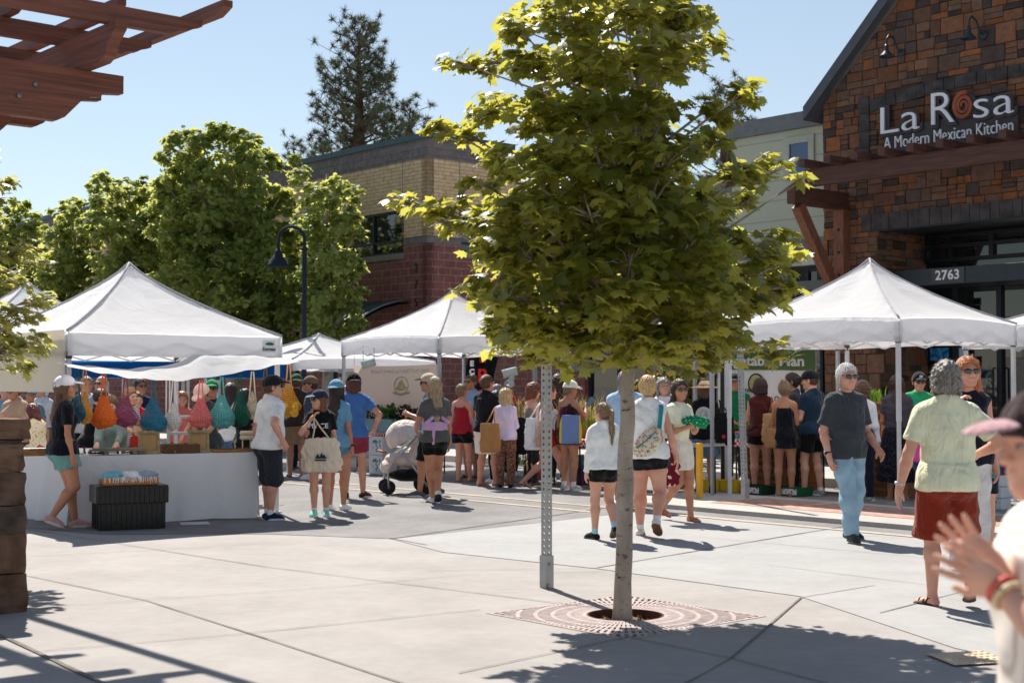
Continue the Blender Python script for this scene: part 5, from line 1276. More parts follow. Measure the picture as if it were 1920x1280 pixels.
for z in (L_(1860, 600, -RD)[1], ): fbox(sf, FS, ot0, z - .05, ot1, z + .05, -RD, -RD + .09)
stf = sf.build('storefront', m_frame, lr); reloc(stf, Li)
m = MB(); fbox(m, FS, ot0, zb1, ot1, oz1, -RD - .03, -RD + .03); reloc(m.build('pane', m_glass, stf), Li)
m = MB(); fbox(m, FS, ot0, .13, ot1, zb0, -RD - .03, -RD + .03); reloc(m.build('pane', m_glass, stf), Li)
zb0f, zb1f = L_(1800, 531, -.5)[1], L_(1800, 500, -.5)[1]
m = MB(); fbox(m, FS, ot0 + .003, zb0f, ot1, zb1f, -RD + .11, -.5); bn = m.build('canopy_band', mat('band_metal', (.035, .045, .055, 1), .4, metal=.3), lr); reloc(bn, Li)
a = L_(1750, 522, -.5)[0]; b = L_(1806, 518, -.5)[0]
m = MB(); fbox(m, FS, a - .03, zb0f + .01, b + .03, zb1f - .005, -.499, -.48); pl = m.build('number_plate', mat('plate', (.06, .065, .075, 1), .5), lr); reloc(pl, Li)
m_white = mat('white_letters', (.75, .76, .78, 1), .6, var=.03)
me_ = add_text('number', '2763', .24, FS.p((a + b) / 2, zb0f + .085, -.478), FS.ex, Z, m_white, lr, align='CENTER', extrude=.006, bold=.005, spacing=1.05)
add_text('hours_lettering', 'Hours:', .11, FS.p(L_(1835, 712, -RD)[0], L_(1835, 714, -RD)[1], -RD + .04), FS.ex, Z, m_white, lr, extrude=.001)
for i, tx in enumerate(('Sunday - Sunday', '11:00 - Close', '', 'Happy Hour', '3:00 - 5:30')):
 if tx: add_text('hours_lettering', tx, .075, FS.p(L_(1832, 726, -RD)[0], L_(1832, 726, -RD)[1] - i * .085, -RD + .04), FS.ex, Z, m_white, lr, extrude=.001)
m = MB(); t_, z_ = L_(1772, 662, -RD); fbox(m, FS, t_ - .30, z_ - .14, t_ + .10, z_ + .10, -RD + .031, -RD + .038); ps = m.build('poster', two_tone('blue_poster', srgb(30, 90, 140), srgb(60, 140, 180), 'noise', 14), lr); reloc(ps, Li)
m = MB(); t_, z_ = L_(1790, 662, -RD); fbox(m, FS, t_ - .02, z_ - .22, t_ + .22, z_ + .10, -RD + .031, -RD + .039); reloc(m.build('notice', mat('pale_notice', (.35, .5, .55, 1), .8), lr), Li)
for x in (1872, 1886):
 t_, z0_ = L_(x, 760, -RD); z1_ = L_(x, 690, -RD)[1]; m = MB(); m.tube([FS.p(t_, z0_, -RD + .1), FS.p(t_, z0_, -RD + .17), FS.p(t_, z1_, -RD + .17), FS.p(t_, z1_, -RD + .1)], .018, 8); reloc(m.build('door_handle', mat('dark_plastic', (.02, .018, .018, 1), .35), stf), Li)
m_tim = mat('dark_timber', (.080, .036, .027, 1), .6, var=.35, vscale=3, bump=.4, bscale=12, stretch=(.7, .7, 9))
m_tim2 = mat('red_timber', (.17, .068, .038, 1), .6, var=.35, vscale=9, bump=.3, bscale=30, stretch=(3, 3, .5))
CD = 1.35
tb0, zb_lo = L_(1509, 350, CD); _, zb_hi = L_(1520, 317, CD)
tc = thing('timber_canopy', 'dark red timber canopy with bracket brace under the restaurant sign', 'canopy', LO)
m = MB(); fbox(m, FS, tb0, zb_lo, tW - tb0 + .3, zb_hi, CD - .16, CD); reloc(m.build('beam', m_tim, tc), Li)
for k in range(20):
 t = tb0 + .12 + k * .56
 if t > tW: break
 m = MB(); fbox(m, FS, t, zb_hi + .002, t + .14, zb_hi + .135, .03, CD + .35); reloc(m.build('rafter', m_tim, tc), Li)
ta, za = L_(1530, 365, .02)
ta = L_(1592, 430, .02)[0]
for t in (ta - .08, tW - ta):
 m = MB(); fbox(m, FS, t - .09, zb_lo - .32, t + .09, zb_lo - .003, .03, CD + .3); ar = m.build('arm', m_tim, tc); reloc(ar, Li)
 m = MB(); fbox(m, FS, t - .11, zb_lo - 2.25, t + .11, zb_lo - .323, .03, .24); po = m.build('post', m_tim2, tc); reloc(po, Li)
 for i in range(4): m = MB(); m.lathe([(.03, 0), (.022, .02), (.0001, .022)], (0, 0, 0), 8, M=Matrix((FS.ex, Z, FS.n)).transposed()); o = m.build('bolt', m_frame, po); o.data.transform(Matrix.Translation(FS.p(t, zb_lo - .7 - i * .42, .24) - LO))
 m = MB(); m.beam(FS.p(t, zb_lo - .34, CD + .1), FS.p(t, zb_lo - 2.15, .16), .17, .2); br = m.build('brace', m_tim2, tc); reloc(br, Li)
sg_ = thing('restaurant_sign', 'white lettered La Rosa sign with copper swirl on charcoal backing', 'sign', LO)
mb_ = mat('sign_backing', (.055, .05, .055, 1), .6); mw = mat('sign_white', (.72, .74, .80, 1), .5, var=.03); mcop = mat('copper', (.30, .085, .045, 1), .5, var=.2)
SD = .12
t0, z0 = L_(1657, 255, SD); t1, z1 = L_(1905, 212, SD)
t_r, z_r = L_(1903, 243, SD)
sx = t1 - t0; zbase = (z0 + z1) / 2; hgt = L_(1752, 173, SD)[1] - L_(1752, 237, SD)[1]
def word(txt, tA, tB, zb, size, name='lettering', bk=True, ex_=1.0):
 for nm_, mt_, off, dd, e_ in (((name + '_backing', mb_, .055 * size, SD, .02),) if bk else ()) + ((name, mw, -.010 * size, SD + .055, .02),):
  me = text_mesh(txt, size, e_, offset=off); xs = [v.co.x for v in me.vertices]; w = max(xs) - min(xs); k = (tB - tA + (off * 2 if nm_ != name else 0)) / w; x0 = min(xs)
  M = Matrix((FS.ex, Z, FS.n)).transposed().to_4x4()
  for v in me.vertices: v.co.x = (v.co.x - x0) * k + tA - (off if nm_ != name else 0); v.co.y = v.co.y + zb; v.co.z += dd
  me.transform(M); me.materials.clear(); me.materials.append(mt_); o = bpy.data.objects.new(nm_, me); COL.objects.link(o); o.parent = sg_
tL0, tL1 = L_(1655, 240, SD)[0], L_(1727, 230, SD)[0]; tR0, tR1 = L_(1750, 225, SD)[0], L_(1793, 220, SD)[0]; tO = L_(1810, 206, SD)[0]; tS0, tS1 = L_(1829, 205, SD)[0], L_(1904, 205, SD)[0]
S_ = hgt * 1.25
word('La', tL0, tL1, zbase, S_ * .95); word('R', tR0, tR1, zbase + .02, S_ * 1.1); word('sa', tS0, tS1, zbase + .02, S_ * .95)
m = MB(); fbox(m, FS, tL0 + .02, zbase - .48, tS1 + .03, zbase + .12, .03, SD - .02); reloc(m.build('backing_panel', mb_, sg_), Li)
oc = FS.p(tO, zbase + hgt * .46, SD + .06) - LO; m = MB(); pts = []; R0 = (tS0 - tR1) * .56
for i in range(64):
 a = i / 63 * 2.35 * 2 * pi; r = R0 * (1 - .80 * i / 63); pts.append(oc + FS.ex * r * cos(a + 1.2) * .92 + Z * r * 1.12 * sin(a + 1.2))
m.tube(pts, [.042 * (1 - .45 * i / 63) for i in range(64)], 6); m.build('swirl', mcop, sg_)
m = MB(); mm = Matrix((FS.ex, Z, FS.n)).transposed(); m.lathe([(R0 * 1.12, -.03), (R0 * 1.12, .0), (.0001, .0)], oc - FS.n * .035, 24, M=mm); m.build('lettering_backing', mb_, sg_)
word('A Modern Mexican Kitchen', L_(1661, 265, SD)[0], L_(1903, 243, SD)[0], zbase - .285, S_ * .42, bk=False)
for i, (x, y) in enumerate(((1692, 100), (1846, 67))):
 t_, z_ = L_(x, y)
 lp = thing('wall_lamp', ['dark gooseneck lamp on the gable, lower left one above La', 'dark gooseneck lamp on the gable, upper right one above the swirl'][i], 'lamp', FS.p(t_, z_, .03), 0, 'gooseneck lamps on the gable')
 q0 = Vector((0, 0, 0)); n = FS.n; m = MB()
 P3 = [q0, q0 + n * .10 + Z * .02, q0 + n * .24 + Z * .22, q0 + n * .38 + Z * .27, q0 + n * .46 + Z * .18, q0 + n * .47 + Z * .06]
 pts = []
 for j in range(len(P3) - 1):
  for s in (0, .33, .66): pts.append(P3[j].lerp(P3[j + 1], s))
 pts.append(P3[-1]); m.tube(pts, .016, 8); m.build('arm', mat('lamp_blue', (.02, .035, .05, 1), .4), lp, smooth=True)
 m = MB(); m.lathe([(.075, -.01), (.075, .02), (.03, .03)], q0, 12, M=mm); m.build('wall_plate', mat('lamp_blue', (.02, .035, .05, 1), .4), lp, smooth=True)
 m = MB(); m.lathe([(.022, .08), (.036, .04), (.04, -.02), (.055, -.05), (.12, -.12), (.13, -.14), (.12, -.125), (.0001, -.04)], q0 + n * .47, 20); m.build('lamp_shade', mat('lamp_blue', (.02, .035, .05, 1), .4), lp, smooth=True)
# ================================================================ market tents
m_canvas = sheet('white_canvas', (.90, .90, .90, 1), (.93, .93, .96, 1), mixf=.52, bump=.6, bscale=2.6)
m_wall = sheet('tan_lit_canvas', (.74, .70, .62, 1), (.62, .54, .38, 1), mixf=.5, bump=.3, bscale=2)  # side canvas of the white tent, its backlit tan put into the colour
m_pole = mat('white_pole', (.62, .62, .63, 1), .45, var=.08)
m_alu = mat('alu_pole', (.45, .46, .48, 1), .35, metal=.7, var=.08)
m_blk = mat('black_metal', (.015, .015, .018, 1), .4, var=.1)
m_hub = mat('hub_plastic', (.05, .06, .065, 1), .5)
def lg(parent, P, ex, n, kind):
 """maker's mark on a valance"""
 m = MB(); q = P + n * .006
 m.add([q - ex * .09, q + ex * .09, q + ex * .09 + Z * .15, q - ex * .09 + Z * .15], [(0, 1, 2, 3)]);
 o = m.build('maker_mark', mat('mark_white', (.72, .73, .75, 1), .7), parent)
 if kind == 'leaf':
  m = MB(); c = q + n * .003 + Z * .098 + ex * .01; pts = []
  for i in range(14): a = 2 * pi * i / 14; pts.append(c + ex * (.062 * cos(a)) + Z * (.026 * sin(a) * (1 if sin(a) > 0 else .5)))
  m.add(pts, [tuple(range(14))]); m.build('green_emblem', mat('mark_green', (.02, .13, .06, 1), .6), o)
  me = text_mesh('Eurmax', .062, .001, bold=.001, align='CENTER'); M = Matrix((ex, Z, n)).transposed().to_4x4(); M.translation = q + n * .004 + Z * .018; me.transform(M); me.materials.append(mat('mark_black', (.01, .01, .01, 1), .6)); t = bpy.data.objects.new('lettering', me); COL.objects.link(t); t.parent = o
 elif kind == 'tri':
  m = MB(); c = q + n * .003 + Z * .03; m.add([c - ex * .05, c, c + Z * .09, c + ex * .0, c + ex * .055, c + Z * .09 + ex * .001], [(0, 1, 2), (3, 4, 5)]); m.build('red_emblem', mat('mark_red', (.45, .05, .03, 1), .6), o)
 else:
  m = MB(); c = q + n * .003 + Z * .05;
  for a0 in range(0, 10): a = 2 * pi * a0 / 12; b = 2 * pi * (a0 + 1) / 12; m.add([c + ex * .045 * cos(a) + Z * .045 * sin(a), c + ex * .045 * cos(b) + Z * .045 * sin(b), c + ex * .028 * cos(b) + Z * .028 * sin(b), c + ex * .028 * cos(a) + Z * .028 * sin(a)], [(0, 1, 2, 3)])
  m.build('emblem', mat('mark_black', (.01, .01, .01, 1), .6), o)
def tent(label, C, ex, ey, hx, hy, zt=2.50, zpk=3.42, val=.30, cm=m_canvas, pole=m_pole, legs=(1, 1, 1, 1), marks=(), sag=.10, seed=0, truss=True, name='canopy_tent', zg=0.0, group='white canopy tents in the market', scallop=.05, legw=.05):
 """C centre on the ground; ex, ey unit axes; corners order (-,-) (+,-) (+,+) (-,+)"""
 C = Vector(C); root = thing(name, label, 'tent', C, 0, group); R = random.Random(seed)
 cs = [Vector((0, 0, 0)) + ex * sx * hx + ey * sy * hy for sx, sy in ((-1, -1), (1, -1), (1, 1), (-1, 1))]
 N_ = 14; pk = Vector((0, 0, zpk)); m = MB()
 for k in range(4):
  a, b = cs[k], cs[(k + 1) % 4]; P_ = []
  for i in range(N_ + 1):
   s = i / N_; row = []
   for j in range(13):
    t = j / 12; e = a.lerp(b, t); arch = scallop * (1 - (2 * t - 1) ** 2) if scallop else 0
    p = Vector((0, 0, 0)).lerp(Vector((e.x, e.y, 0)), s)
    mid = 1 - abs(2 * t - 1)
    z = zpk + (zt - zpk) * (s ** .80) - sag * 4 * s * (1 - s) * (.30 + .55 * mid) + arch * s ** 3
    z += .012 * sin(9 * t + 5 * s + seed + k) * s * (1 - s) * 4 + R.uniform(-.004, .004)
    row.append(Vector((p.x, p.y, z)))
   P_.append(row)
  P_[0] = [Vector((0, 0, zpk - .02 + .0)) + (q - Vector((0, 0, zpk))) * 1.0 for q in P_[0]]
  m.grid(P_)
 o = m.build('canopy', cm, root); bm = bmesh.new(); bm.from_mesh(o.data); bmesh.ops.remove_doubles(bm, verts=bm.verts, dist=.012); bmesh.ops.recalc_face_normals(bm, faces=bm.faces)
 for f in bm.faces: f.smooth = True
 bm.to_mesh(o.data); bm.free()
 m = MB()
 for c in cs:
  pts = []
  for i in range(N_ + 1):
   s = i / N_; z = zpk + (zt - zpk) * (s ** .80) - sag * 4 * s * (1 - s) * .30 + .012; pts.append(Vector((c.x * s * 1.003, c.y * s * 1.003, z)))
  m.tube(pts, .014, 6)
 m.build('seam', sheet('seam_canvas', (.60, .60, .63, 1), (.4, .4, .45, 1)), o, smooth=True)
 for k in range(4):
  a, b = cs[k], cs[(k + 1) % 4]; n = (b - a).cross(Z).normalized(); P_ = []
  if n.dot(a) < 0: n = -n
  for i in range(6):
   row = []
   for j in range(29):
    t = j / 28; e = a.lerp(b, t); arch = scallop * (1 - (2 * t - 1) ** 2)
    w = .010 * sin(31 * t + 2 * sin(8 * t) + k + seed) * i / 5 + R.uniform(-.002, .002)
    z = zt + arch - (val + .4 * arch) * i / 5
    row.append(Vector((e.x, e.y, z)) + n * (.012 + w))
   P_.append(row)
  mv = MB().grid(P_); mv.build('valance', cm, root, smooth=True)
 for k in range(4):
  if not legs[k]: continue
  c = cs[k] * (1 - .035 / hx); m = MB(); w = legw
  m.box((c.x, c.y, (zg + 1.25) / 2 + .01), (w * .82, w * .82, 1.25 - zg), rz=atan2(ex.y, ex.x)); m.box((c.x, c.y, (zt + 1.13) / 2), (w, w, zt - 1.19), rz=atan2(ex.y, ex.x)); m.box((c.x, c.y, zg + .012), (w * 2, w * 2, .015), rz=atan2(ex.y, ex.x))
  lg_ = m.build('leg', pole, root); m = MB(); m.box((c.x, c.y, zt - .27), (w * 1.35, w * 1.35, .09), rz=atan2(ex.y, ex.x), bev=.01); m.build('bracket', m_hub, lg_)
 if truss:
  for k in range(4):
   a, b = cs[k] * .965, cs[(k + 1) % 4] * .965; m = MB(); zz0, zz1 = zt - val - .0, zt - .10
   q = [a.lerp(b, t) for t in (0, .25, .5, .75, 1)]
   for i in range(4):
    u0, u1 = (zz0, zz1) if i % 2 == 0 else (zz1, zz0)
    m.beam(q[i] + Z * u0, q[i + 1] + Z * u1, .014, .022); m.beam(q[i] + Z * u1 + (b - a).cross(Z).normalized() * .02, q[i + 1] + Z * u0 + (b - a).cross(Z).normalized() * .02, .014, .022)
   m.build('truss', pole, root)
   m = MB()
   for i in (1, 2, 3): m.box(q[i] + Z * (zz0 if i % 2 == 0 else zz0), (.07, .03, .03), rz=atan2((b - a).y, (b - a).x))
  m = MB()
  for k in range(4): a = (cs[k] + cs[(k + 1) % 4]) / 2 * .96; m.beam(a + Z * (zt - .12), Vector((0, 0, zt + .18)), .014, .022)
  m.tube([Vector((0, 0, zt + .0)), Vector((0, 0, zpk - .03))], .02, 8); m.build('centre_pole', pole, root)
 for (k, t, kind) in marks:
  a, b = cs[k], cs[(k + 1) % 4]; n = (b - a).cross(Z).normalized()
  if n.dot(a) < 0: n = -n
  e = (b - a).normalized()
  if e.cross(Z).dot(n) < 0: e = -e
  P0 = a.lerp(b, t) + Z * (zt - val * .72) + n * .03; lg(root, P0, e, n, kind)
 return root, cs
A1 = at(125, 722, 16.4); A1.z = 0; B1 = at(527, 722, 18.15); B1.z = 0; e1 = (B1 - A1).normalized(); n1 = Vector((-e1.y, e1.x, 0)); hx1 = (B1 - A1).length / 2
C1 = (A1 + B1) / 2 + n1 * 1.5
T1, cs1 = tent('large white canopy tent with a drooping front awning over the net bag stall', C1, e1, n1, hx1, 1.5, zt=2.24, zpk=3.20, val=.28, sag=.07, marks=((0, .93, 'leaf'),), seed=1, scallop=0.0)
AWP = [(126, 684, 687), (190, 690, 699), (250, 696, 709), (330, 690, 714), (400, 668, 706), (470, 668, 694), (530, 672, 683), (562, 676, 678)]
m = MB(); P_ = []
for i in range(9):
 s = i / 8; row = []
 for j in range(43):
  x = 126 + (562 - 126) * j / 42; k = max(q for q in range(7) if AWP[q][0] <= x); a_, b_ = AWP[k], AWP[k + 1]; t = (x - a_[0]) / (b_[0] - a_[0]); t = t * t * (3 - 2 * t); yt = a_[1] + (b_[1] - a_[1]) * t; yb = a_[2] + (b_[2] - a_[2]) * t
  off = .36 + .38 * s; q = onplane(x, yt + (yb - yt) * s, A1 - n1 * off, n1); row.append(q + Z * .006 * sin(j * 1.3 + 3 * s))
 P_.append(row)
for k in (-1,): P_.insert(0, [p + n1 * .34 + Z * .03 for p in P_[0]])
m.grid(P_); aw = m.build('awning', m_canvas, T1, smooth=True); aw.data.transform(Matrix.Translation(-C1))
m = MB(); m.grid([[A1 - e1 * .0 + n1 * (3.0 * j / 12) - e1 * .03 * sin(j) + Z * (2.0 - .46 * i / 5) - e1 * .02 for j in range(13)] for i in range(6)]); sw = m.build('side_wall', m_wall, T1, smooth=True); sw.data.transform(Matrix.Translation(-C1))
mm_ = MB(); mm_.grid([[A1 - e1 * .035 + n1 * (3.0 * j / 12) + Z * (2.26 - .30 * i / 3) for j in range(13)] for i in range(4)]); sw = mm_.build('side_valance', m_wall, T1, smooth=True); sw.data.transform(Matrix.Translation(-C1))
T2, cs2 = tent('white canopy tent in the middle of the far row, left of the maple', (-1.14, 27.2, 0), U, -V, 1.52, 1.52, marks=((3, .88, 'tri'),) , seed=2, pole=m_alu, zt=2.48)
T3, cs3 = tent('white canopy tent over the berry stall in front of the restaurant door', (5.05, 20.05, 0), U, -V, 1.43, 1.43, marks=((2, .95, 'leaf'),), seed=3, zt=2.47, zpk=3.40)
C2b = Vector((5.04, 20.0, 0)) - U * 3.12; tent('white canopy tent mostly hidden behind the big maple crown', C2b, U, -V, 1.52, 1.52, seed=4, pole=m_alu, zt=2.47, zpk=3.36)
c4 = at(597, 722, 30.0); T4, cs4 = tent('lower white canopy tent beyond, between the left front tent and the middle one', (c4.x, 30.0, 0), U, -V, 1.75, 1.75, zt=2.12, zpk=2.70, val=.20, marks=((3, .99, 'ring'),), seed=6, pole=m_alu)
c5 = at(38, 722, 26); tent('white canopy tent at the left edge behind the small maple', (c5.x + .1, 26, 0), e1, n1, 1.5, 1.5, zt=2.55, zpk=3.52, seed=7)
c6 = at(2080, 722, 21); tent('white canopy tent cropped by the right edge', (c6.x, 21, 0), U, -V, 1.5, 1.5, zt=2.45, zpk=3.1, seed=8)
m_teal = sheet('teal_canvas', (.03, .30, .36, 1), (.05, .38, .44, 1), mixf=.4); m_blue = sheet('blue_canvas', (.01, .10, .30, 1), (.01, .14, .40, 1), mixf=.4); m_coral = sheet('coral_canvas', (.60, .20, .14, 1), (.6, .2, .14, 1), mixf=.4)
c7 = at(235, 722, 25.5); tent('blue canopy tent seen beneath the front awning', (c7.x + .6, 25.5, 0), Vector((.97, -.24, 0)).normalized(), Vector((.24, .97, 0)).normalized(), 1.9, 1.5, zt=2.02, zpk=2.45, val=.27, cm=m_blue, seed=9, marks=((0, .93, 'ring'),), group='coloured canopy tents behind the net bag stall', scallop=0)
c8 = at(150, 722, 29); tent('teal canopy tent peeking out left of the blue one', (c8.x, 29, 0), e1, n1, 1.6, 1.5, zt=2.15, zpk=2.75, val=.3, cm=m_teal, seed=10, group='coloured canopy tents behind the net bag stall', scallop=0)
c9 = at(215, 722, 31); tent('coral canopy tent between the teal and the blue ones', (c9.x, 31, 0), e1, n1, 1.2, 1.2, zt=2.2, zpk=2.75, val=.2, cm=m_coral, seed=12, group='coloured canopy tents behind the net bag stall', scallop=0)
# ================================================================ net bags
def net_mat(col, name='net'):
 m, N, L, P = nodes_mat(name); out = N['Material Output']; tc = N.new('ShaderNodeTexCoord'); mp = N.new('ShaderNodeMapping'); mp.inputs['Rotation'].default_value = (0, 0, .785); mp.inputs['Scale'].default_value = (46, 24, 1)
 L.new(tc.outputs['UV'], mp.inputs[0]); v = N.new('ShaderNodeTexChecker'); v.inputs['Scale'].default_value = 1; L.new(mp.outputs[0], v.inputs[0]); v.inputs[1].default_value = (1, 1, 1, 1); v.inputs[2].default_value = (0, 0, 0, 1)
 mu = N.new('ShaderNodeMath'); mu.operation = 'MULTIPLY'; mu.inputs[1].default_value = .62; L.new(v.outputs[1], mu.inputs[0])
 nz = N.new('ShaderNodeTexNoise'); nz.inputs['Scale'].default_value = 30; L.new(tc.outputs['Object'], nz.inputs[0]); cr = N.new('ShaderNodeValToRGB'); cr.color_ramp.elements[0].color = tuple(x * .7 for x in col[:3]) + (1,); cr.color_ramp.elements[1].color = tuple(min(1, x * 1.2) for x in col[:3]) + (1,)
 L.new(nz.outputs[0], cr.inputs[0]); L.new(cr.outputs[0], P.inputs['Base Color']); P.inputs['Roughness'].default_value = .9
 t = N.new('ShaderNodeBsdfTransparent'); mx = N.new('ShaderNodeMixShader'); L.new(mu.outputs[0], mx.inputs[0]); L.new(P.outputs[0], mx.inputs[1]); L.new(t.outputs[0], mx.inputs[2]); L.new(mx.outputs[0], out.inputs[0]); return m
def net_bag(label, x, ytop, yneck, ybot, w, col, fill=None, D=None, seed=0, rz=0, slim=False):
 D = D if D is not None else 16.55 + (x - 150) / 400 * 1.35
 top = at(x, ytop, D); bot = at(x, ybot, D); neck = at(x, yneck, D); W_ = w * 1.12 / FPX * D / 2; H_ = neck.z - bot.z
 root = thing('net_bag', label, 'bag', bot, rz, 'net bags hanging from the awning'); R = random.Random(seed); n = 28; prof = []
 for i in range(19):
  s = i / 18; r = (sin(pi * min(1, s / .62) / 2) ** .62 if s < .62 * .62 else 1)
  if slim: r = min(1, s * 5) ** .5 * (1 - .35 * max(0, s - .5) / .5 * 2 * .5)
  else: r = (min(1, (s / .30)) ** .5 if s < .30 else 1 - .86 * ((s - .30) / .70) ** 1.05)
  prof.append((max(.004, W_ * r), H_ * s))
 vs, uv_ = [], []
 for i, (r, z) in enumerate(prof):
  for k in range(n):
   a = 2 * pi * k / n; bump = 1 + .07 * sin(3 * a + seed + 5 * z / H_) + R.uniform(-.03, .03); vs.append(Vector((r * cos(a) * bump, r * .62 * sin(a) * bump, z + .01 * sin(2 * a + seed))))
 fs = [(i * n + k, i * n + (k + 1) % n, (i + 1) * n + (k + 1) % n, (i + 1) * n + k) for i in range(18) for k in range(n)]
 for f in fs:
  i, k = divmod(f[0], n)
  uv_ += [(k / n, i / 18), ((k + 1) / n, i / 18), ((k + 1) / n, (i + 1) / 18), (k / n, (i + 1) / 18)]
 mesh_obj('net', vs, fs, net_mat(col), root, smooth=True, uv=uv_)
 fc = fill or tuple(x * .8 for x in col[:3]) + (1,); prims = []
 if slim: prims = [RC((0, 0, .03), (0, 0, H_ * .5), W_ * .6, W_ * .5)]
 elif fill:
  for i in range(12): prims.append(EL((R.uniform(-.55, .55) * W_, R.uniform(-.3, .3) * W_, H_ * R.uniform(.10, .42)), (W_ * .33,) * 3, k=.004))
 else: prims = [EL((0, 0, H_ * .22), (W_ * .88, W_ * .52, H_ * .22)), EL((W_ * .2, 0, H_ * .38), (W_ * .5, W_ * .35, H_ * .18))]
 v, f = extract(prims, .011, disp=wrinkle(seed, .010, 38) if not fill else None); mesh_obj('filling', v, f, mat('fill', fc, .85, var=.3, vscale=30), root, smooth=True)
 m = MB(); hh = top.z - bot.z
 for sg in (-1, 1):
  xo = .020 if not slim else .03; m.tube([Vector((sg * W_ * .5, .0, H_ * .62)), Vector((sg * (xo + .012), 0, H_ * 1.0)), Vector((sg * .012, 0, hh))], .0085, 6)
 m.tube([Vector((W_ * .30, -.03, H_ * .78)), Vector((0, -.045, H_ * .60)), Vector((-W_ * .30, -.03, H_ * .78))], .007, 6)
 m.build('handles', cloth(col), root, smooth=True)
 return root
c_or, c_pl, c_bl, c_wh, c_pk, c_tq, c_gr, c_cr, c_ol, c_mu = srgb(236, 110, 40), srgb(150, 72, 105), srgb(48, 112, 140), srgb(215, 210, 205), srgb(222, 115, 112), srgb(92, 170, 170), srgb(14, 84, 68), srgb(205, 190, 165), srgb(110, 90, 45), srgb(214, 150, 50)
net_bag('multicoloured string bag of teal, yellow and red beside the woman in the white cap', 143, 686, 735, 792, 34, srgb(40, 90, 105), seed=3, D=16.4)
net_bag('yellow and red striped net bag next to the multicoloured one', 158, 688, 735, 794, 30, srgb(214, 150, 60), seed=4, D=16.6)
net_bag('bright orange net bag, the first full one from the left', 194, 691, 742, 803, 46, c_or, seed=5)
net_bag('plum purple net bag between the orange and the blue one', 235, 702, 745, 800, 44, c_pl, seed=6)
net_bag('steel blue net bag left of the white slim one', 287, 710, 748, 810, 48, c_bl, seed=7)
net_bag('slim white net bag with a white bottle shape inside', 325, 712, 755, 806, 30, c_wh, seed=8, slim=False)
net_bag('coral pink net bag right of the white slim one', 376, 712, 747, 803, 43, c_pk, seed=9)
net_bag('turquoise net bag beside the coral pink one', 415, 706, 742, 803, 50, c_tq, seed=10)
net_bag('dark green net bag right of the turquoise one', 449, 701, 735, 800, 38, c_gr, seed=11)
net_bag('cream net bag hanging empty behind the man in the white tee', 473, 696, 735, 785, 26, c_cr, seed=12)
net_bag('olive brown net bag just left of the black cap', 497, 690, 730, 780, 20, c_ol, seed=13)
net_bag('mustard net bag full of lemons beside the front tent pole', 541, 680, 722, 782, 44, c_mu, fill=srgb(225, 175, 60), D=17.7, seed=14)
cdt = thing('hanging_cords', 'white straps and cords hanging loose from the awning left of the white net bag', 'cord', at(312, 712, 17.1))
m = MB();
for dx, L_c in ((0, .42), (.04, .40)): m.box((dx, 0, -L_c / 2), (.018, .004, L_c))
m.build('straps', cloth(c_wh), cdt)
# ================================================================ table with white cloth under the left tent
m_cl = sheet('table_linen', (.88, .88, .90, 1), (.9, .9, .95, 1), mixf=.3, bump=.35, bscale=5)
tq = [ground(33, 968), ground(140, 986), ground(480, 972), ]
ta = Vector((tq[1].x, tq[1].y, 0)); tbv = Vector((tq[2].x, tq[2].y, 0)); et = (tbv - ta).normalized(); nt_ = Vector((-et.y, et.x, 0)); Lt = (tbv - ta).length
tz = .80
tb_ = thing('market_table', 'long folding table under the left front tent, hidden by its white cloth', 'table', ta)
m = MB(); m.box(et * Lt / 2 + nt_ * .38 + Z * (tz - .03), (Lt, .76, .04), rz=atan2(et.y, et.x)); m.build('tabletop', mat('table_plastic', (.6, .6, .58, 1), .6), tb_)
for a_, b_ in ((.12, .1), (Lt - .12, .1), (.12, .66), (Lt - .12, .66)): m = MB(); m.tube([et * a_ + nt_ * b_ + Z * .0, et * a_ + nt_ * b_ + Z * (tz - .05)], .016, 8); m.build('leg', m_alu, tb_)
tcl = thing('tablecloth', 'wrinkled white cloth hanging to the ground over the net bag stall table', 'tablecloth', ta)
def drape(p0, p1, zt_, zb_, n_out, amp, nf, seed, m, gather=None):
 L = (p1 - p0).length; ex = (p1 - p0).normalized(); R = random.Random(seed); P_ = []; nj = int(L / .035)
 for i in range(15):
  s = i / 14; row = []
  for j in range(nj + 1):
   t = j / nj; x = L * t
   w = amp * s ** .8 * (sin(nf * x + 1.6 * sin(1.7 * x + seed) + .9 * s) + .45 * sin(nf * 2.3 * x + seed * 2 + 2 * s)); w2 = .0
   if gather is not None: g_ = math.exp(-((x - gather) / .35) ** 2); w += .035 * g_ * s * sin(26 * x + 6 * s);
   row.append(p0 + ex * x + n_out * (.012 + w + .05 * s * amp / .02) + Z * (zt_ + (zb_ - zt_) * s + .008 * sin(5 * x) * s))
  P_.append(row)
 m.grid(P_)
m = MB(); o_ = Vector((0, 0, 0)); drape(o_, et * Lt, tz + .006, .02, -nt_, .020, 11.0, 3, m, gather=.7)
lw = Vector((tq[0].x, tq[0].y, 0)) - ta; ew = lw.normalized(); nw = Vector((ew.y, -ew.x, 0)); nw = nw if nw.dot(-nt_) > 0 else -nw
drape(lw * 1.3, o_, tz + .006, .02, nw, .03, 9.0, 5, m)
m.build('skirt', m_cl, tcl, smooth=True); m = MB(); ets = et * Lt
m.add([o_ - nt_ * .01 + Z * (tz + .006), ets - nt_ * .01 + Z * (tz + .006), ets + nt_ * .80 + Z * (tz + .006), lw * 1.3 + nt_ * .8 + Z * (tz + .006), lw * 1.3 + Z * (tz + .006)], [(0, 1, 2, 3, 4)]);
m.build('top_sheet', m_cl, tcl)
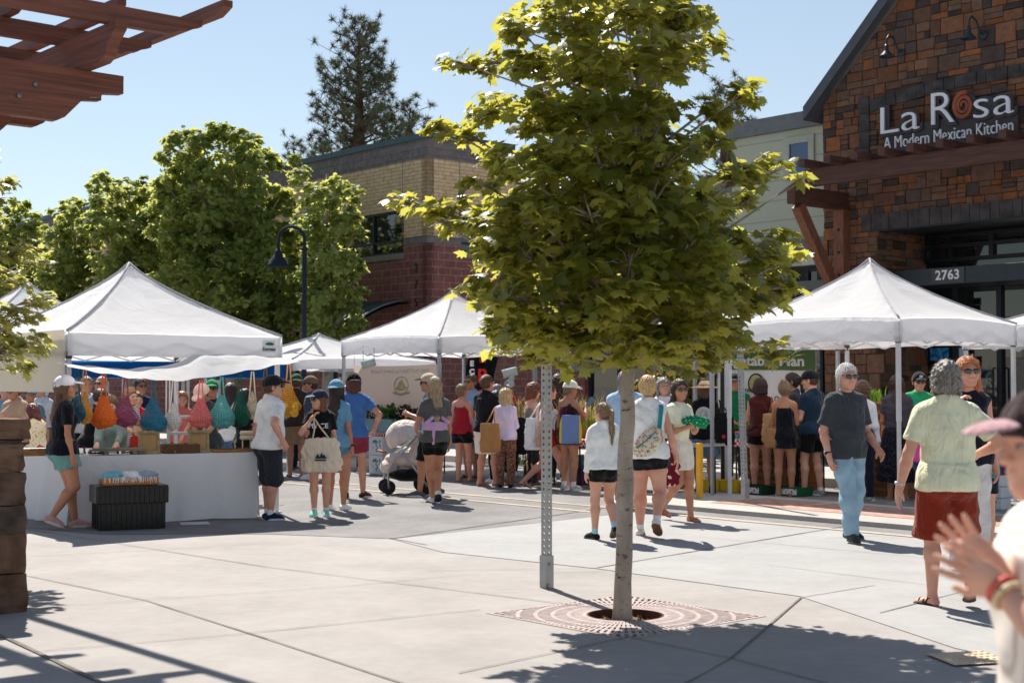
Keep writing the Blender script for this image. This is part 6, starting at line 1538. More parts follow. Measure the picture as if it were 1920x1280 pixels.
m = MB(); drape(ets, ets + nt_ * .8, tz + .006, .03, et, .012, 7, 8, m); m.build('end_drop', m_cl, tcl, smooth=True)
def on_table(x, back=.15): # point on the table top seen at photo column x
 p = onplane(x, 722, ta + nt_ * back, nt_); p.z = tz + .012; return p
cr = ground(240, 990); rz = atan2(et.y, et.x)
cb = thing('folding_crate', 'large black lidded plastic crate standing on the asphalt before the white cloth', 'crate', (cr.x, cr.y + .02, .005), rz)
m_cp = mat('crate_plastic', (.013, .015, .018, 1), .26, var=.3, vscale=12)
m = MB(); w_, d_, h_ = .80, .50, .50
m.box((0, 0, h_ * .46), (w_ * .92, d_ * .92, h_ * .90));
for i in range(13): m.box((-w_ * .42 + i * w_ * .07, -d_ * .468, h_ * .46), (.012, .03, h_ * .86))
for z in (.06, .13, .20, .27, .34): m.box((0, -d_ * .470, z), (w_ * .90, .036, .010))
for i in range(4):
 for s_ in (-1, 1): m.box((s_ * w_ * .462, -d_ * .32 + i * d_ * .21, h_ * .46), (.02, .018, h_ * .86))
m.build('box', m_cp, cb)
m = MB(); m.box((0, 0, h_ * .78), (w_, d_, h_ * .40), bev=.012)
for i in range(14): m.box((-w_ * .44 + i * w_ * .0677, -d_ * .508, h_ * .78), (.010, .026, h_ * .38))
for z in (.66, .80, .92): m.box((0, -d_ * .503, h_ * z), (w_ * .98, .010, .010))
m.build('lid', m_cp, cb)
tw = thing('towel_tray', 'orange wooden tray of folded fringed towels on the black crate', 'tray', (cr.x, cr.y + .02, .005 + h_ * .985), rz)
m = MB();
for (a, b, c, d) in ((0, -.17, .60, .015), (0, .17, .60, .015)): m.box((a, b, .045), (c, d, .075))
for s_ in (-1, 1): m.box((s_ * .295, 0, .045), (.015, .33, .075))
m.box((0, 0, .006), (.6, .34, .01)); m.build('wooden_tray', mat('orange_wood', srgb(196, 122, 62), .6, var=.25, vscale=8, stretch=(1, 8, 8)), tw)
rr = random.Random(4)
for i, (c1, x0) in enumerate(((srgb(120, 175, 190), -.19), (srgb(228, 226, 222), .0), (srgb(150, 160, 175), .18))):
 v, f = extract([EL((x0, 0, .085), (.13, .15, .045)), EL((x0 + .02, -.03, .115), (.10, .12, .03))], .010, disp=wrinkle(i + 3, .010, 42)); o = mesh_obj('towel', v, f, cloth(c1), tw, smooth=True)
 m = MB()
 for k in range(14): a = Vector((x0 - .1 + k * .015, -.14, .09)); m.tube([a, a + Vector((rr.uniform(-.01, .01), -.04, -.005)), a + Vector((rr.uniform(-.02, .02), -.05, -.05 - rr.uniform(0, .02)))], .0045, 5)
 m.build('fringe', cloth(srgb(235, 233, 228)), o, smooth=True)
m_wd = mat('honey_wood', srgb(150, 105, 62), .6, var=.35, vscale=10, stretch=(1, 6, 6)); m_wdd = mat('dark_wood', srgb(88, 58, 36), .6, var=.3, vscale=10)
def goods(name, label, cat, x, back, group=None): p = on_table(x, back); return thing(name, label, cat, p, rz, group)
for i, (x, w, lb) in enumerate(((281, .22, 'wooden picture frame seen from the back, left one on the stall table'), (374, .22, 'wooden picture frame seen from the back, right one on the stall table'))):
 fr_ = goods('picture_frame', lb, 'frame', x, .10, 'display frames on the stall table'); M_ = Matrix.Rotation(-.16, 3, 'X'); m = MB()
 for s_ in (-1, 1): m.box(M_ @ Vector((s_ * w / 2, 0, .13)), (.03, .03, .27), M=M_)
 for z in (.01, .255): m.box(M_ @ Vector((0, -.002, z)), (w + .04, .034, .03), M=M_)
 m.build('frame', mat('aged_gold', srgb(150, 135, 100), .5, var=.25, vscale=20), fr_); m = MB(); m.box(M_ @ Vector((0, .004, .13)), (w - .03, .012, .24), M=M_); m.build('backing_board', mat('hardboard', srgb(165, 130, 90), .8, var=.2, vscale=6), fr_)
tr = goods('display_tray', 'long shallow grey wooden tray in the middle of the stall table', 'tray', 222, .12); m = MB()
m.box((0, 0, .05), (.62, .26, .02)); m.box((0, -.12, .065), (.62, .02, .03)); m.box((-.15, 0, .02), (.05, .2, .04)); m.box((.18, 0, .02), (.05, .2, .04)); m.build('tray', mat('grey_wood', srgb(135, 125, 112), .7, var=.25), tr)
R = random.Random(8)
TENS = ('', 'twenty', 'thirty'); ONE = 'first second third fourth fifth sixth seventh eighth ninth tenth eleventh twelfth thirteenth fourteenth fifteenth sixteenth seventeenth eighteenth nineteenth'.split()
def nth(i): return ONE[i] if i < 19 else ('twentieth' if i == 19 else ('thirtieth' if i == 29 else ('fortieth' if i == 39 else TENS[(i + 1) // 10 - 1] + ' ' + ONE[(i + 1) % 10 - 1])))
def trinkets(name, label, x0, x1, n, cols, back=.1, hmax=.05):
 for i in range(n):
  x = x0 + (x1 - x0) * (i + .5) / n; c = R.choice(cols); cn = ('honey', 'brown', 'beige', 'green', 'rust', 'cream')[cols.index(c)]; o = goods(name, '%s small item from the left on the stall table, a %s %s' % (nth(i), cn, ('jar', 'block', 'brush')[i % 3]), 'trinket', x, back + R.uniform(-.03, .25), 'small wooden and glass goods on the stall table'); m = MB(); r = R.uniform(.014, .026); k = i % 3
  if k == 0: m.lathe([(r * .7, 0), (r, .006), (r * .55, R.uniform(.03, hmax + .02)), (r * .75, hmax + .025), (.0001, hmax + .03)], n=10); m.build('jar', mat('trinket', c, .5), o, smooth=True)
  elif k == 1: m.box((0, 0, .016), (r * 3.4, r * 2, .03), rz=R.uniform(0, 3), bev=.004); m.box((0, 0, .034), (r * 2.4, r * 1.2, .006), rz=R.uniform(0, 3)); m.build('soap_block', mat('trinket', c, .6), o)
  else: m.tube([(-r * 2, 0, .012), (0, 0, .015), (r * 2, .01, .012)], [.010, .013, .008], 8); m.lathe([(.014, 0), (.016, .02), (.0001, .03)], (r * 2, .01, 0), 8); m.build('brush', mat('trinket', c, .6), o, smooth=True)
trinkets('trinket', 'small wooden or glass goods of the stall, loose between the frames and trays', 60, 478, 40, [srgb(170, 120, 70), srgb(120, 80, 50), srgb(205, 185, 150), srgb(80, 110, 90), srgb(150, 60, 40), srgb(225, 220, 210)])
for i, (x, w, h, lb) in enumerate(((70, .5, .07, 'open brown wooden jewellery case at the left end of the stall table'), (105, .16, .30, 'upright brown wooden stand left of the woman in the white cap'), (338, .42, .10, 'dark wooden box of small goods between the two frames'), (440, .55, .035, 'long honey coloured wooden strip tray at the right of the table'))):
 o = goods('wooden_box', lb, 'box', x, .16); m = MB(); t_ = .012
 m.box((0, 0, t_ / 2), (w, .22, t_));
 for s_ in (-1, 1): m.box((s_ * (w / 2), 0, h / 2), (t_, .22, h)); m.box((0, s_ * .11, h / 2), (w + t_, t_, h))
 m.build('box', m_wd if i != 2 else m_wdd, o); m = MB()
 for k in range(9): m.box((-w * .42 + w * .84 * k / 8, R.uniform(-.05, .05), h * .8), (w * .06, .10, h * .5 + .01), rz=R.uniform(-.3, .3))
 m.build('contents', m_wdd if i != 2 else m_wd, o)
bs = goods('brush_stand', 'stand with two pale bristle rolls at the right end of the stall table', 'stand', 463, .15); m = MB()
for z in (.17, .225): m.lathe([(.022, -.08), (.028, -.07), (.028, .07), (.022, .08)], (0, 0, z), 12, M=Matrix.Rotation(pi / 2, 3, 'Y'))
m.build('rolls', mat('bristle', srgb(225, 208, 178), .9, bump=.8, bscale=80), bs, smooth=True); m = MB()
for s_ in (-1, 1): m.tube([(s_ * .05, 0, 0), (s_ * .05, 0, .17)], .009, 8)
m.box((0, 0, .01), (.18, .10, .02)); m.build('base', mat('pale_wood', srgb(215, 195, 160), .7), bs)
ga = goods('green_fabric', 'small grey green cloth pyramid on the table left of the right frame', 'cloth', 329, .14); v, f = extract([RC((0, 0, 0), (0, 0, .055), .075, .005)], .008, disp=wrinkle(2, .004, 40)); mesh_obj('cloth_pyramid', v, f, cloth(srgb(110, 140, 120)), ga, smooth=True)
rk = goods('pipe_rack', 'white pipe display rack behind the white net bag', 'rack', 350, .55); m = MB();
for a, b in (((-.22, 0, 0), (-.22, 0, .42)), ((.22, 0, 0), (.22, 0, .42)), ((-.26, 0, .42), (.30, 0, .42)), ((-.22, 0, .22), (.22, 0, .22))): m.tube([Vector(a), Vector(b)], .020, 8)
m.build('pipes', m_pole, rk)
sq = ground(365, 982); pg = thing('floor_plate', 'flat pale square plate lying on the shaded asphalt', 'plate', (sq.x, sq.y, .006)); m = MB(); m.box((0, 0, .003), (.33, .32, .005), rz=.3); m.build('plate', mat('pale_metal', srgb(190, 190, 195), .6), pg)
cp = ground(136, 976); m = MB(); wp = thing('wrapped_post', 'white wrapped tent weight column at the corner of the cloth table', 'post', (cp.x, cp.y - .03, 0)); m.lathe([(.060, 0), (.065, .02), (.06, .4), (.058, .62), (.04, .66), (.0001, .66)], n=18); m.build('wrap', m_pole, wp, smooth=True)
# ================================================================ stroller
sp = ground(752, 926); st = thing('stroller', 'cream hooded baby stroller with silver frame and dark wheels', 'stroller', (sp.x, sp.y + .1, .004), radians(12))
m_cream = cloth(srgb(205, 195, 185)); m_dk = cloth(srgb(28, 30, 34))
def wheel(x, y, r, lab=None):
 m = MB(); M_ = Matrix.Rotation(pi / 2, 3, 'X'); m.lathe([(r * .78, -.02), (r * .97, -.022), (r, 0), (r * .97, .022), (r * .78, .02)], (x, y, r), 24, M=M_); t = m.build('wheel', mat('rubber', (.015, .015, .015, 1), .7), st, smooth=True)
 m = MB(); m.lathe([(.02, -.028), (.03, 0), (.02, .028)], (x, y, r), 12, M=M_)
 for k in range(5): a = 2 * pi * k / 5; m.tube([Vector((x, y, r)), Vector((x + cos(a) * r * .8, y, r + sin(a) * r * .8))], .011, 6)
 m.lathe([(r * .80, -.015), (r * .80, .015), (r * .70, .015), (r * .70, -.015)], (x, y, r), 20, M=M_); m.build('rim', mat('rim_grey', (.16, .16, .17, 1), .4), t, smooth=True)
wheel(-.22, -.20, .105); wheel(-.22, .22, .105); wheel(.34, -.22, .13); wheel(.34, .24, .13)
m = MB()
for s_ in (-1, 1):
 y = .24 * s_; m.tube([(-.22, y, .11), (-.24, y, .36), (-.12, y, .55), (.12, y, .74), (.36, y, .98), (.44, y, 1.04)], .017, 8); m.tube([(-.02, y, .62), (.34, y, .14)], .016, 8)
m.build('frame', m_alu, st, smooth=True); m = MB(); m.tube([(.44, -.24, 1.04), (.47, -.1, 1.06), (.47, .1, 1.06), (.44, .24, 1.04)], .019, 8); m.tube([(-.26, -.2, .62), (-.34, -.1, .64), (-.34, .1, .64), (-.26, .2, .62)], .017, 8); m.build('handlebar', mat('tan_leather', srgb(150, 85, 50), .5), st, smooth=True)
v, f = extract([EL((.02, 0, .50), (.27, .20, .10), roty(.15), k=.08), EL((.24, 0, .68), (.10, .21, .30), roty(.30), k=.08), EL((-.24, 0, .40), (.09, .19, .09), k=.06)], .012, disp=wrinkle(4, .0022, 22)); mesh_obj('seat', v, f, m_cream, st, smooth=True)
v, f = extract([EL((.06, 0, .84), (.30, .25, .26), k=.03, cut=(((.06, 0, .80), nrm((.55, 0, -1))),))], .012, disp=lambda X, Y, Z_: .004 * np.abs(np.sin(np.arctan2(Z_ - .78, X - .20) * 7))); mesh_obj('hood', v, f, m_cream, st, smooth=True)
v, f = extract([EL((.10, 0, .27), (.30, .20, .09)), RC((.10, -.15, .33), (.35, -.1, .38), .05, .03)], .016, disp=wrinkle(6, .006, 18)); mesh_obj('basket', v, f, m_dk, st, smooth=True)
v, f = extract([EL((.42, -.12, .88), (.09, .06, .13))], .012); mesh_obj('pouch', v, f, m_dk, st, smooth=True)
# ================================================================ far stalls: tables, checked cloths, crates, boxes
m_check = two_tone('gingham', srgb(200, 40, 50), srgb(235, 225, 225), 'check', 22); m_card = mat('cardboard', srgb(165, 120, 78), .85, var=.15, vscale=5); m_carw = mat('white_carton', srgb(215, 215, 215), .8, var=.05); m_crwood = mat('crate_wood', srgb(140, 95, 62), .85, var=.3, vscale=9, stretch=(1, 1, 6))
RZU = atan2(U.y, U.x)
def stall_table(label, a0, a1, c, z=.76, d=.75, zg=0.0):
 o = AC((a0 + a1) / 2, c); t = thing('stall_table', label, 'table', (o.x, o.y, 0), RZU, 'folding tables of the far row'); L = a1 - a0; m = MB(); m.box((0, 0, z - .02), (L, d, .035)); m.build('tabletop', mat('table_plastic', (.6, .6, .58, 1), .6), t)
 for sx in (-1, 1):
  for sy in (-1, 1): m = MB(); m.tube([(sx * (L / 2 - .15), sy * d * .38, .004), (sx * (L / 2 - .15), sy * d * .38, z - .04)], .014, 8); m.build('leg', m_blk, t)
 o2 = tag(MB().add([(-L / 2 - .02, -d / 2 - .02, z + .004), (L / 2 + .02, -d / 2 - .02, z + .004), (L / 2 + .02, d / 2, z + .004), (-L / 2 - .02, d / 2, z + .004), (-L / 2 - .02, -d / 2 - .025, z - .10), (L / 2 + .02, -d / 2 - .025, z - .10)], [(0, 1, 2, 3), (4, 5, 1, 0)]).build('checked_cloth', m_check), 'red and white checked cloth on ' + label.replace('folding table', 'the table').replace(' behind the blonde woman with the sling bag', ' right of the trunk'), 'tablecloth', 'red checked tablecloths'); o2.location = (o.x, o.y, 0); o2.rotation_euler = (0, 0, RZU)
 return t, o
def a_of(px, c): r = (px - 960) / FPX / CT; return (r * V.y * c - V.x * c) / (U.x - r * U.y)
def Dc(px, c): return c / (V.y + V.x * (px - 960) / FPX)
TB = []
for nm, x0, x1, c in (('folding table with plants at the middle tent', 640, 820, 15.9), ('folding table with flowers in the middle of the row', 870, 1075, 15.9), ('folding table of crates behind the blonde woman with the sling bag', 1080, 1330, 15.9), ('folding table of berries under the vegetable banner', 1345, 1580, 17.75), ('folding table of berries at the cardboard stack', 1590, 1760, 17.75)):
 TB.append(stall_table(nm, a_of(x0, c), a_of(x1, c), c))
def box_at(name, label, cat, px, pz_y, D, size, mt, lid=None, group=None, rz=RZU, z=None, print_=None):
 p = at(px, pz_y, D); zz = p.z if z is None else z; o = thing(name, label, cat, (p.x, p.y, zz), rz, group); w, d, h = size; m = MB(); t = .012
 m.box((0, 0, t / 2), (w, d, t))
 for s_ in (-1, 1): m.box((s_ * (w / 2 - t / 2), 0, h / 2 + .001), (t, d, h)); m.box((0, s_ * (d / 2 - t / 2), h / 2 + .001), (w - 2 * t - .002, t, h))
 m.build('box', mt, o)
 if lid is not None: m = MB(); m.box((0, 0, h * .96), (w - .03, d - .03, h * .1)); m.build('contents', lid, o)
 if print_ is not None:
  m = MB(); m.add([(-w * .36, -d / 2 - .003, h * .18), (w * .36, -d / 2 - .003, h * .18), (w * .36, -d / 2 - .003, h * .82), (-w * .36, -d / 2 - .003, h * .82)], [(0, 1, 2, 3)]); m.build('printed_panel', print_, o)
 return o
m_berry = two_tone('berries', srgb(120, 20, 22), srgb(190, 50, 40), 'floral', 60); m_pr1 = two_tone('box_print', srgb(210, 212, 215), srgb(60, 120, 130), 'noise', 16, thr=.56); m_pr2 = two_tone('fruit_print', srgb(225, 225, 225), srgb(190, 60, 40), 'noise', 26, thr=.55, c3=srgb(60, 110, 60)); m_dkbrown = mat('dark_brown', srgb(95, 70, 45), .9)  # dark brown last, for box panels and crate contents
def stack(label, px, D, n, size, mt, pr=None, cat='box', name='carton', lid=None, z0=.006, group=None):
 names = ['bottom', 'second', 'third', 'fourth', 'fifth', 'sixth', 'seventh', 'eighth']
 for i in range(n): box_at(name, label.replace('#', names[i] if i < n - 1 or n == 1 else 'top'), cat, px, 800, D, size, mt, lid=lid, z=z0 + i * (size[2] + .004), print_=pr, group=group or (label.replace('# ', '')[:50]))
stack('# white printed carton in the stack left of the stroller', 718, 26.0, 2, (.42, .32, .34), m_carw, m_pr1, group='white cartons by the stroller')
stack('# white printed carton in the stack hidden behind the stroller', 752, 26.3, 1, (.42, .32, .34), m_carw, m_pr1, group='white cartons by the stroller')
for k, x in enumerate((1838, 1871)): stack('# white fruit carton in the %s column at the right edge of the berry stall' % ('left', 'right')[k], x, 18.6, 3, (.21, .24, .145), m_carw, m_pr2, lid=m_berry, group='white fruit cartons at the right')
stack('# purple printed carton on top area at the right of the berry stall', 1850, 19.6, 1, (.40, .3, .60), mat('purple_box', srgb(70, 50, 90), .8), m_pr2)
for k, (x, D, n) in enumerate(((1262, 22.6, 4), (1430, Dc(1430, 17.85), 6), (1466, Dc(1466, 17.85), 6), (1502, Dc(1502, 17.85), 6), (1622, Dc(1622, 17.85), 6), (1655, Dc(1655, 17.85), 6), (1688, Dc(1688, 17.85), 6), (1010, 25.0, 1), (1092, 24.0, 3))):
 stack('# brown slatted crate in the %s stack under the berry tables' % ('leftmost', 'second', 'third', 'fourth', 'fifth', 'sixth', 'seventh', 'planter side', 'middle row')[k], x, D, n, (.40, .36, .108 if n > 2 else .2), m_crwood, m_dkbrown, name='produce_crate', cat='crate', lid=m_dkbrown, group='brown produce crates under the stalls')
for k, (x, n) in enumerate(((1641, 4), (1655, 0))):
 if n: stack('# tan cardboard box in the stack behind the woman in the maxi dress', 1645, 21.6, 9, (.52, .36, .148), m_card, m_dkbrown, lid=None, group='tan cardboard boxes stacked chest high')
for k, (x, D) in enumerate(((1335, 21.9), (1378, 21.7))): box_at('yellow_crate', 'yellow plastic crate on the ground, %s of the pair by the bollard' % ('left', 'right')[k], 'crate', x, 900, D, (.34, .30, .17), mat('yellow_plastic', srgb(214, 180, 40), .5), z=.006, group='yellow crates under the stall')
for k, (x, D, lb) in enumerate(((1490, 20.9, 'green'), (1420, 21.2, 'dark green'))): box_at('green_carton', lb + ' fruit carton on the ground under the berry table', 'box', x, 900, D, (.42, .3, .13), mat('green_carton' + str(k), srgb(25, 90, 55) if k == 0 else srgb(20, 60, 40), .7), z=.006, print_=m_pr2)
m_pun = mat('punnet', srgb(90, 180, 195), .6, var=.15)
def punnet(lb, px, D, z):
 p = at(px, 800, D); o = thing('berry_punnet', lb, 'punnet', (p.x, p.y, z), RZU, 'turquoise berry punnets on the stall tables'); m = MB(); m.lathe([(.042, 0), (.055, .07), (.052, .07), (.0001, .05)], n=4, M=Matrix.Rotation(pi / 4, 3, 'Z')); m.build('basket', m_pun, o)
 R2 = random.Random(int(px)); v, f = extract([EL((R2.uniform(-.025, .025), R2.uniform(-.025, .025), .068 + R2.uniform(0, .02)), (.015,) * 3, k=.004) for _ in range(9)], .006); mesh_obj('berries', v, f, mat('strawberry', srgb(185, 35, 30), .4, var=.3, vscale=40), o, smooth=True)
for i in range(7): punnet(nth(i) + ' from the left of the turquoise punnets left of the tan shopping bag', 1364 + i * 9.5, Dc(1364 + i * 9.5, 17.5), .778)
for i in range(4): punnet(nth(i) + ' from the left of the punnets between black dress and blue tee', 1494 + i * 8, Dc(1494 + i * 8, 17.5), .778)
for i in range(3): punnet(nth(i) + ' from the left of the turquoise punnets beside the maxi dress', 1644 + i * 8, Dc(1644 + i * 8, 17.5), .778)
for k, (x, D) in enumerate(((1378, Dc(1378, 17.85)), (1400, Dc(1405, 17.85)), (1507, Dc(1507, 17.85)), (1660, Dc(1660, 17.85)))): box_at('produce_tray', 'tray of red berries behind the punnets, number %s from the left' % ('one', 'two', 'three', 'four')[k], 'tray', x, 800, D, (.40, .28, .10), mat('tray_print', srgb(190, 165, 90), .7) if k < 2 else m_card, lid=m_berry, z=.778, group='berry trays')
for k, (x, D) in enumerate(((700, 26.2), (735, 25.9))): box_at('plant_crate', 'pale aqua vented crate of leafy plants, %s one behind the stroller' % ('left', 'right')[k], 'crate', x, 800, D, (.50, .36, .24), two_tone('aqua_vent', srgb(150, 185, 190), srgb(90, 125, 135), 'check', 60), z=.768, group='aqua crates of plants')
for k, (x, D) in enumerate(((985, 24.2), (1100, 23.2), (965, 24.0))): box_at('flower_crate', 'wooden crate of potted flowers, %s on the far table' % ('left', 'right', 'low left')[k], 'crate', x, 800, D, (.46, .34, .18), m_crwood, z=.768, group='crates of flowers')
box_at('aqua_crate', 'stacked aqua wire crates on the ground behind the maroon dress', 'crate', 1095, 800, 23.6, (.42, .34, .46), two_tone('aqua_vent', srgb(150, 185, 190), srgb(90, 125, 135), 'check', 60), z=.006)
box_at('purple_carton', 'purple carton under the far table behind the maroon dress', 'box', 1088, 800, 23.3, (.40, .34, .28), mat('purple_box', srgb(60, 45, 85), .8), z=.006, print_=m_dkbrown)
for k, x in enumerate((998, 1012)): box_at('small_box', 'small %s box on the kerb left of the striding woman' % ('black', 'red')[k], 'box', x - 4, 800, 24.4 + k * .2, (.12, .14, .34), mat('sb%d' % k, srgb(40, 55, 45) if k == 0 else srgb(160, 50, 45), .6), z=.006)
def plant(label, px, D, z, n, h, spread, col, kind='blade', seed=0, name='potted_plant', cat='plant', group=None):
 p = at(px, 800, D); o = thing(name, label, cat, (p.x, p.y, z), 0, group); r2 = np.random.default_rng(seed)
 if kind == 'blade':
  vs = [];
  for i in range(n):
   a = r2.uniform(0, 6.28); b0 = np.array([r2.normal() * spread * .35, r2.normal() * spread * .3, 0]); d = np.array([cos(a), sin(a), 0]); L = h * r2.uniform(.6, 1.1); w = np.cross(d, [0, 0, 1]) * .006; l = r2.uniform(.1, .5) * L
   q = [b0, b0 + d * l * .25 + np.array([0, 0, L * .6]), b0 + d * l + np.array([0, 0, L * r2.uniform(.75, 1)])]
   vs += [q[0] - w, q[0] + w, q[1] + w, q[1] - w, q[1] - w, q[1] + w, q[2] + w * .2, q[2] - w * .2]
  v = np.array(vs, F4); mesh_obj('leaves', v, np.arange(len(v), dtype=np.int32).reshape(-1, 4), leafmat('blade', tuple(x * .7 for x in col[:3]) + (1,), col, tuple(min(1, x * 1.2) for x in col[:3]) + (1,), .35), o)
 else:
  P, cc = clump_points(np.array([0, 0, h * .55]), spread, n, r2, flat=h / spread * .5, shell=.2, sub=9); v, f = scatter_leaves(P, r2.uniform(.05, .11, n), 'small', r2, tilt=.8); mesh_obj('leaves', v, f, leafmat('leafy', tuple(x * .7 for x in col[:3]) + (1,), col, tuple(min(1, x * 1.2) for x in col[:3]) + (1,), .35), o)
  m = MB();
  for q in cc: m.tube([(0, 0, 0), tuple(q)], .006, 5)
  m.build('stems', mat('stem', (.08, .12, .03, 1)), o)
plant('leafy green plants in the left aqua crate', 700, 26.2, .95, 160, .30, .28, srgb(90, 120, 50), 'leaf', 1); plant('leafy green plants in the right aqua crate', 735, 25.9, .95, 160, .28, .26, srgb(70, 105, 45), 'leaf', 2)
plant('dark bushy herbs on the table behind the tan banner foot', 765, 25.8, .9, 200, .34, .3, srgb(60, 60, 45), 'leaf', 3)
plant('feathery tan grasses between the lilac shirt and the curly hair', 982, 24.2, .9, 150, .62, .5, srgb(165, 145, 95), 'blade', 4, group='feathery grasses'); plant('feathery tan grasses right of the white cap', 1092, 23.2, .9, 170, .62, .45, srgb(160, 150, 90), 'blade', 5, group='feathery grasses')
plant('yellow green seedlings in the low crate by the lilac shirt', 975, 23.9, .9, 90, .22, .3, srgb(150, 175, 60), 'blade', 6); plant('yellow green tuft at the tree trunk side of the far table', 1112, 23.0, .9, 90, .30, .25, srgb(150, 165, 60), 'blade', 7)
plant('green onion shoots on top of the tan cardboard boxes', 1638, 21.6, 1.36, 60, .26, .2, srgb(110, 150, 50), 'blade', 8); plant('dark hedge behind the restaurant glass at the right', 1872, 24.2, .2, 600, 1.0, .5, srgb(60, 80, 35), 'leaf', 9, name='hedge', cat='hedge')
plant('yellow green plant between the green shirt vendor and the post', 1404, 22.6, .8, 90, .5, .2, srgb(150, 175, 70), 'blade', 11)
plant('low weeds on the far kerb beneath the flower table', 985, 26.5, .15, 100, .3, .5, srgb(110, 130, 60), 'blade', 12)
def banner(label, pts4, D_pts, mt, sag=.03, name='banner', cat='banner'):
 q = [at(x, y, D) for (x, y), D in zip(pts4, D_pts)]; o = thing(name, label, cat, q[0]); m = MB(); P_ = []
 n = (q[1] - q[0]).cross(q[3] - q[0]).normalized()
 for i in range(9):
  s = i / 8; P_.append([(q[0].lerp(q[1], t / 16)).lerp(q[3].lerp(q[2], t / 16), s) + n * sag * sin(pi * t / 16 * 2 + 2 * s) - Z * sag * .6 * sin(pi * t / 16) - q[0] for t in range(17)])
 m.grid(P_); b = m.build('cloth', mt, o, smooth=True)
 for i in (0, 1): m = MB(); c = q[i] - q[0]; m.tube([c, c + Z * .18], .004, 5); m.build('tie', m_blk, o)
 return o, q, n
m_ban = sheet('banner_cloth', (.56, .49, .44, 1), (.60, .50, .42, 1), mixf=.40, bump=.2, bscale=2)
bo, bq, bn_ = banner('tan fabric banner seen from behind with a faint oval farm emblem', [(664, 686), (828, 682), (823, 762), (664, 770)], (26.6, 25.8, 25.8, 26.6), m_ban)
exb = (bq[1] - bq[0]).normalized(); nb = exb.cross(Z); nb = nb if nb.y < 0 else -nb
m_ft = mat('faint_print', (.40, .33, .27, 1), .8); m_ft2 = mat('faint_emblem', (.42, .36, .20, 1), .8, var=.3, vscale=15)
for tx, (x, y), sz in (("Fresh, You'll Think You Grew It Yourself", (808, 694), .115), ('Family Owned', (775, 760), .13)):
 me = text_mesh(tx, sz, .001); ww = max(v.co.x for v in me.vertices); targ = {0.115: 1.22, .13: .62}[sz]
 for v in me.vertices: v.co.x = -v.co.x * targ / ww
 me.flip_normals(); M = Matrix((exb, Z, nb)).transposed().to_4x4(); M.translation = at(x, y + 4, 25.9) + nb * .09 - bq[0]; me.transform(M); me.materials.append(m_ft); o = bpy.data.objects.new('mirrored_lettering', me); COL.objects.link(o); o.parent = bo
m = MB(); c = at(757, 722, 26.2) + nb * .09 - bq[0]
for (w_, h_, zc) in ((.145, .155, 0),):
 pts = [c + exb * w_ * cos(a) + Z * (h_ * sin(a)) for a in [2 * pi * i / 28 for i in range(28)]]; m.tube(pts + [pts[0]], .010, 5)
m.tube([c + exb * -.17 + Z * -.13, c + Z * -.165, c + exb * .17 + Z * -.13], .022, 6); v, f = extract([EL((0, 0, -.05), (.12, .006, .05)), EL((0, 0, .06), (.035, .006, .045)), EL((0, 0, 0), (.06, .006, .05))], .012); v = (np.array(exb)[None] * v[:, :1] + np.array([0, 0, 1.])[None] * v[:, 2:3] + np.array(nb)[None] * v[:, 1:2] + np.array(c)[None]).astype(F4)
m.build('emblem', m_ft2, bo); mesh_obj('emblem', v, f, m_ft2, bo)
m_bw = mat('banner_white', (.66, .64, .64, 1), .8, var=.04); m_bg = mat('banner_green', (.075, .13, .04, 1), .8, var=.1)
vo, vq, vn = banner('white and green vinyl banner lettered Vegetable Man behind the berry stall', [(1345, 658), (1530, 658), (1530, 772), (1345, 772)], (Dc(1345, 19.1), Dc(1530, 19.1), Dc(1530, 19.1), Dc(1345, 19.1)), m_bw, sag=.015)
exv = (vq[1] - vq[0]); Lv = exv.length; exv.normalize(); nv = exv.cross(Z); nv = nv if nv.y < 0 else -nv
m = MB(); a = nv * .022; hgt_ = vq[0].z - vq[3].z
m.add([a + Z * .01, exv * Lv + a + Z * .01, exv * Lv + a - Z * hgt_ * .30, a - Z * hgt_ * .30], [(3, 2, 1, 0)]); m.build('green_band', m_bg, vo)
def vtext(tx, t0, z, sz, mt, w=None):
 me = text_mesh(tx, sz, .002, bold=.006 if sz > .15 else 0); xs = max(v.co.x for v in me.vertices)
 if w:
  for v in me.vertices: v.co.x *= w / xs
 M = Matrix((exv, Z, nv)).transposed().to_4x4(); M.translation = exv * t0 + Z * z + nv * .03; me.transform(M); me.materials.append(mt); o = bpy.data.objects.new('lettering', me); COL.objects.link(o); o.parent = vo
vtext('Vegetable Man', .06, -hgt_ * .23, .24, mat('letters_cream', (.62, .63, .58, 1), .7), w=Lv - .28); m_tk = mat('text_black', (.02, .02, .02, 1), .8)
vtext('Order online at:', .20, -hgt_ * .66, .13, m_tk); vtext('Owned & Operated', Lv * .60, -hgt_ * .80, .14, m_tk)
m = MB(); c = exv * (Lv * .42) - Z * hgt_ * .52 + nv * .034; M_ = Matrix((exv, Z, nv)).transposed(); m.lathe([(.175, 0), (.175, .004), (.15, .005), (.15, .002)], c, 28, M=M_); m.build('emblem', m_tk, vo)
m = MB(); m.lathe([(.148, .0), (.148, .003), (.0001, .003)], c, 28, M=M_); em = m.build('emblem', mat('emblem_field', srgb(170, 165, 110), .8, var=.3, vscale=20), vo)
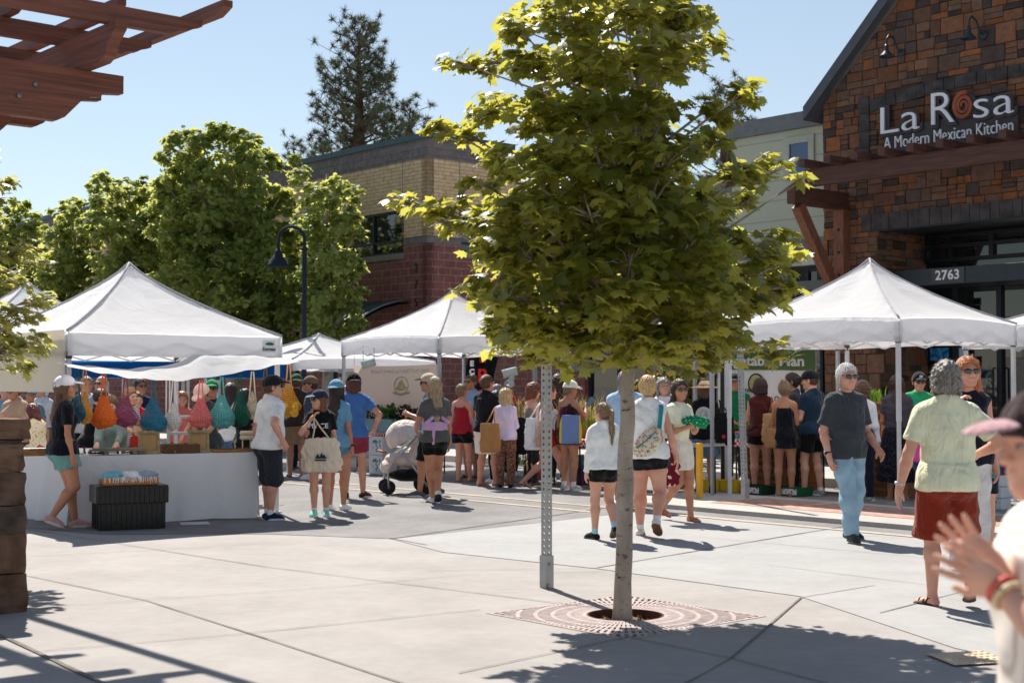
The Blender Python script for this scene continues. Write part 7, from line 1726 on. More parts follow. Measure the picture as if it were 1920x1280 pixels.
v, f = extract([EL((0, .06, 0), (.035, .042, .006)), RC((0, .0, 0), (0, -.10, 0), .045, .06), EL((.05, -.08, 0), (.05, .03, .008)), EL((-.06, -.09, 0), (.05, .03, .008))], .010); v = v * np.array([1, 1, .25]); v = (np.array(exv)[None] * v[:, :1] + np.array([0, 0, 1.])[None] * v[:, 1:2] + np.array(nv)[None] * (v[:, 2:3] + .006) + np.array(c)[None]).astype(F4); mesh_obj('emblem_figure', v, f, mat('emblem_brown', srgb(120, 80, 50), .8, var=.4, vscale=25), vo)
p = at(903, 730, 29.5); ff = thing('feather_flag', 'tall black flag with red and white letters behind the man in the light blue shirt', 'flag', (p.x, p.y, .13)); m = MB(); m.grid([[Vector(((t / 6 - .5) * .62 + .06 * sin(s), .03 * sin(3 * t + s), .5 + 1.8 * s / 8)) for t in range(7)] for s in range(9)]); m.build('cloth', cloth(srgb(25, 28, 35)), ff, smooth=True)
m = MB(); m.tube([(-.33, 0, 0), (-.33, 0, 2.4)], .015, 6); m.box((-.33, 0, .02), (.4, .4, .03)); m.build('pole', m_blk, ff)
for ch, x_, z_, sz, mt in (('B', .02, 1.55, .40, mat('red_letters', srgb(200, 40, 40), .7)), ('O', .02, 1.12, .40, mat('red_letters', srgb(200, 40, 40), .7)), ('E', .02, 1.97, .30, mat('red_letters', srgb(200, 40, 40), .7)), ('T', -.20, 1.55, .15, m_white), ('C', -.20, 1.72, .15, m_white), ('E', -.20, 1.89, .15, m_white)):
 me = text_mesh(ch, sz, .003, align='CENTER', bold=.01); me.transform(Matrix.Rotation(pi / 2, 4, 'X')); me.transform(Matrix.Translation((x_, -.07, z_))); me.materials.append(mt); o = bpy.data.objects.new('letter', me); COL.objects.link(o); o.parent = ff
def bagroll(label, px, py, D, L, seed):
 p = at(px, py, D); o = thing('bag_roll', label, 'roll', p, 0, 'rolls of produce bags hanging from the trusses'); M_ = Matrix.Rotation(pi / 2 - .25, 3, 'Y'); m = MB(); m.lathe([(.02, -L / 2), (.075, -L / 2), (.075, L / 2), (.02, L / 2)], (0, 0, 0), 18, M=M_); m.build('roll', sheet('film', (.6, .68, .66, 1), (.5, .55, .5, 1)), o, smooth=True)
 m = MB()
 for s_ in (-1, 1): m = MB(); m.tube([M_ @ Vector((0, 0, s_ * L * .4)), M_ @ Vector((0, 0, s_ * L * .4)) + Z * .26], .006, 5); m.build('cord', mat('green_cord', srgb(60, 130, 95), .7), o)
 return o
bagroll('teal tinted roll of produce bags hanging above the tan banner', 691, 681, 26.3, .26, 1); br = bagroll('white roll of produce bags with one pulled loose above the red shirted vendor', 956, 698, 24.6, .26, 2)
v, f = extract([RC((.03, -.03, -.05), (.02, -.06, -.24), .05, .035)], .012, disp=wrinkle(4, .010, 30)); mesh_obj('loose_bag', v, f, sheet('film', (.6, .68, .66, 1), (.5, .55, .5, 1)), br, smooth=True)
# ================================================================ posts, bollard, lamp
m_galv = mat('galvanised', (.36, .365, .37, 1), .5, metal=.55, var=.12, vscale=8)
def signpost(label, base, z0, z1, rz, slant=0.0, w=.062):
 o = thing('sign_post', label, 'post', base, rz, 'perforated steel sign posts'); n = int((z1 - z0) / .0508); vs = []; m = MB(); hw_ = w / 2
 R_ = .0125; st_ = (z1 - z0) / n
 for f_ in range(4):
  A_ = Matrix.Rotation(f_ * pi / 2, 3, 'Z')
  for i in range(n):
   zc = z0 + (i + .5) * st_; sq = [(-hw_, -st_ / 2), (0, -st_ / 2), (hw_, -st_ / 2), (hw_, 0), (hw_, st_ / 2), (0, st_ / 2), (-hw_, st_ / 2), (-hw_, 0)]; oc = [(R_ * cos(a), R_ * sin(a)) for a in [(-135 + 45 * k) * pi / 180 for k in range(8)]]
   b = [A_ @ Vector((x, -hw_, zc + z)) for x, z in sq] + [A_ @ Vector((x, -hw_, zc + z)) for x, z in oc] + [A_ @ Vector((x, -hw_ + .006, zc + z)) for x, z in oc]
   m.add(b, [(k, (k + 1) % 8, 8 + (k + 1) % 8, 8 + k) for k in range(8)] + [(8 + k, 8 + (k + 1) % 8, 16 + (k + 1) % 8, 16 + k) for k in range(8)])
 po = m.build('post', m_galv, o)
 if slant: po.rotation_euler = (0, slant, 0)
 m = MB()
 for s_ in (-1, 1): m.box((0, s_ * (hw_ + .006), z0 + .13), (w + .018, .006, .26)); m.box((s_ * (hw_ + .006), 0, z0 + .13), (.006, w + .006, .26))
 m.build('sleeve', m_galv, o); m = MB(); m.lathe([(.014, 0), (.012, .014), (.0001, .015)], (.0, -hw_ - .009, z0 + .19), 8, M=Matrix.Rotation(pi / 2, 3, 'X')); m.lathe([(.018, 0), (.015, .016), (.0001, .017)], (-.012, -hw_ - .009, z0 + .02), 8, M=Matrix.Rotation(pi / 2, 3, 'X')); m.build('bolts', m_galv, o)
 return o
gp = ground(1025, 1101); signpost('tall perforated steel sign post standing left of the tree trunk', gp, 0.0, 2.6, radians(38))
gp = ground(1397, 934, .12); signpost('slightly leaning perforated steel post on the brick kerb island', gp, 0.0, 2.3, radians(35), slant=-.04)
gp = ground(1003, 890); signpost('distant perforated steel post behind the first one, among the crowd', (gp.x, gp.y, .0), 0.0, 2.6, radians(35))
yb = ground(1312, 925, .12); o = thing('yellow_bollard', 'square yellow marker post at the kerb end beside the jean shorts', 'bollard', (yb.x, yb.y, .0), RZU); m = MB(); m.box((0, 0, .42), (.075, .075, .80), bev=.006); m.build('post', mat('yellow_paint', srgb(232, 175, 50), .6, var=.12), o); m = MB(); m.box((0, 0, .012), (.2, .2, .024)); m.build('base_plate', m_galv, o)
for x, y, D, mt, lb in ((1362, 915, 22.4, m_alu, 'silver tent pole standing beside the black one at the green shirt vendor'), (1355, 915, 22.7, m_blk, 'black tent pole right behind the silver one')):
 p = ground(x, y); o = thing('tent_pole', lb, 'pole', (p.x, p.y, 0)); m = MB(); m.box((0, 0, 1.1), (.055, .055, 2.2)); m.build('pole', mt, o); m = MB(); m.box((0, 0, .01), (.14, .14, .02)); m.build('foot', m_blk, o)
lp_ = at(570, 700, 30.5); lp = thing('street_lamp', 'dark blue gooseneck street lamp with bell shade in front of the dense trees', 'lamp', (lp_.x, lp_.y, 0)); ztop = at(570, 470, 30.5).z; zs = at(570, 425, 30.5).z; xs_ = at(522, 480, 30.5).x - lp_.x; m_lb = mat('lamp_blue2', (.010, .017, .026, 1), .85)
m = MB(); m.tube([(0, 0, 0), (0, 0, ztop)], [.062, .05], 12); m.lathe([(.07, ztop), (.075, ztop + .05), (.04, ztop + .1)], n=12); m.lathe([(.2, 0), (.2, .12), (.12, .3), (.09, .5)], n=14); m.build('pole', m_lb, lp, smooth=False)
pts = [Vector((0, 0, ztop))]; r_c = abs(xs_) / 2; zc = zs - r_c
pts += [Vector((xs_ / 2 + r_c * cos(a), 0, zc + r_c * sin(a))) for a in [pi * k / 14 for k in range(15)]]; pts.append(Vector((xs_, 0, at(522, 470, 30.5).z)))
m = MB(); m.tube(pts, .035, 8); m.build('arm', m_lb, lp, smooth=True); zb = at(522, 500, 30.5).z; m = MB(); m.lathe([(.05, zb + .38), (.09, zb + .30), (.10, zb + .22), (.19, zb + .15), (.22, zb + .05), (.26, zb), (.24, zb + .01), (.0001, zb + .2)], (xs_, 0, 0), 20); m.build('lamp_shade', m_lb, lp, smooth=True)
# ================================================================ tree grate
gr = thing('tree_grate', 'square cast iron grate with radial slots round the maple trunk', 'grate', (GC.x, GC.y, 0), atan2(U.y, U.x)); m_gr = mat('cast_iron', (.40, .34, .325, 1), .7, metal=.0, var=.15, vscale=14, dirt=(.33, .25, .23))
m = MB(); S = GS - .006; h0, h1 = -.028, .003
def pl(pts, m=m): # plate piece
 n = len(pts); m.add([(x, y, h1) for x, y in pts] + [(x, y, h0) for x, y in pts], [tuple(range(n))] + [(i, i + n, (i + 1) % n + n, (i + 1) % n) for i in range(n)])
for a0, b0, a1, b1 in ((-S, -S, S, -S + .03), (-S, S - .03, S, S), (-S, -S + .03, -S + .03, S - .03), (S - .03, -S + .03, S, S - .03)): pl([(a0, b0), (a1, b0), (a1, b1), (a0, b1)])
def sqr(a): return (S - .03) / max(abs(cos(a)), abs(sin(a)))
rings = [(.262, .30), (.385, .415), (.50, .53), (.62, .65), (.745, .775), (.86, .885)]
NS_ = 96
for r0, r1 in rings:
 for i in range(NS_ * 2):
  a, b = 2 * pi * i / (NS_ * 2), 2 * pi * (i + 1) / (NS_ * 2)
  if sqr(a) > r1 and sqr(b) > r1: pl([(r0 * cos(a), r0 * sin(a)), (r1 * cos(a), r1 * sin(a)), (r1 * cos(b), r1 * sin(b)), (r0 * cos(b), r0 * sin(b))])
for i in range(NS_):
 a = 2 * pi * (i + .5) / NS_; L_ = sqr(a); wv = .0048
 segs = [rings[0][1]] + [q for r_ in rings[1:] for q in r_] + [9]
 for k in range(0, len(segs) - 1, 2):
  r0 = segs[k]; r1 = min(segs[k + 1], L_ + .004)
  if r0 >= L_: break
  c_, s_ = cos(a), sin(a); w0 = wv + r0 * .011; w1 = wv + r1 * .011
  pl([(r0 * c_ - w0 * s_, r0 * s_ + w0 * c_), (r0 * c_ + w0 * s_, r0 * s_ - w0 * c_), (r1 * c_ + w1 * s_, r1 * s_ - w1 * c_), (r1 * c_ - w1 * s_, r1 * s_ + w1 * c_)])
m.build('grate_plate', m_gr, gr)
m = MB(); m.lathe([(.262, -.10), (.262, .0035), (.275, .0035), (.275, -.10)], n=48); m.build('collar', mat('rusty_rim', (.10, .035, .022, 1), .8, var=.3), gr)
m = MB(); pts = [gq(a, c, -.10) for a, c in ((-GS, -GS), (GS, -GS), (GS, GS), (-GS, GS))]; m.add(pts, [(0, 1, 2, 3)])
for i in range(4): a, b = pts[i], pts[(i + 1) % 4]; m.add([a, b, b + Z * .10, a + Z * .10], [(0, 1, 2, 3)])
tag(m.build('soil', mat('soil', (.035, .024, .018, 1), .95, var=.4, vscale=30, bump=1, bscale=50)), kind='structure')
rl = np.random.default_rng(8); n = 320; aa = rl.uniform(0, 6.28, n); rr_ = .25 * np.sqrt(rl.uniform(.08, 1, n)); P = np.stack([GC.x + rr_ * np.cos(aa), GC.y + rr_ * np.sin(aa), np.full(n, -.088) + rl.uniform(0, .03, n)], 1); v, f = scatter_leaves(P, rl.uniform(.03, .06, n), 'small', rl, tilt=.6); tag(mesh_obj('leaf_litter', v, f, leafmat('dry_leaf', (.16, .08, .03, 1), (.42, .30, .14, 1), (.3, .2, .08, 1), .2)), 'dry brown fallen leaves and wood chips inside the grate opening', 'leaves', kind='stuff')
# ================================================================ stone pillar and pergola at the left
pb = ground(50, 1160); D0 = 9.9
sp_ = thing('stone_pillar', 'rough brown stone pillar with a slab cap at the left edge', 'pillar', (pb.x - .56, pb.y + .36, 0), RZU)
R = random.Random(12); hw_ = .29; ztop = 1.235
def rough(m, x0, x1, y0, y1, z0, z1, j=.02):
 P_ = []; n = 7; cx, cy, cz = (x0 + x1) / 2, (y0 + y1) / 2, (z0 + z1) / 2; vs = [];
 bm = bmesh.new(); bmesh.ops.create_cube(bm, size=1.0); bmesh.ops.subdivide_edges(bm, edges=bm.edges, cuts=4, use_grid_fill=True)
 for v in bm.verts:
  q = v.co.copy(); e = sum(1 for k in q if abs(k) > .49); s_ = 1 - (.008 if e >= 2 else 0)
  v.co = Vector((cx + q.x * (x1 - x0) * s_, cy + q.y * (y1 - y0) * s_, cz + q.z * (z1 - z0) * s_)) + Vector((R.uniform(-j, j), R.uniform(-j, j), R.uniform(-j, j) * .5)) * (1 if e < 2 else .6)
 bm.verts.ensure_lookup_table(); idx = {v: i for i, v in enumerate(bm.verts)}; m.add([v.co for v in bm.verts], [tuple(idx[v] for v in f.verts) for f in bm.faces]); bm.free()
cols_m = [mat('brownstone%d' % i, c, .95, var=.5, vscale=7, bump=1.0, bscale=11) for i, c in enumerate(((.13, .075, .05, 1), (.10, .062, .045, 1), (.16, .095, .062, 1), (.085, .06, .05, 1)))]
mbs = [MB() for _ in cols_m]; z = 0; k = 0
while z < ztop - .02:
 h_ = min(R.choice((.17, .24, .20, .28)), ztop - z); ww = hw_ * (1.10 - .10 * z / ztop); sp1 = R.uniform(-.08, .12)
 rough(mbs[R.randrange(4)], -ww - .01, sp1 - .006, -ww, ww, z + .001, z + h_ - .001, .020); rough(mbs[R.randrange(4)], sp1 + .006, ww + .01, -ww, ww, z + .001, z + h_ - .001, .020); z += h_
for i, q in enumerate(mbs): q.build('stones', cols_m[i], sp_)
m = MB(); m.box((0, 0, ztop / 2), (hw_ * 1.9, hw_ * 1.9, ztop - .02)); m.build('core', mat('mortar_dark', (.03, .024, .02, 1), .95), sp_)
m = MB(); rough(m, -.33, .33, -.33, .33, ztop, ztop + .145, .012); m.build('cap_slab', cols_m[2], sp_)
m_pg = mat('pergola_wood', (.20, .075, .050, 1), .6, var=.22, vscale=3.2, bump=.6, bscale=11, stretch=(.5, .5, 11), dirt=(.115, .046, .034))
Tip = at(227, 160, 10.75); Tip = Vector((Tip.x, Tip.y, 0)); pg_ = thing('pergola', 'red brown timber pergola with scroll cut beam ends above the stone pillar', 'pergola', (Tip.x, Tip.y, 0)); PI_ = Matrix.Translation(-Tip)
def timber(name, end, dirv, side, L, z0, z1, w, prof, mt=m_pg):
 """end point, dirv pointing from the end back into the pergola; prof: list (distance, fraction of height from the bottom) of the cut end"""
 H_ = z1 - z0; poly = [(0, z1), (0, z0 + H_ * prof[0][1])] + [(d, z0 + H_ * f) for d, f in prof] + [(L, z0), (L, z1)]
 poly = [poly[0]] + poly[2:]; m = MB(); m.prism([(x, y) for x, y in poly], end - side * w / 2, dirv, Z, side * w); o = m.build(name, mt, pg_, auto=.5); reloc(o, PI_); return o
scroll = [(0, .72), (.10, .66), (.22, .62), (.28, .50), (.40, .34), (.50, .10), (.62, 0.0)]
zb0_, zb1_ = 3.56, 3.96
b_ = timber('beam', Tip, -V, U, 6, zb0_, zb1_, .085, [(0, .66), (.16, .62), (.18, .55), (.26, .52), (.34, .40), (.46, .08), (.52, 0)])
for dd, zz in ((.62, 3.80), (.74, 3.70)):
 m = MB(); c = Tip - V * (dd + .07) + U * .05 + Z * zz; m.lathe([(.02, 0), (.017, .014), (.0001, .016)], c, 10, M=Matrix((V, Z, U)).transposed()); reloc(m.build('bolt', mat('bolt_steel', (.2, .2, .21, 1), .4, metal=.8), b_), PI_)
timber('beam', Tip - U * .34 - V * .02, -V, U, 6, zb0_, zb1_, .085, [(0, .66), (.16, .62), (.18, .55), (.26, .52), (.34, .40), (.46, .08), (.52, 0)])
for k in range(3):
 e_ = Tip - V * (.30 + 1.05 * k) + U * .62; timber('rafter', e_, -U, V, 5.5, zb1_ + .003, zb1_ + .26, .09, [(0, .78), (.03, .70), (.12, .45), (.17, .12), (.26, 0)])
zs0, zs1 = zb1_ + .264, zb1_ + .40
sl_prof = [(0, .68), (.06, .55), (.12, .30), (.20, .22), (.26, 0.0)]
def plane_tip(px, py, zz): return ground(px, py, zz)
for (px, py) in ((375, 58), (280, 96), (120, 122)):
 e_ = plane_tip(px, py, zs0 + .07); e_.z = 0; timber('slat', e_, -V, U, 6, zs0, zs1, .075, sl_prof)
for (px, py) in ((428, -2), (228, -6), (40, -10)):
 e_ = plane_tip(px, py, zs1 + .11); e_.z = 0; timber('top_slat', e_, -U, V, 5.5, zs1 + .003, zs1 + .10, .075, [(0, .5), (.08, .2), (.14, 0)])
pp = Tip - V * 1.72 - U * .17; m = MB(); m.box(pp - V * .0 + Z * 2.47, (.19, .19, 2.18), rz=RZU); reloc(m.build('post', m_pg, pg_), PI_)
m = MB(); m.beam(pp + V * .02 + Z * 2.75, pp + V * .98 + Z * 3.70, .14, .14); reloc(m.build('brace', m_pg, pg_), PI_)
# ================================================================ the people
def P_(px, py, z=0.0): p = ground(px, py, z); return (p.x, p.y, z)
def PD(px, D): r = (px - 960) / FPX; return (r * D / CT, D, .005)
SB = srgb
BLK, NAVY, WHT, DEN, GRY = SB(24, 24, 27), SB(32, 38, 52), SB(232, 234, 240), SB(98, 135, 155), SB(88, 90, 92)
m_jean = mat('denim', SB(150, 180, 200), .9, var=.16, vscale=5, bump=.5, bscale=60); m_jean_s = mat('denim_short', SB(95, 132, 155), .9, var=.2, vscale=9, bump=.5, bscale=60)
m_flor = two_tone('leaf_print', SB(70, 40, 30), SB(190, 150, 130), 'floral', 38, c3=SB(110, 60, 45)); m_pais = two_tone('paisley', SB(60, 140, 150), SB(225, 120, 100), 'floral', 34, thr=.35, c3=SB(215, 215, 190)); m_red_fl = two_tone('red_floral', SB(225, 200, 185), SB(110, 25, 40), 'floral', 14, thr=.33)
m_strp = two_tone('fine_stripe', SB(95, 88, 98), SB(60, 54, 66), 'stripe', 30); m_dots = two_tone('dotted', SB(150, 150, 160), SB(22, 24, 34), 'floral', 60, thr=.2); m_plaid = two_tone('cream_check', SB(205, 190, 178), SB(236, 226, 214), 'stripe', 24, thr=.3, soft=.25, axis='Y')
walk = lambda a=.22, l=.06: ((-.09, a, 0, -5), (.09, -a, l, 5)); walk2 = lambda a=.22, l=.06: ((-.09, -a, l, -5), (.09, a, 0, 5))
def sh(c, sole=SB(225, 222, 216), sock=None, L=.07): return ('sneaker', c, sole, sock, L)
w1 = person('woman in black tee, teal shorts and white cap walking past the cloth table', P_(117, 991), 1.73, 62, True, 'tan', 1.08, feet=((-.09, .16, 0, 0), (.09, -.14, .075, 6)), hands=('down', 'down'), look=(12, 0), hair=('wavy', 'brown', .34), top=('tee', SB(22, 24, 34)), bottom=('shorts', SB(112, 150, 150), {'len': .52, 'flare': .02, 'loose': .02}), shoes=sh(SB(190, 150, 145), SB(222, 200, 190)), hat=('cap', SB(205, 205, 210)), q=1, twist=-8)
person('man in white striped tee, dark shorts and black cap leaning by the tent pole', P_(503, 974), 1.73, 50, False, 'pink', 1.1, feet=((-.12, .06, 0, -5), (.12, -.04, 0, 12)), hands=('down', ((.13, -.02, -.40), (.7, -1, 0), .3)), look=(25, 0), hair=('buzz', 'brown'), top=('tee', SB(222, 224, 234), {'loose': .026, 'boxy': .02, 'sl': .75}), bottom=('shorts', SB(52, 55, 62), {'len': 1.04, 'loose': .022}), shoes=sh(SB(34, 46, 72), SB(205, 208, 215), WHT, .06), hat=('cap', SB(38, 38, 42)), glasses=True, q=1, lean=4)
g3 = person('girl in black lettered tee and navy cap looking left, hand at her neck', P_(600, 968), 1.55, 172, True, 'fair', 1.0, feet=((-.08, 0, 0, -4), (.08, .0, 0, 14)), hands=('waist', ((-.02, .14, -.02), (.7, .1, -1), .5)), look=(62, -3), hair=('wavy', SB(120, 72, 45), .26), top=('tee', BLK, {'loose': .022}), bottom=('shorts', m_jean_s, {'len': .5, 'loose': .02}), shoes=sh(SB(150, 205, 190), SB(225, 230, 225), WHT, .05), hat=('cap', SB(45, 55, 75), SB(120, 130, 150)), glasses=(.03, .06, .12, 1), q=1)
person('tall dark haired woman in blue tee and light blue cap behind the girl', P_(630, 956), 1.68, 15, True, 'tan', .95, feet=((-.09, 0, 0, -6), (.09, 0.05, 0, 8)), hands=('down', 'down'), hair=('long', 'dark', .36), top=('tee', SB(110, 155, 185)), bottom=('shorts', m_jean_s, {'len': .4}), shoes=sh(WHT), hat=('cap_back', SB(110, 150, 172)), q=1, watch=(1, (.02, .02, .02, 1)))
person('man in blue tee, dark red shorts and backwards black cap seen from behind', P_(662, 934), 1.79, 4, False, 'pink', 1.05, feet=((-.10, -.02, 0, -10), (.12, .12, 0, 28)), hands=(((.04, .18, .14), (.9, .3, -.6), .7), ((.12, .04, -.40), (.9, -.6, 0), .8)), look=(-20, 0), hair=('wavy', 'auburn', .08), top=('tee', SB(78, 118, 172), {'loose': .02}), bottom=('shorts', SB(140, 58, 76), {'len': .62, 'loose': .022}), shoes=sh(SB(70, 55, 50), SB(215, 200, 190)), hat=('cap_back', BLK), q=1)
person('man in brown tee, khaki shorts and green cap half behind the front pole', PD(556, 25.2), 1.80, -12, False, 'tan', 1.05, hair=('short', 'brown'), top=('tee', SB(72, 58, 54)), bottom=('shorts', SB(150, 125, 100), {'len': .85, 'loose': .02}), shoes=('flip', SB(60, 40, 35)), hat=('cap_back', SB(60, 90, 70)), q=2, hands=('down', 'bag'))
person('man in brown and tan cap looking left under the far tent', PD(584, 24.6), 1.76, -95, False, 'tan', 1.0, hair=('short', 'dark'), top=('tee', SB(70, 80, 95)), bottom=('shorts', BLK), hat=('cap', SB(120, 100, 85), SB(50, 45, 42)), glasses=True, q=2)
wl_ = person('woman with long blonde hair, grey tee and lilac wrap pushing the stroller', P_(815, 944), 1.74, -14, True, 'tan', 1.08, feet=((-.01, .10, 0, -12), (.02, -.14, .10, 8)), hands=(((.04, .24, -.36), (.4, -.8, -.2), .9), 'down'), look=(6, 0), hair=('long', SB(165, 142, 112), .42), top=('tee', SB(92, 92, 90), {'loose': .018}), bottom=('shorts', SB(22, 22, 24), {'len': .55, 'loose': .008}), shoes=sh(SB(200, 205, 205), SB(60, 60, 65)), q=1, twist=-6)
person('man in tan cap and blue tee beside the woman with the stroller', PD(806, 20.7), 1.78, -78, False, 'tan', 1.08, feet=walk(.12, .03), hands=(((.02, .25, -.2), (.6, -.5, -.8), .6), 'swing_b'), hair=('short', 'brown'), top=('tee', SB(96, 140, 168)), bottom=('shorts', SB(25, 26, 30), {'len': .95}), shoes=sh(SB(90, 95, 105)), hat=('cap', SB(190, 172, 150), SB(40, 40, 42)), glasses=True, q=1)
person('woman in red strappy top and black shorts in the queue', PD(866, 23.9), 1.64, 25, True, 'pink', 1.0, feet=((-.07, .0, 0, -5), (.10, .12, 0, 10)), hands=('down', 'front'), look=(20, 5), hair=('bun', 'dirty', 0, -.01), top=('tank', SB(160, 38, 55)), bottom=('shorts', BLK, {'len': .5, 'loose': .02}), shoes=('flat', SB(150, 120, 100)), q=1)
person('man in pale blue shirt and sunglasses facing left in the queue', PD(884, 24.9), 1.80, -140, False, 'tan', 1.0, hands=('front', 'down'), hair=('short', 'brown'), top=('tee', SB(140, 170, 198)), bottom=('shorts', SB(110, 128, 140), {'len': .9}), shoes=('flip', SB(60, 45, 40)), glasses=True, q=1)
person('bearded man in black tee and white shorts in the queue', PD(912, 22.9), 1.78, 40, False, 'pink', 1.12, feet=((-.10, -.05, 0, -5), (.12, .08, 0, 35)), hands=('front', 'front'), hair=('short', 'brown'), top=('tee', SB(32, 32, 36), {'loose': .02}), bottom=('shorts', SB(222, 212, 202), {'len': .95, 'loose': .022}), shoes=('clog', SB(150, 120, 95)), glasses=True, q=1)
person('woman with curly blonde hair, lilac shirt and leaf print trousers', PD(948, 22.4), 1.55, 14, True, 'pink', 1.0, hands=('down', 'front'), hair=('curly', SB(200, 170, 125), .08), top=('long', SB(205, 195, 215), {'sl': 1}), bottom=('pants', m_flor, {'loose': .02}), shoes=sh(SB(40, 50, 60)), q=1)
person('vendor in red tee, grey cap and sunglasses behind the flowers', PD(955, 25.4), 1.70, 180, False, 'tan', 1.0, hands=('table', 'table'), look=(0, -6), hair=('short', 'brown'), top=('tee', SB(170, 35, 50)), bottom=('pants', NAVY), hat=('cap', SB(150, 155, 160)), glasses=True, q=2)
person('grey haired person bending behind the bearded man', PD(929, 24.6), 1.63, 60, False, 'fair', 1.0, look=(0, -15), hair=('short', 'grey'), top=('tee', SB(120, 130, 125)), bottom=('pants', NAVY), q=2, hands=('table', 'table'))
person('woman with dark curly hair glimpsed behind the bearded man', PD(930, 23.8), 1.50, -60, True, 'tan', 1.0, hair=('curly', 'dark', .1), top=('tee', SB(90, 40, 45)), bottom=('pants', BLK), q=2)
person('woman with auburn curls, grey tank and dark leggings looking down', PD(997, 22.8), 1.64, 65, True, 'fair', 1.0, look=(0, -14), hands=('front', 'front'), hair=('curly', SB(110, 60, 40), .08), top=('tank', SB(125, 122, 118)), bottom=('leggings', SB(50, 48, 54)), shoes=sh(SB(90, 80, 75)), glasses=True, q=1)
person('woman with auburn bun in white tank and orange red shorts striding right', P_(1025, 918), 1.72, 82, True, 'pink', 1.0, feet=((-.05, -.36, .07, 0), (.05, .34, .0, 4)), hands=('down', 'swing_b'), look=(-25, 0), hair=('bun', 'auburn', 0, .05), top=('tank', SB(232, 232, 236), {'tuck': 1}), bottom=('shorts', SB(178, 52, 34), {'len': .42, 'flare': .03, 'loose': .02}), shoes=('sandal', SB(120, 85, 75)), q=1, lean=3)
person('dark haired woman with a top bun behind the striding woman', PD(1046, 24.0), 1.80, 20, True, 'tan', 1.0, hair=('long', 'dark', .2), top=('tee', SB(60, 58, 60)), bottom=('pants', BLK), q=2)
person('woman in white cap and maroon dress looking at her phone', PD(1066, 21.9), 1.68, 42, True, 'tan', 1.02, look=(18, -12), hands=('down', ((-.06, .34, -.06), (.5, -.5, -1), .8)), hair=('short', 'dirty'), top=('tank', SB(78, 30, 50)), bottom=('skirt', SB(78, 30, 50), {'z': .42, 'flare': .05}), shoes=sh(SB(170, 168, 165), WHT, WHT, .08), hat=('cap', SB(225, 220, 212)), q=1)
person('girl with ponytail, white sweatshirt and black shorts walking away', P_(1132, 1012), 1.46, -16, True, 'fair', 1.0, True, feet=((-.09, .08, 0, -25), (.10, -.14, .09, 6)), hands=('down', 'down'), look=(-28, 0), hair=('pony', 'dirty', .34), top=('long', SB(218, 220, 232), {'loose': .03, 'hem': -.02, 'boxy': .03}), bottom=('shorts', BLK, {'len': .42, 'loose': .014}), shoes=sh(SB(38, 38, 40), SB(90, 80, 70), SB(170, 205, 215), .16), q=1)
w22 = person('woman with blonde bun, white sleeveless blouse and black shorts walking away', P_(1215, 1006), 1.73, 12, True, 'pink', 1.22, feet=((-.10, .12, 0, -4), (.12, -.24, .12, 8)), hands=('down', ((.14, .06, -.50), (.3, -1, 0), .5)), look=(-6, 0), hair=('bun', SB(205, 170, 118), 0, -.045), top=('shell', SB(228, 232, 240), {'loose': .026, 'boxy': .02}), bottom=('shorts', SB(28, 28, 33), {'len': .40, 'loose': .02, 'flare': .015}), shoes=sh(SB(205, 202, 195), SB(120, 82, 60), WHT, .06), q=1)
person('tall person in pale blue shirt mostly behind the maple trunk', PD(1172, 19.0), 1.80, 10, False, 'tan', 1.08, hands=('front', 'hip'), hair=('long', 'grey', .12), top=('tee', SB(170, 195, 225), {'loose': .025}), bottom=('shorts', NAVY), q=1)
w24 = person('dark haired woman in cream tee and skirt with sunglasses carrying a green bundle', P_(1274, 976), 1.70, 140, True, 'tan', .98, feet=((-.03, .16, 0, 0), (.04, -.24, .10, -10)), hands=('hold', 'hold'), look=(22, 0), hair=('long', 'dark', .26), top=('tee', SB(238, 226, 198), {'tuck': 1}), bottom=('skirt', SB(228, 214, 202), {'z': .36, 'flare': .03, 'wave': .02}), shoes=('sandal', SB(150, 90, 62)), glasses=True, q=1)
person('grey haired person in white and red top behind the woman in cream', PD(1243, 20.6), 1.72, 170, True, 'pink', 1.05, hair=('long', 'grey', .1), top=('tee', SB(215, 210, 215)), bottom=('shorts', SB(90, 60, 60)), q=2)
p26 = person('woman in straw hat, black logo tee and jean shorts seen from behind', P_(1322, 926), 1.68, 4, True, 'tan', 1.08, feet=((-.10, .15, 0, -4), (.10, -.02, 0, 10)), hands=('front', 'down'), hair=('bob', 'brown'), top=('tee', SB(18, 20, 26), {'loose': .024, 'sl': .75}), bottom=('shorts', m_jean_s, {'len': .75, 'loose': .022}), shoes=sh(SB(30, 30, 34), WHT, SB(30, 30, 34), .05), hat=('straw', SB(205, 180, 150), SB(150, 100, 75)), q=1, twist=10)
person('vendor in dark green shirt and black cap behind the berry table', PD(1378, 24.2), 1.80, 185, False, 'tan', 1.05, hands=('table', 'waist'), look=(15, -8), hair=('short', 'brown'), top=('tee', SB(22, 104, 70), {'sl': .8}), bottom=('pants', SB(48, 48, 52)), hat=('cap', SB(35, 32, 35)), q=1, watch=(0, (.7, .7, .7, 1)))
person('woman in maroon tee and dark shorts with a tan shopping bag', P_(1427, 922), 1.72, 4, True, 'pink', 1.08, hands=('front', 'front'), look=(10, 0), hair=('bob', 'dark'), top=('shell', SB(88, 42, 42), {'loose': .018}), bottom=('shorts', SB(42, 28, 28), {'len': .42, 'loose': .022}), shoes=('sandal', SB(120, 80, 65)), q=1)
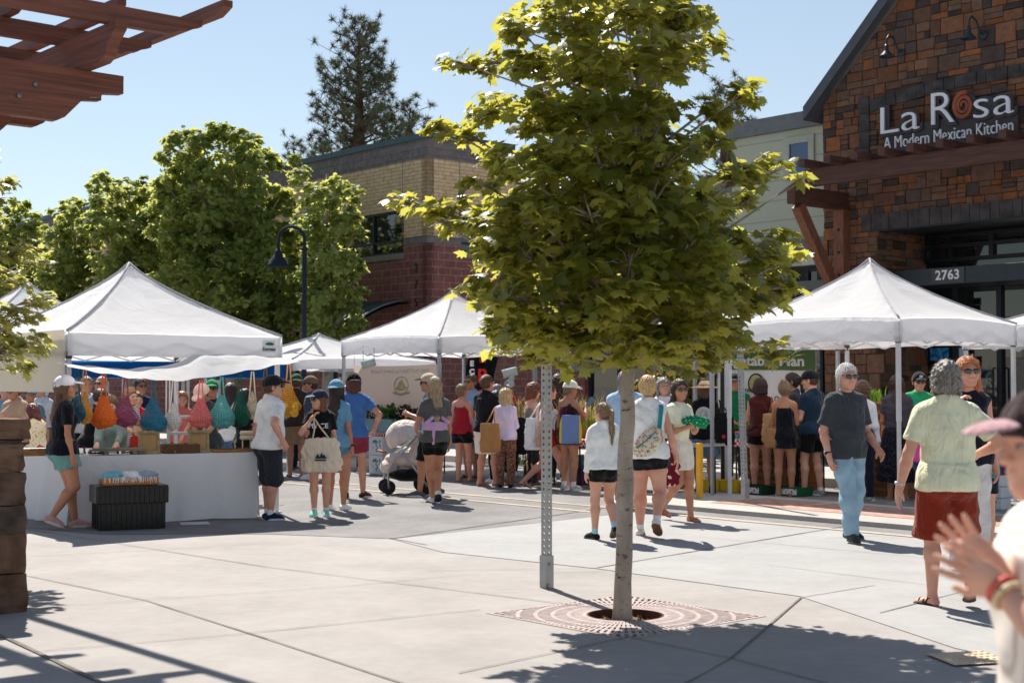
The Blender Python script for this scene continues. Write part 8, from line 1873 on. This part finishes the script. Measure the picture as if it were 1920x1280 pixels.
person('blonde woman with a messy bun in a black mini dress', P_(1472, 930), 1.68, 18, True, 'tan', 1.0, hands=('front', 'front'), look=(8, 0), hair=('bun', 'dirty', 0, .10), top=('tank', SB(26, 28, 36)), bottom=('skirt', SB(26, 28, 36), {'z': .42, 'flare': .055}), shoes=('sandal', SB(205, 200, 198)), q=1)
person('woman with dark ponytail and charcoal tee facing left at the berries', PD(1488, 21.6), 1.80, -70, True, 'tan', 1.05, hands=('front', 'front'), look=(0, -8), hair=('pony', 'dark', .26), top=('tee', SB(62, 66, 72)), bottom=('pants', NAVY), q=1)
person('man in blue tee, black shorts and flat black cap facing left', P_(1524, 929), 1.83, -38, False, 'fair', 1.0, feet=((-.12, .05, 0, -8), (.10, -.06, 0, 10)), hands=('front', 'front'), look=(-22, -10), hair=('buzz', 'brown'), top=('tee', SB(36, 56, 76)), bottom=('shorts', BLK, {'len': .72, 'loose': .02}), shoes=sh(SB(150, 145, 140), WHT, WHT, .05), hat=('cap', SB(30, 32, 38)), q=1)
p32 = person('white haired man in charcoal tee and light jeans walking toward the camera', P_(1588, 1012), 1.86, 152, False, 'pink', 1.08, feet=((-.12, -.10, 0, -5), (.15, .24, .02, 22)), hands=('swing_f', 'down'), look=(12, -2), hair=('short', 'white'), top=('tee', SB(66, 70, 76), {'loose': .022, 'sl': .78, 'boxy': .015, 'hem': -.10, 'wr': .006}), bottom=('pants', m_jean, {'loose': .022, 'wr': .007}), shoes=sh(SB(60, 62, 64), SB(95, 95, 96)), glasses=True, q=0, watch=(1, (.01, .01, .012, 1)))
person('woman with brown curls and white cropped top behind the white haired man', PD(1616, 19.9), 1.66, 22, True, 'pink', 1.0, hands=('down', 'down'), hair=('curly', 'brown', .05), top=('long', SB(215, 215, 232), {'hem': .14, 'loose': .02}), bottom=('pants', SB(38, 38, 54)), shoes=sh(SB(150, 145, 140)), q=1)
person('woman with very long dark hair in a striped top and navy maxi skirt', P_(1683, 936), 1.76, 16, True, 'tan', 1.08, hands=('waist', 'waist'), hair=('long', SB(62, 34, 32), .46), top=('tee', m_strp, {'tuck': 1, 'loose': .022}), bottom=('skirt', m_dots, {'z': .14, 'flare': .10, 'n': 7}), shoes=('sandal', SB(190, 165, 140)), q=1)
p35 = person('vendor in bright green tee, black cap and mirrored sunglasses', PD(1722, 21.4), 1.80, 188, False, 'fair', 1.0, hands=('table', 'table'), look=(-4, -8), hair=('short', 'brown'), top=('tee', SB(40, 152, 108)), bottom=('pants', NAVY), hat=('cap', SB(20, 20, 24)), glasses=(.16, .42, .03, 1), q=1)
person('child in pink top and blue shorts between the tall shoppers', P_(1732, 944), 1.18, 20, True, 'fair', 1.0, True, hair=('long', 'dirty', .1), top=('tee', SB(226, 90, 165), {'loose': .03}), bottom=('shorts', SB(60, 90, 140), {'len': .6}), shoes=('sandal', SB(90, 80, 150)), q=1)
w36 = person('woman with long red blonde hair and large sunglasses facing the camera', PD(1813, 12.6), 1.86, 184, True, 'pink', 1.0, look=(-6, 3), hands=('down', ((.0, .20, -.02), (.8, -.2, -1), .9)), hair=('long', SB(190, 112, 62), .30), top=('shell', SB(30, 32, 48)), bottom=('pants', SB(205, 200, 200)), shoes=sh(WHT), glasses=True, q=0)
person('shopper in teal top behind the man in the pale tee', PD(1834, 13.4), 1.52, 200, True, 'fair', 1.0, hair=('short', 'brown'), top=('tee', SB(30, 135, 140)), bottom=('shorts', SB(22, 40, 45)), q=1, hands=('hold', 'front'))
p37 = person('grey curly haired man in pale green tee and rust shorts walking away', P_(1778, 1138), 1.79, 6, False, 'pink', 1.05, feet=((-.10, .06, 0, -38), (.14, -.06, .09, 6)), hands=(((.15, .05, -.52), (.6, -1, 0), .45), ((.10, .20, -.30), (.8, -.5, -.3), .8)), look=(4, 2), hair=('curly', SB(128, 122, 116), .02), top=('tee', SB(212, 212, 186), {'loose': .020, 'sl': .68, 'boxy': .025, 'hem': -.09, 'wr': .005}), bottom=('shorts', SB(132, 52, 34), {'len': 1.0, 'loose': .03, 'wr': .007}), shoes=('sandal', SB(62, 48, 42)), q=0, watch=(0, (.55, .55, .58, 1)), twist=-6)
L = [('person in purple grey cap and beige cardigan behind the stone pillar', 30, 20.2, 1.66, 200, True, 'tan', ('short', 'dark'), ('long', SB(176, 152, 132), {'loose': .03}), SB(70, 70, 80), ('cap', SB(98, 84, 92)), True, ('hold', 'hold'), -10),
     ('girl in floral blouse leaning over the jewellery table', 76, 18.9, 1.40, -60, True, 'fair', ('long', 'auburn', .08), ('tee', two_tone('floral_b', SB(170, 90, 60), SB(235, 220, 185), 'floral', 30, thr=.25)), SB(190, 70, 90), None, False, ('table', 'table'), -25),
     ('person in teal cap behind the floral blouse girl', 57, 21.5, 1.60, 150, False, 'tan', ('short', 'dark'), ('tee', SB(110, 130, 140)), NAVY, ('cap', SB(60, 105, 110)), False, ('table', 'down'), -10),
     ('fair haired person in pale cap at the far left', 80, 23, 1.68, 190, True, 'pink', ('bob', 'white'), ('tee', SB(190, 195, 200)), GRY, None, True, ('down', 'down'), 0),
     ('grey haired shopper at the left edge', 10, 22, 1.64, 150, False, 'pink', ('short', 'grey'), ('tee', SB(120, 160, 190)), NAVY, None, False, ('down', 'down'), 0),
     ('balding man at the left edge under the tan wall', 5, 24, 1.74, 170, False, 'pink', ('buzz', 'grey'), ('tee', SB(80, 60, 60)), NAVY, None, False, ('down', 'down'), 0),
     ('dark haired teenager in black and red reading beside the striped bag', 168, 19.6, 1.58, 75, False, 'tan', ('short', 'dark'), ('tee', SB(28, 26, 30)), NAVY, None, False, ('waist', 'table'), -22),
     ('bald man in sunglasses behind the orange net bag', 192, 22.0, 1.76, -160, False, 'pink', ('bald', 'grey'), ('tee', SB(150, 165, 185)), NAVY, None, True, ('down', 'down'), 0),
     ('grey haired man behind the striped net bag', 163, 22.6, 1.75, 150, False, 'pink', ('short', 'grey'), ('tee', SB(210, 208, 205)), NAVY, None, False, ('down', 'down'), 0),
     ('girl with long brown hair in an oversized sage hoodie touching the goods', 214, 18.7, 1.50, 176, True, 'fair', ('long', SB(120, 84, 58), .34), ('long', SB(128, 142, 136), {'loose': .055, 'boxy': .05}), SB(70, 70, 80), None, False, ('table', 'table'), -28),
     ('long haired girl in white striped top behind the plum bag', 242, 19.5, 1.58, 120, True, 'fair', ('long', SB(150, 108, 72), .36), ('tee', two_tone('wide_stripe', SB(90, 80, 80), SB(225, 222, 220), 'stripe', 12, axis='Z')), SB(40, 40, 50), None, False, ('front', 'table'), -10),
     ('small girl in rust red top with long light hair at the table', 268, 18.5, 1.18, 190, True, 'fair', ('long', SB(150, 105, 66), .24), ('tee', SB(165, 50, 32)), SB(60, 60, 70), None, False, ('table', 'front'), -25),
     ('man with swept back dark hair and sunglasses in navy', 263, 22.2, 1.72, 140, False, 'tan', ('short', 'dark'), ('tee', SB(38, 44, 76)), NAVY, None, True, ('down', 'down'), 0),
     ('boy with short brown hair in red shirt under the plum bag', 257, 20.6, 1.52, 150, False, 'fair', ('short', 'brown'), ('tee', SB(178, 38, 48)), NAVY, None, False, ('table', 'down'), -12),
     ('shopper in pale pink cap and charcoal tee leaning on the table', 392, 18.6, 1.66, -165, True, 'tan', ('short', 'brown'), ('tee', SB(70, 76, 82)), SB(60, 65, 75), ('cap', SB(222, 190, 180)), False, ('table', 'table'), -38),
     ('man in green cap behind the pink cap', 398, 20.8, 1.68, 170, False, 'tan', ('short', 'brown'), ('tee', SB(50, 60, 66)), NAVY, ('cap', SB(60, 140, 95)), True, ('down', 'down'), 0),
     ('woman with dark straight hair in white tee and blue jeans', 432, 20.6, 1.64, 12, True, 'fair', ('long', 'dark', .18), ('tee', SB(222, 222, 230)), SB(88, 125, 160), None, False, ('down', 'down'), 0),
     ('shopper all in black beside the dark green net bag', 458, 19.8, 1.56, 60, True, 'tan', ('long', 'black', .2), ('tee', SB(22, 22, 24)), BLK, None, False, ('table', 'table'), -10),
     ('shopper in red top seen between white and pink net bags', 342, 22.0, 1.50, 160, True, 'pink', ('curly', 'red', .1), ('tee', SB(205, 120, 110)), BLK, None, False, ('down', 'down'), 0),
     ('dark haired shopper in the shade right of the mustard bag', 560, 27.0, 1.72, 30, False, 'tan', ('short', 'dark'), ('tee', SB(160, 200, 225)), NAVY, None, False, ('down', 'down'), 0)]
for (lb, px, D, H, h, fem, tone, hr, tp, bt, ht, gl, hn, lk) in L:
 person(lb, PD(px, D), H, h, fem, tone, 1.0, H < 1.45, hands=hn, look=(0, lk), lean=0 if lk > -20 else 12, hair=hr, top=tp, bottom=('pants', bt), shoes=sh(GRY), hat=ht, glasses=gl, q=2, group='shoppers behind the net bag stall')
kx = (2003 - 960) / FPX * 3.0; kid = person('child in pink and dark cap and cream checked shirt close to the camera, fingers together', (kx, 3.0, .0), 1.635, -92, False, 'fair', 1.0, True, q=0, look=(-2, -4), lean=2,
 hands=(((.0, .215, -.05), (1.0, -1, -.7), .40), ((-.24, .19, -.02), (0, -.6, -1), .22)), handdir=((-.10, .86, .48), (.06, .74, .66)), palm=((1, .1, .15), (-1, .1, .15)), spread=.6, hair=('short', SB(175, 130, 80)), top=('tee', m_plaid, {'loose': .04, 'boxy': .06, 'sl': .72}), bottom=('shorts', SB(120, 110, 100)), shoes=sh(WHT), hat=('cap', SB(62, 46, 47), SB(176, 142, 146)), eyes=True)
for k, (t_, c) in enumerate(((.13, SB(214, 96, 84)), (.20, SB(214, 190, 150)))):
 w_, e_ = kid['wr'][0], kid['elb'][0]; ax = nrm(w_ - e_); c0 = w_ - ax * (.012 + .018 * k); side = nrm(np.cross(ax, [0, 0, 1])); up = np.cross(side, ax); m = MB(); r_ = .031
 pts = [Vector(c0 + side * r_ * cos(a) + up * r_ * sin(a)) for a in [2 * pi * i / 20 for i in range(21)]]; m.tube(pts, .0065, 6); m.build('bracelet', mat('beads', c, .5, var=.3, vscale=90), kid['root'], smooth=True)
# ================================================================ things people carry
def carried(name, label, cat, W_, group=None): return thing(name, label, cat, W_, 0, group)
def tote(name, label, c, w, h, d, col, rz=0, strap_to=None, mt=None, strapcol=None, seed=0, fold=.010, straps=1):
 """soft bag with its top centre at c"""
 o = thing(name, label, 'bag', c, rz); v, f = extract([ET((0, 0, -h), np.eye(3), [(0, w * .40, d * .30), (.05 * h, w * .49, d * .48), (.35 * h, w * .50, d * .52), (.8 * h, w * .45, d * .34), (h, w * .42, d * .18)], .02)], .0125, disp=wrinkle(seed, fold * .45, 22)); mesh_obj('pouch', v, f, mt or cloth(col), o, smooth=True); m = MB(); k = Matrix.Rotation(-rz, 3, 'Z')
 top = (k @ (Vector(strap_to) - Vector(c))) if strap_to is not None else Vector((0, 0, h * .5))
 for s_ in (-1, 1) if straps else (): m.tube([Vector((s_ * w * .24, 0, -h * .10)), Vector((s_ * w * .13, 0, 0)).lerp(top, .5), top], .010, 6)
 if straps: m.build('strap', cloth(strapcol or col), o, smooth=True)
 return o
def shp(i, k): return Wd(i, i['shl'][k] + np.array([0, 0, .06]))
def hnd(i, k): return Wd(i, i['hand'][k][0])
q = Wd(g3, g3['T'](-.02, .22, .10)); o = tote('tote_bag', 'large cream cotton tote with a dark mountain print held by the girl', q + Z * .06, .50, .42, .12, SB(215, 200, 182), rz=-.1, strap_to=hnd(g3, 1), seed=3)
m = MB();
for (x0, x1, z0, z1) in ((-.07, 0, 0, .05), (-.02, .05, .0, .065), (.01, .08, 0, .045)): m.add([(x0, -.075, z0 - .25), (x1, -.075, z0 - .25), ((x0 + x1) / 2, -.077, z1 - .24)], [(0, 1, 2)])
m.box((.0, -.075, -.27), (.14, .004, .018)); m.build('print', mat('ink', SB(45, 55, 70), .8), o)
def chest_print(info, txt, size, dz, col, name='lettering', x=0, back=False, dist=None):
 T_ = info['T']; c = T_(x, (-.15 if back else .15) if dist is None else dist, dz); sg = -1 if back else 1; me = text_mesh(txt, size, .002, align='CENTER', bold=.002); R_ = info['Rt']; ex = Vector(-R_[:, 0] * sg); n = Vector(R_[:, 1] * sg); M = Matrix((ex, Vector(R_[:, 2]), n)).transposed().to_4x4(); M.translation = Vector(c); me.transform(M); me.materials.append(mat('print_ink', col, .8)); o = bpy.data.objects.new(name, me); COL.objects.link(o); o.parent = info['root']; return o
chest_print(g3, 'PEACE', .085, .30, SB(215, 218, 222), x=.03, dist=.165)
T_ = p26['T']; R_ = p26['Rt']; c = Vector(T_(0, -.155, .31)); M_ = Matrix((Vector(-R_[:, 0]) * -1, Vector(R_[:, 2]), Vector(-R_[:, 1]))).transposed(); m = MB(); m.lathe([(.118, 0), (.118, .003), (.106, .003), (.106, 0)], c, 32, M=M_); m.lathe([(.078, 0), (.078, .003), (.070, .003), (.070, 0)], c, 28, M=M_)
for i in range(22): a = 2 * pi * i / 22; m.box(c + M_ @ Vector((.092 * cos(a), .092 * sin(a), .001)), (.008, .016, .003), M=M_ @ Matrix.Rotation(a + pi / 2, 3, 'Z'))
m.tube([c + M_ @ Vector(q) for q in ((-.045, -.03, .002), (0, -.04, .002), (.045, -.025, .002))], .008, 5); m.tube([c + M_ @ Vector(q) for q in ((-.02, -.03, .002), (-.01, .02, .002), (.02, .045, .002))], .009, 5); m.tube([c + M_ @ Vector(q) for q in ((.01, .01, .002), (.04, .02, .002))], .006, 5); m.build('round_print', mat('print_ink_w', SB(215, 215, 218), .8), p26['root'])
T_ = w22['T']; c = Wd(w22, T_(.03, -.19, .10)); o = thing('sling_bag', 'turquoise and coral paisley sling bag across the white blouse', 'bag', c, w22['root'].rotation_euler.z); A_ = roty(radians(-42))
v, f = extract([EL((0, 0, 0), (.20, .055, .115), A_, k=.03), EL((.03, -.05, -.03), (.12, .03, .07), A_, k=.02)], .011, disp=wrinkle(4, .004, 25)); mesh_obj('pouch', v, f, m_pais, o, smooth=True); m = MB(); p0 = Vector(A_ @ np.array([.17, 0, .02])); p1 = Vector((.13, .08, .37)); p2 = Vector((.09, .20, .44)); m.beam(p0, p1, .045, .012, up=Vector((0, 1, 0))); m.beam(p1, p2, .045, .012); p3 = Vector(A_ @ np.array([-.17, 0, 0])); m.beam(p3, p3 + Vector((-.08, .10, -.03)), .04, .012); m.build('strap', cloth(SB(52, 140, 148)), o); m = MB(); m.tube([Vector(A_ @ np.array([-.12, -.062, .03])), Vector(A_ @ np.array([.14, -.062, .03]))], .006, 6); m.build('zip', cloth(SB(40, 120, 135)), o)
c = (hnd(w24, 0) + hnd(w24, 1)) / 2; o = thing('green_bundle', 'green and white patterned folded fabric bundle in the hands of the woman in cream', 'bundle', c); v, f = extract([EL((0, 0, .05), (.17, .08, .06)), EL((.06, 0, .03), (.10, .09, .06))], .010, disp=wrinkle(8, .010, 40)); mesh_obj('fabric', v, f, two_tone('green_white', SB(190, 225, 205), SB(25, 130, 85), 'floral', 26, thr=.22), o, smooth=True)
c = Wd(w24, w24['elb'][1]) + Vector((-.05, -.12, -.12)); tote('tote_bag', 'maroon and cream floral string tote on the arm of the woman in cream', c, .30, .50, .12, None, mt=m_red_fl, strapcol=SB(110, 30, 45), seed=9, fold=.012)
def bagon(info, k, dx, dy, dz): return Wd(info, info['shl'][k]) + Vector((dx, dy, dz))
def find(lbl): return next(o for o in scene.objects if o.name.startswith('person') and o.get('label', '').startswith(lbl))
def pb_(lbl, dx, dy, dz): o = find(lbl).location; return Vector((o.x + dx, o.y + dy, dz))
tote('shopping_bag', 'large tan leather shoulder bag of the woman with curly blonde hair', pb_('woman with curly blonde', -.24, -.20, 1.03), .34, .46, .12, SB(176, 132, 88), strap_to=pb_('woman with curly blonde', -.17, -.05, 1.27), seed=5, fold=.004)
tote('shopping_bag', 'plastic white carrier bag hanging from the striding woman', pb_('woman with auburn bun', -.22, -.10, 1.12), .26, .50, .12, SB(225, 228, 235), strap_to=pb_('woman with auburn bun', -.10, .0, 1.35), seed=6, fold=.006)
o = tote('shopping_bag', 'yellow and blue printed shopping bag on the shoulder of the woman in maroon', pb_('woman in white cap and maroon', .02, -.24, 1.17), .36, .44, .11, SB(222, 196, 60), strap_to=pb_('woman in white cap and maroon', .0, .0, 1.42), strapcol=BLK, seed=7, fold=.003, mt=two_tone('yellow_blue', SB(120, 140, 190), SB(224, 196, 50), 'stripe', .45, thr=.32, soft=.01))
tote('jacket', 'black jacket hanging from the arm of the woman with auburn curls', pb_('woman with auburn curls', -.20, -.16, 1.12), .26, .60, .12, BLK, seed=8, fold=.016, straps=0)
o = tote('shopping_bag', 'tan paper look shopping bag lettered ESPRESSO on the woman in maroon', pb_('woman in maroon tee', .16, -.28, 1.20), .40, .46, .13, SB(186, 152, 112), strap_to=pb_('woman in maroon tee', .16, -.05, 1.44), strapcol=SB(140, 88, 62), seed=9, fold=.006); me = text_mesh('ESPRESSO', .075, .001, align='CENTER', bold=.001); me.transform(Matrix.Translation((.02, .0, .10)) @ Matrix.Rotation(pi / 2, 4, 'X')); me.transform(Matrix.Translation((0, -.088, -.36))); me.materials.append(mat('ink', SB(45, 55, 70), .8)); t = bpy.data.objects.new('lettering', me); COL.objects.link(t); t.parent = o
tote('shoulder_bag', 'small tan shoulder bag of the blonde woman in the black dress', pb_('blonde woman with a messy bun', -.20, -.05, 1.0), .22, .30, .10, SB(160, 122, 84), strap_to=pb_('blonde woman with a messy bun', -.10, .0, 1.42), seed=10)
o = tote('shopping_bag', 'stiff black shopping bag with a red round mark held by the straw hat woman', pb_('woman in straw hat', .28, -.08, 1.22), .34, .50, .10, SB(28, 30, 34), rz=.2, strap_to=pb_('woman in straw hat', .22, .02, 1.40), seed=11, fold=.003); m = MB(); m.lathe([(.03, 0), (.03, .004), (.0001, .004)], (-.04, -.075, -.36), 16, M=Matrix.Rotation(pi / 2, 3, 'X')); m.build('red_mark', mat('mark_red2', SB(190, 40, 45), .7), o)
o = tote('shoulder_bag', 'slim cream shoulder bag with black strap on the woman in the white cropped top', pb_('woman with brown curls', -.10, -.16, 1.12), .20, .34, .08, SB(205, 195, 185), strap_to=pb_('woman with brown curls', -.06, -.02, 1.44), strapcol=BLK, seed=12)
ph = hnd({'root': find('woman in white cap and maroon'), 'hand': [(np.array([0, .4, 1.32]),)] * 2}, 0); o = thing('phone', 'small phone in the hand of the woman in the maroon dress', 'phone', pb_('woman in white cap and maroon', .34, .20, 1.36)); m = MB(); m.box((0, 0, 0), (.075, .012, .15), M=Matrix.Rotation(.6, 3, 'Y'), bev=.004); m.build('phone', mat('phone_case', SB(90, 130, 150), .4), o)
T_ = wl_['T']; sbp = wl_['s']; R_ = wl_['Rt']; rt = wl_['root']; m_lil = cloth(SB(190, 158, 190)); st = [(.085 * sbp, .180 * sbp, .158 * sbp, 0), (.20 * sbp, .176 * sbp, .155 * sbp, 0)]
v, f = extract([ET(wl_['P'], R_, st, .01)], .012, disp=wrinkle(5, .003, 20)); mesh_obj('wrap', v, f, m_lil, rt, smooth=True)
prs = [RC(T_(-.17, -.02, .44), T_(.15, -.145, .20), .026, .026, .02), RC(T_(.17, -.02, .44), T_(-.15, -.145, .20), .026, .026, .02), RC(T_(-.06, -.155, .14), T_(-.07, -.16, -.09), .022, .020, .02)]; v, f = extract(prs, .009); mesh_obj('wrap_straps', v, f, m_lil, rt, smooth=True)
q = Vector(p35['Hd'](0, .112, .062)); me = text_mesh('SF', .055, .002, align='CENTER', bold=.002); R_ = p35['Rh']; M = Matrix((Vector(-R_[:, 0]), Vector(R_[:, 2]), Vector(R_[:, 1]))).transposed().to_4x4(); M.translation = q; me.transform(M); me.materials.append(mat('print_ink_w', SB(215, 215, 218), .8)); o = bpy.data.objects.new('cap_badge', me); COL.objects.link(o); o.parent = p35['root']
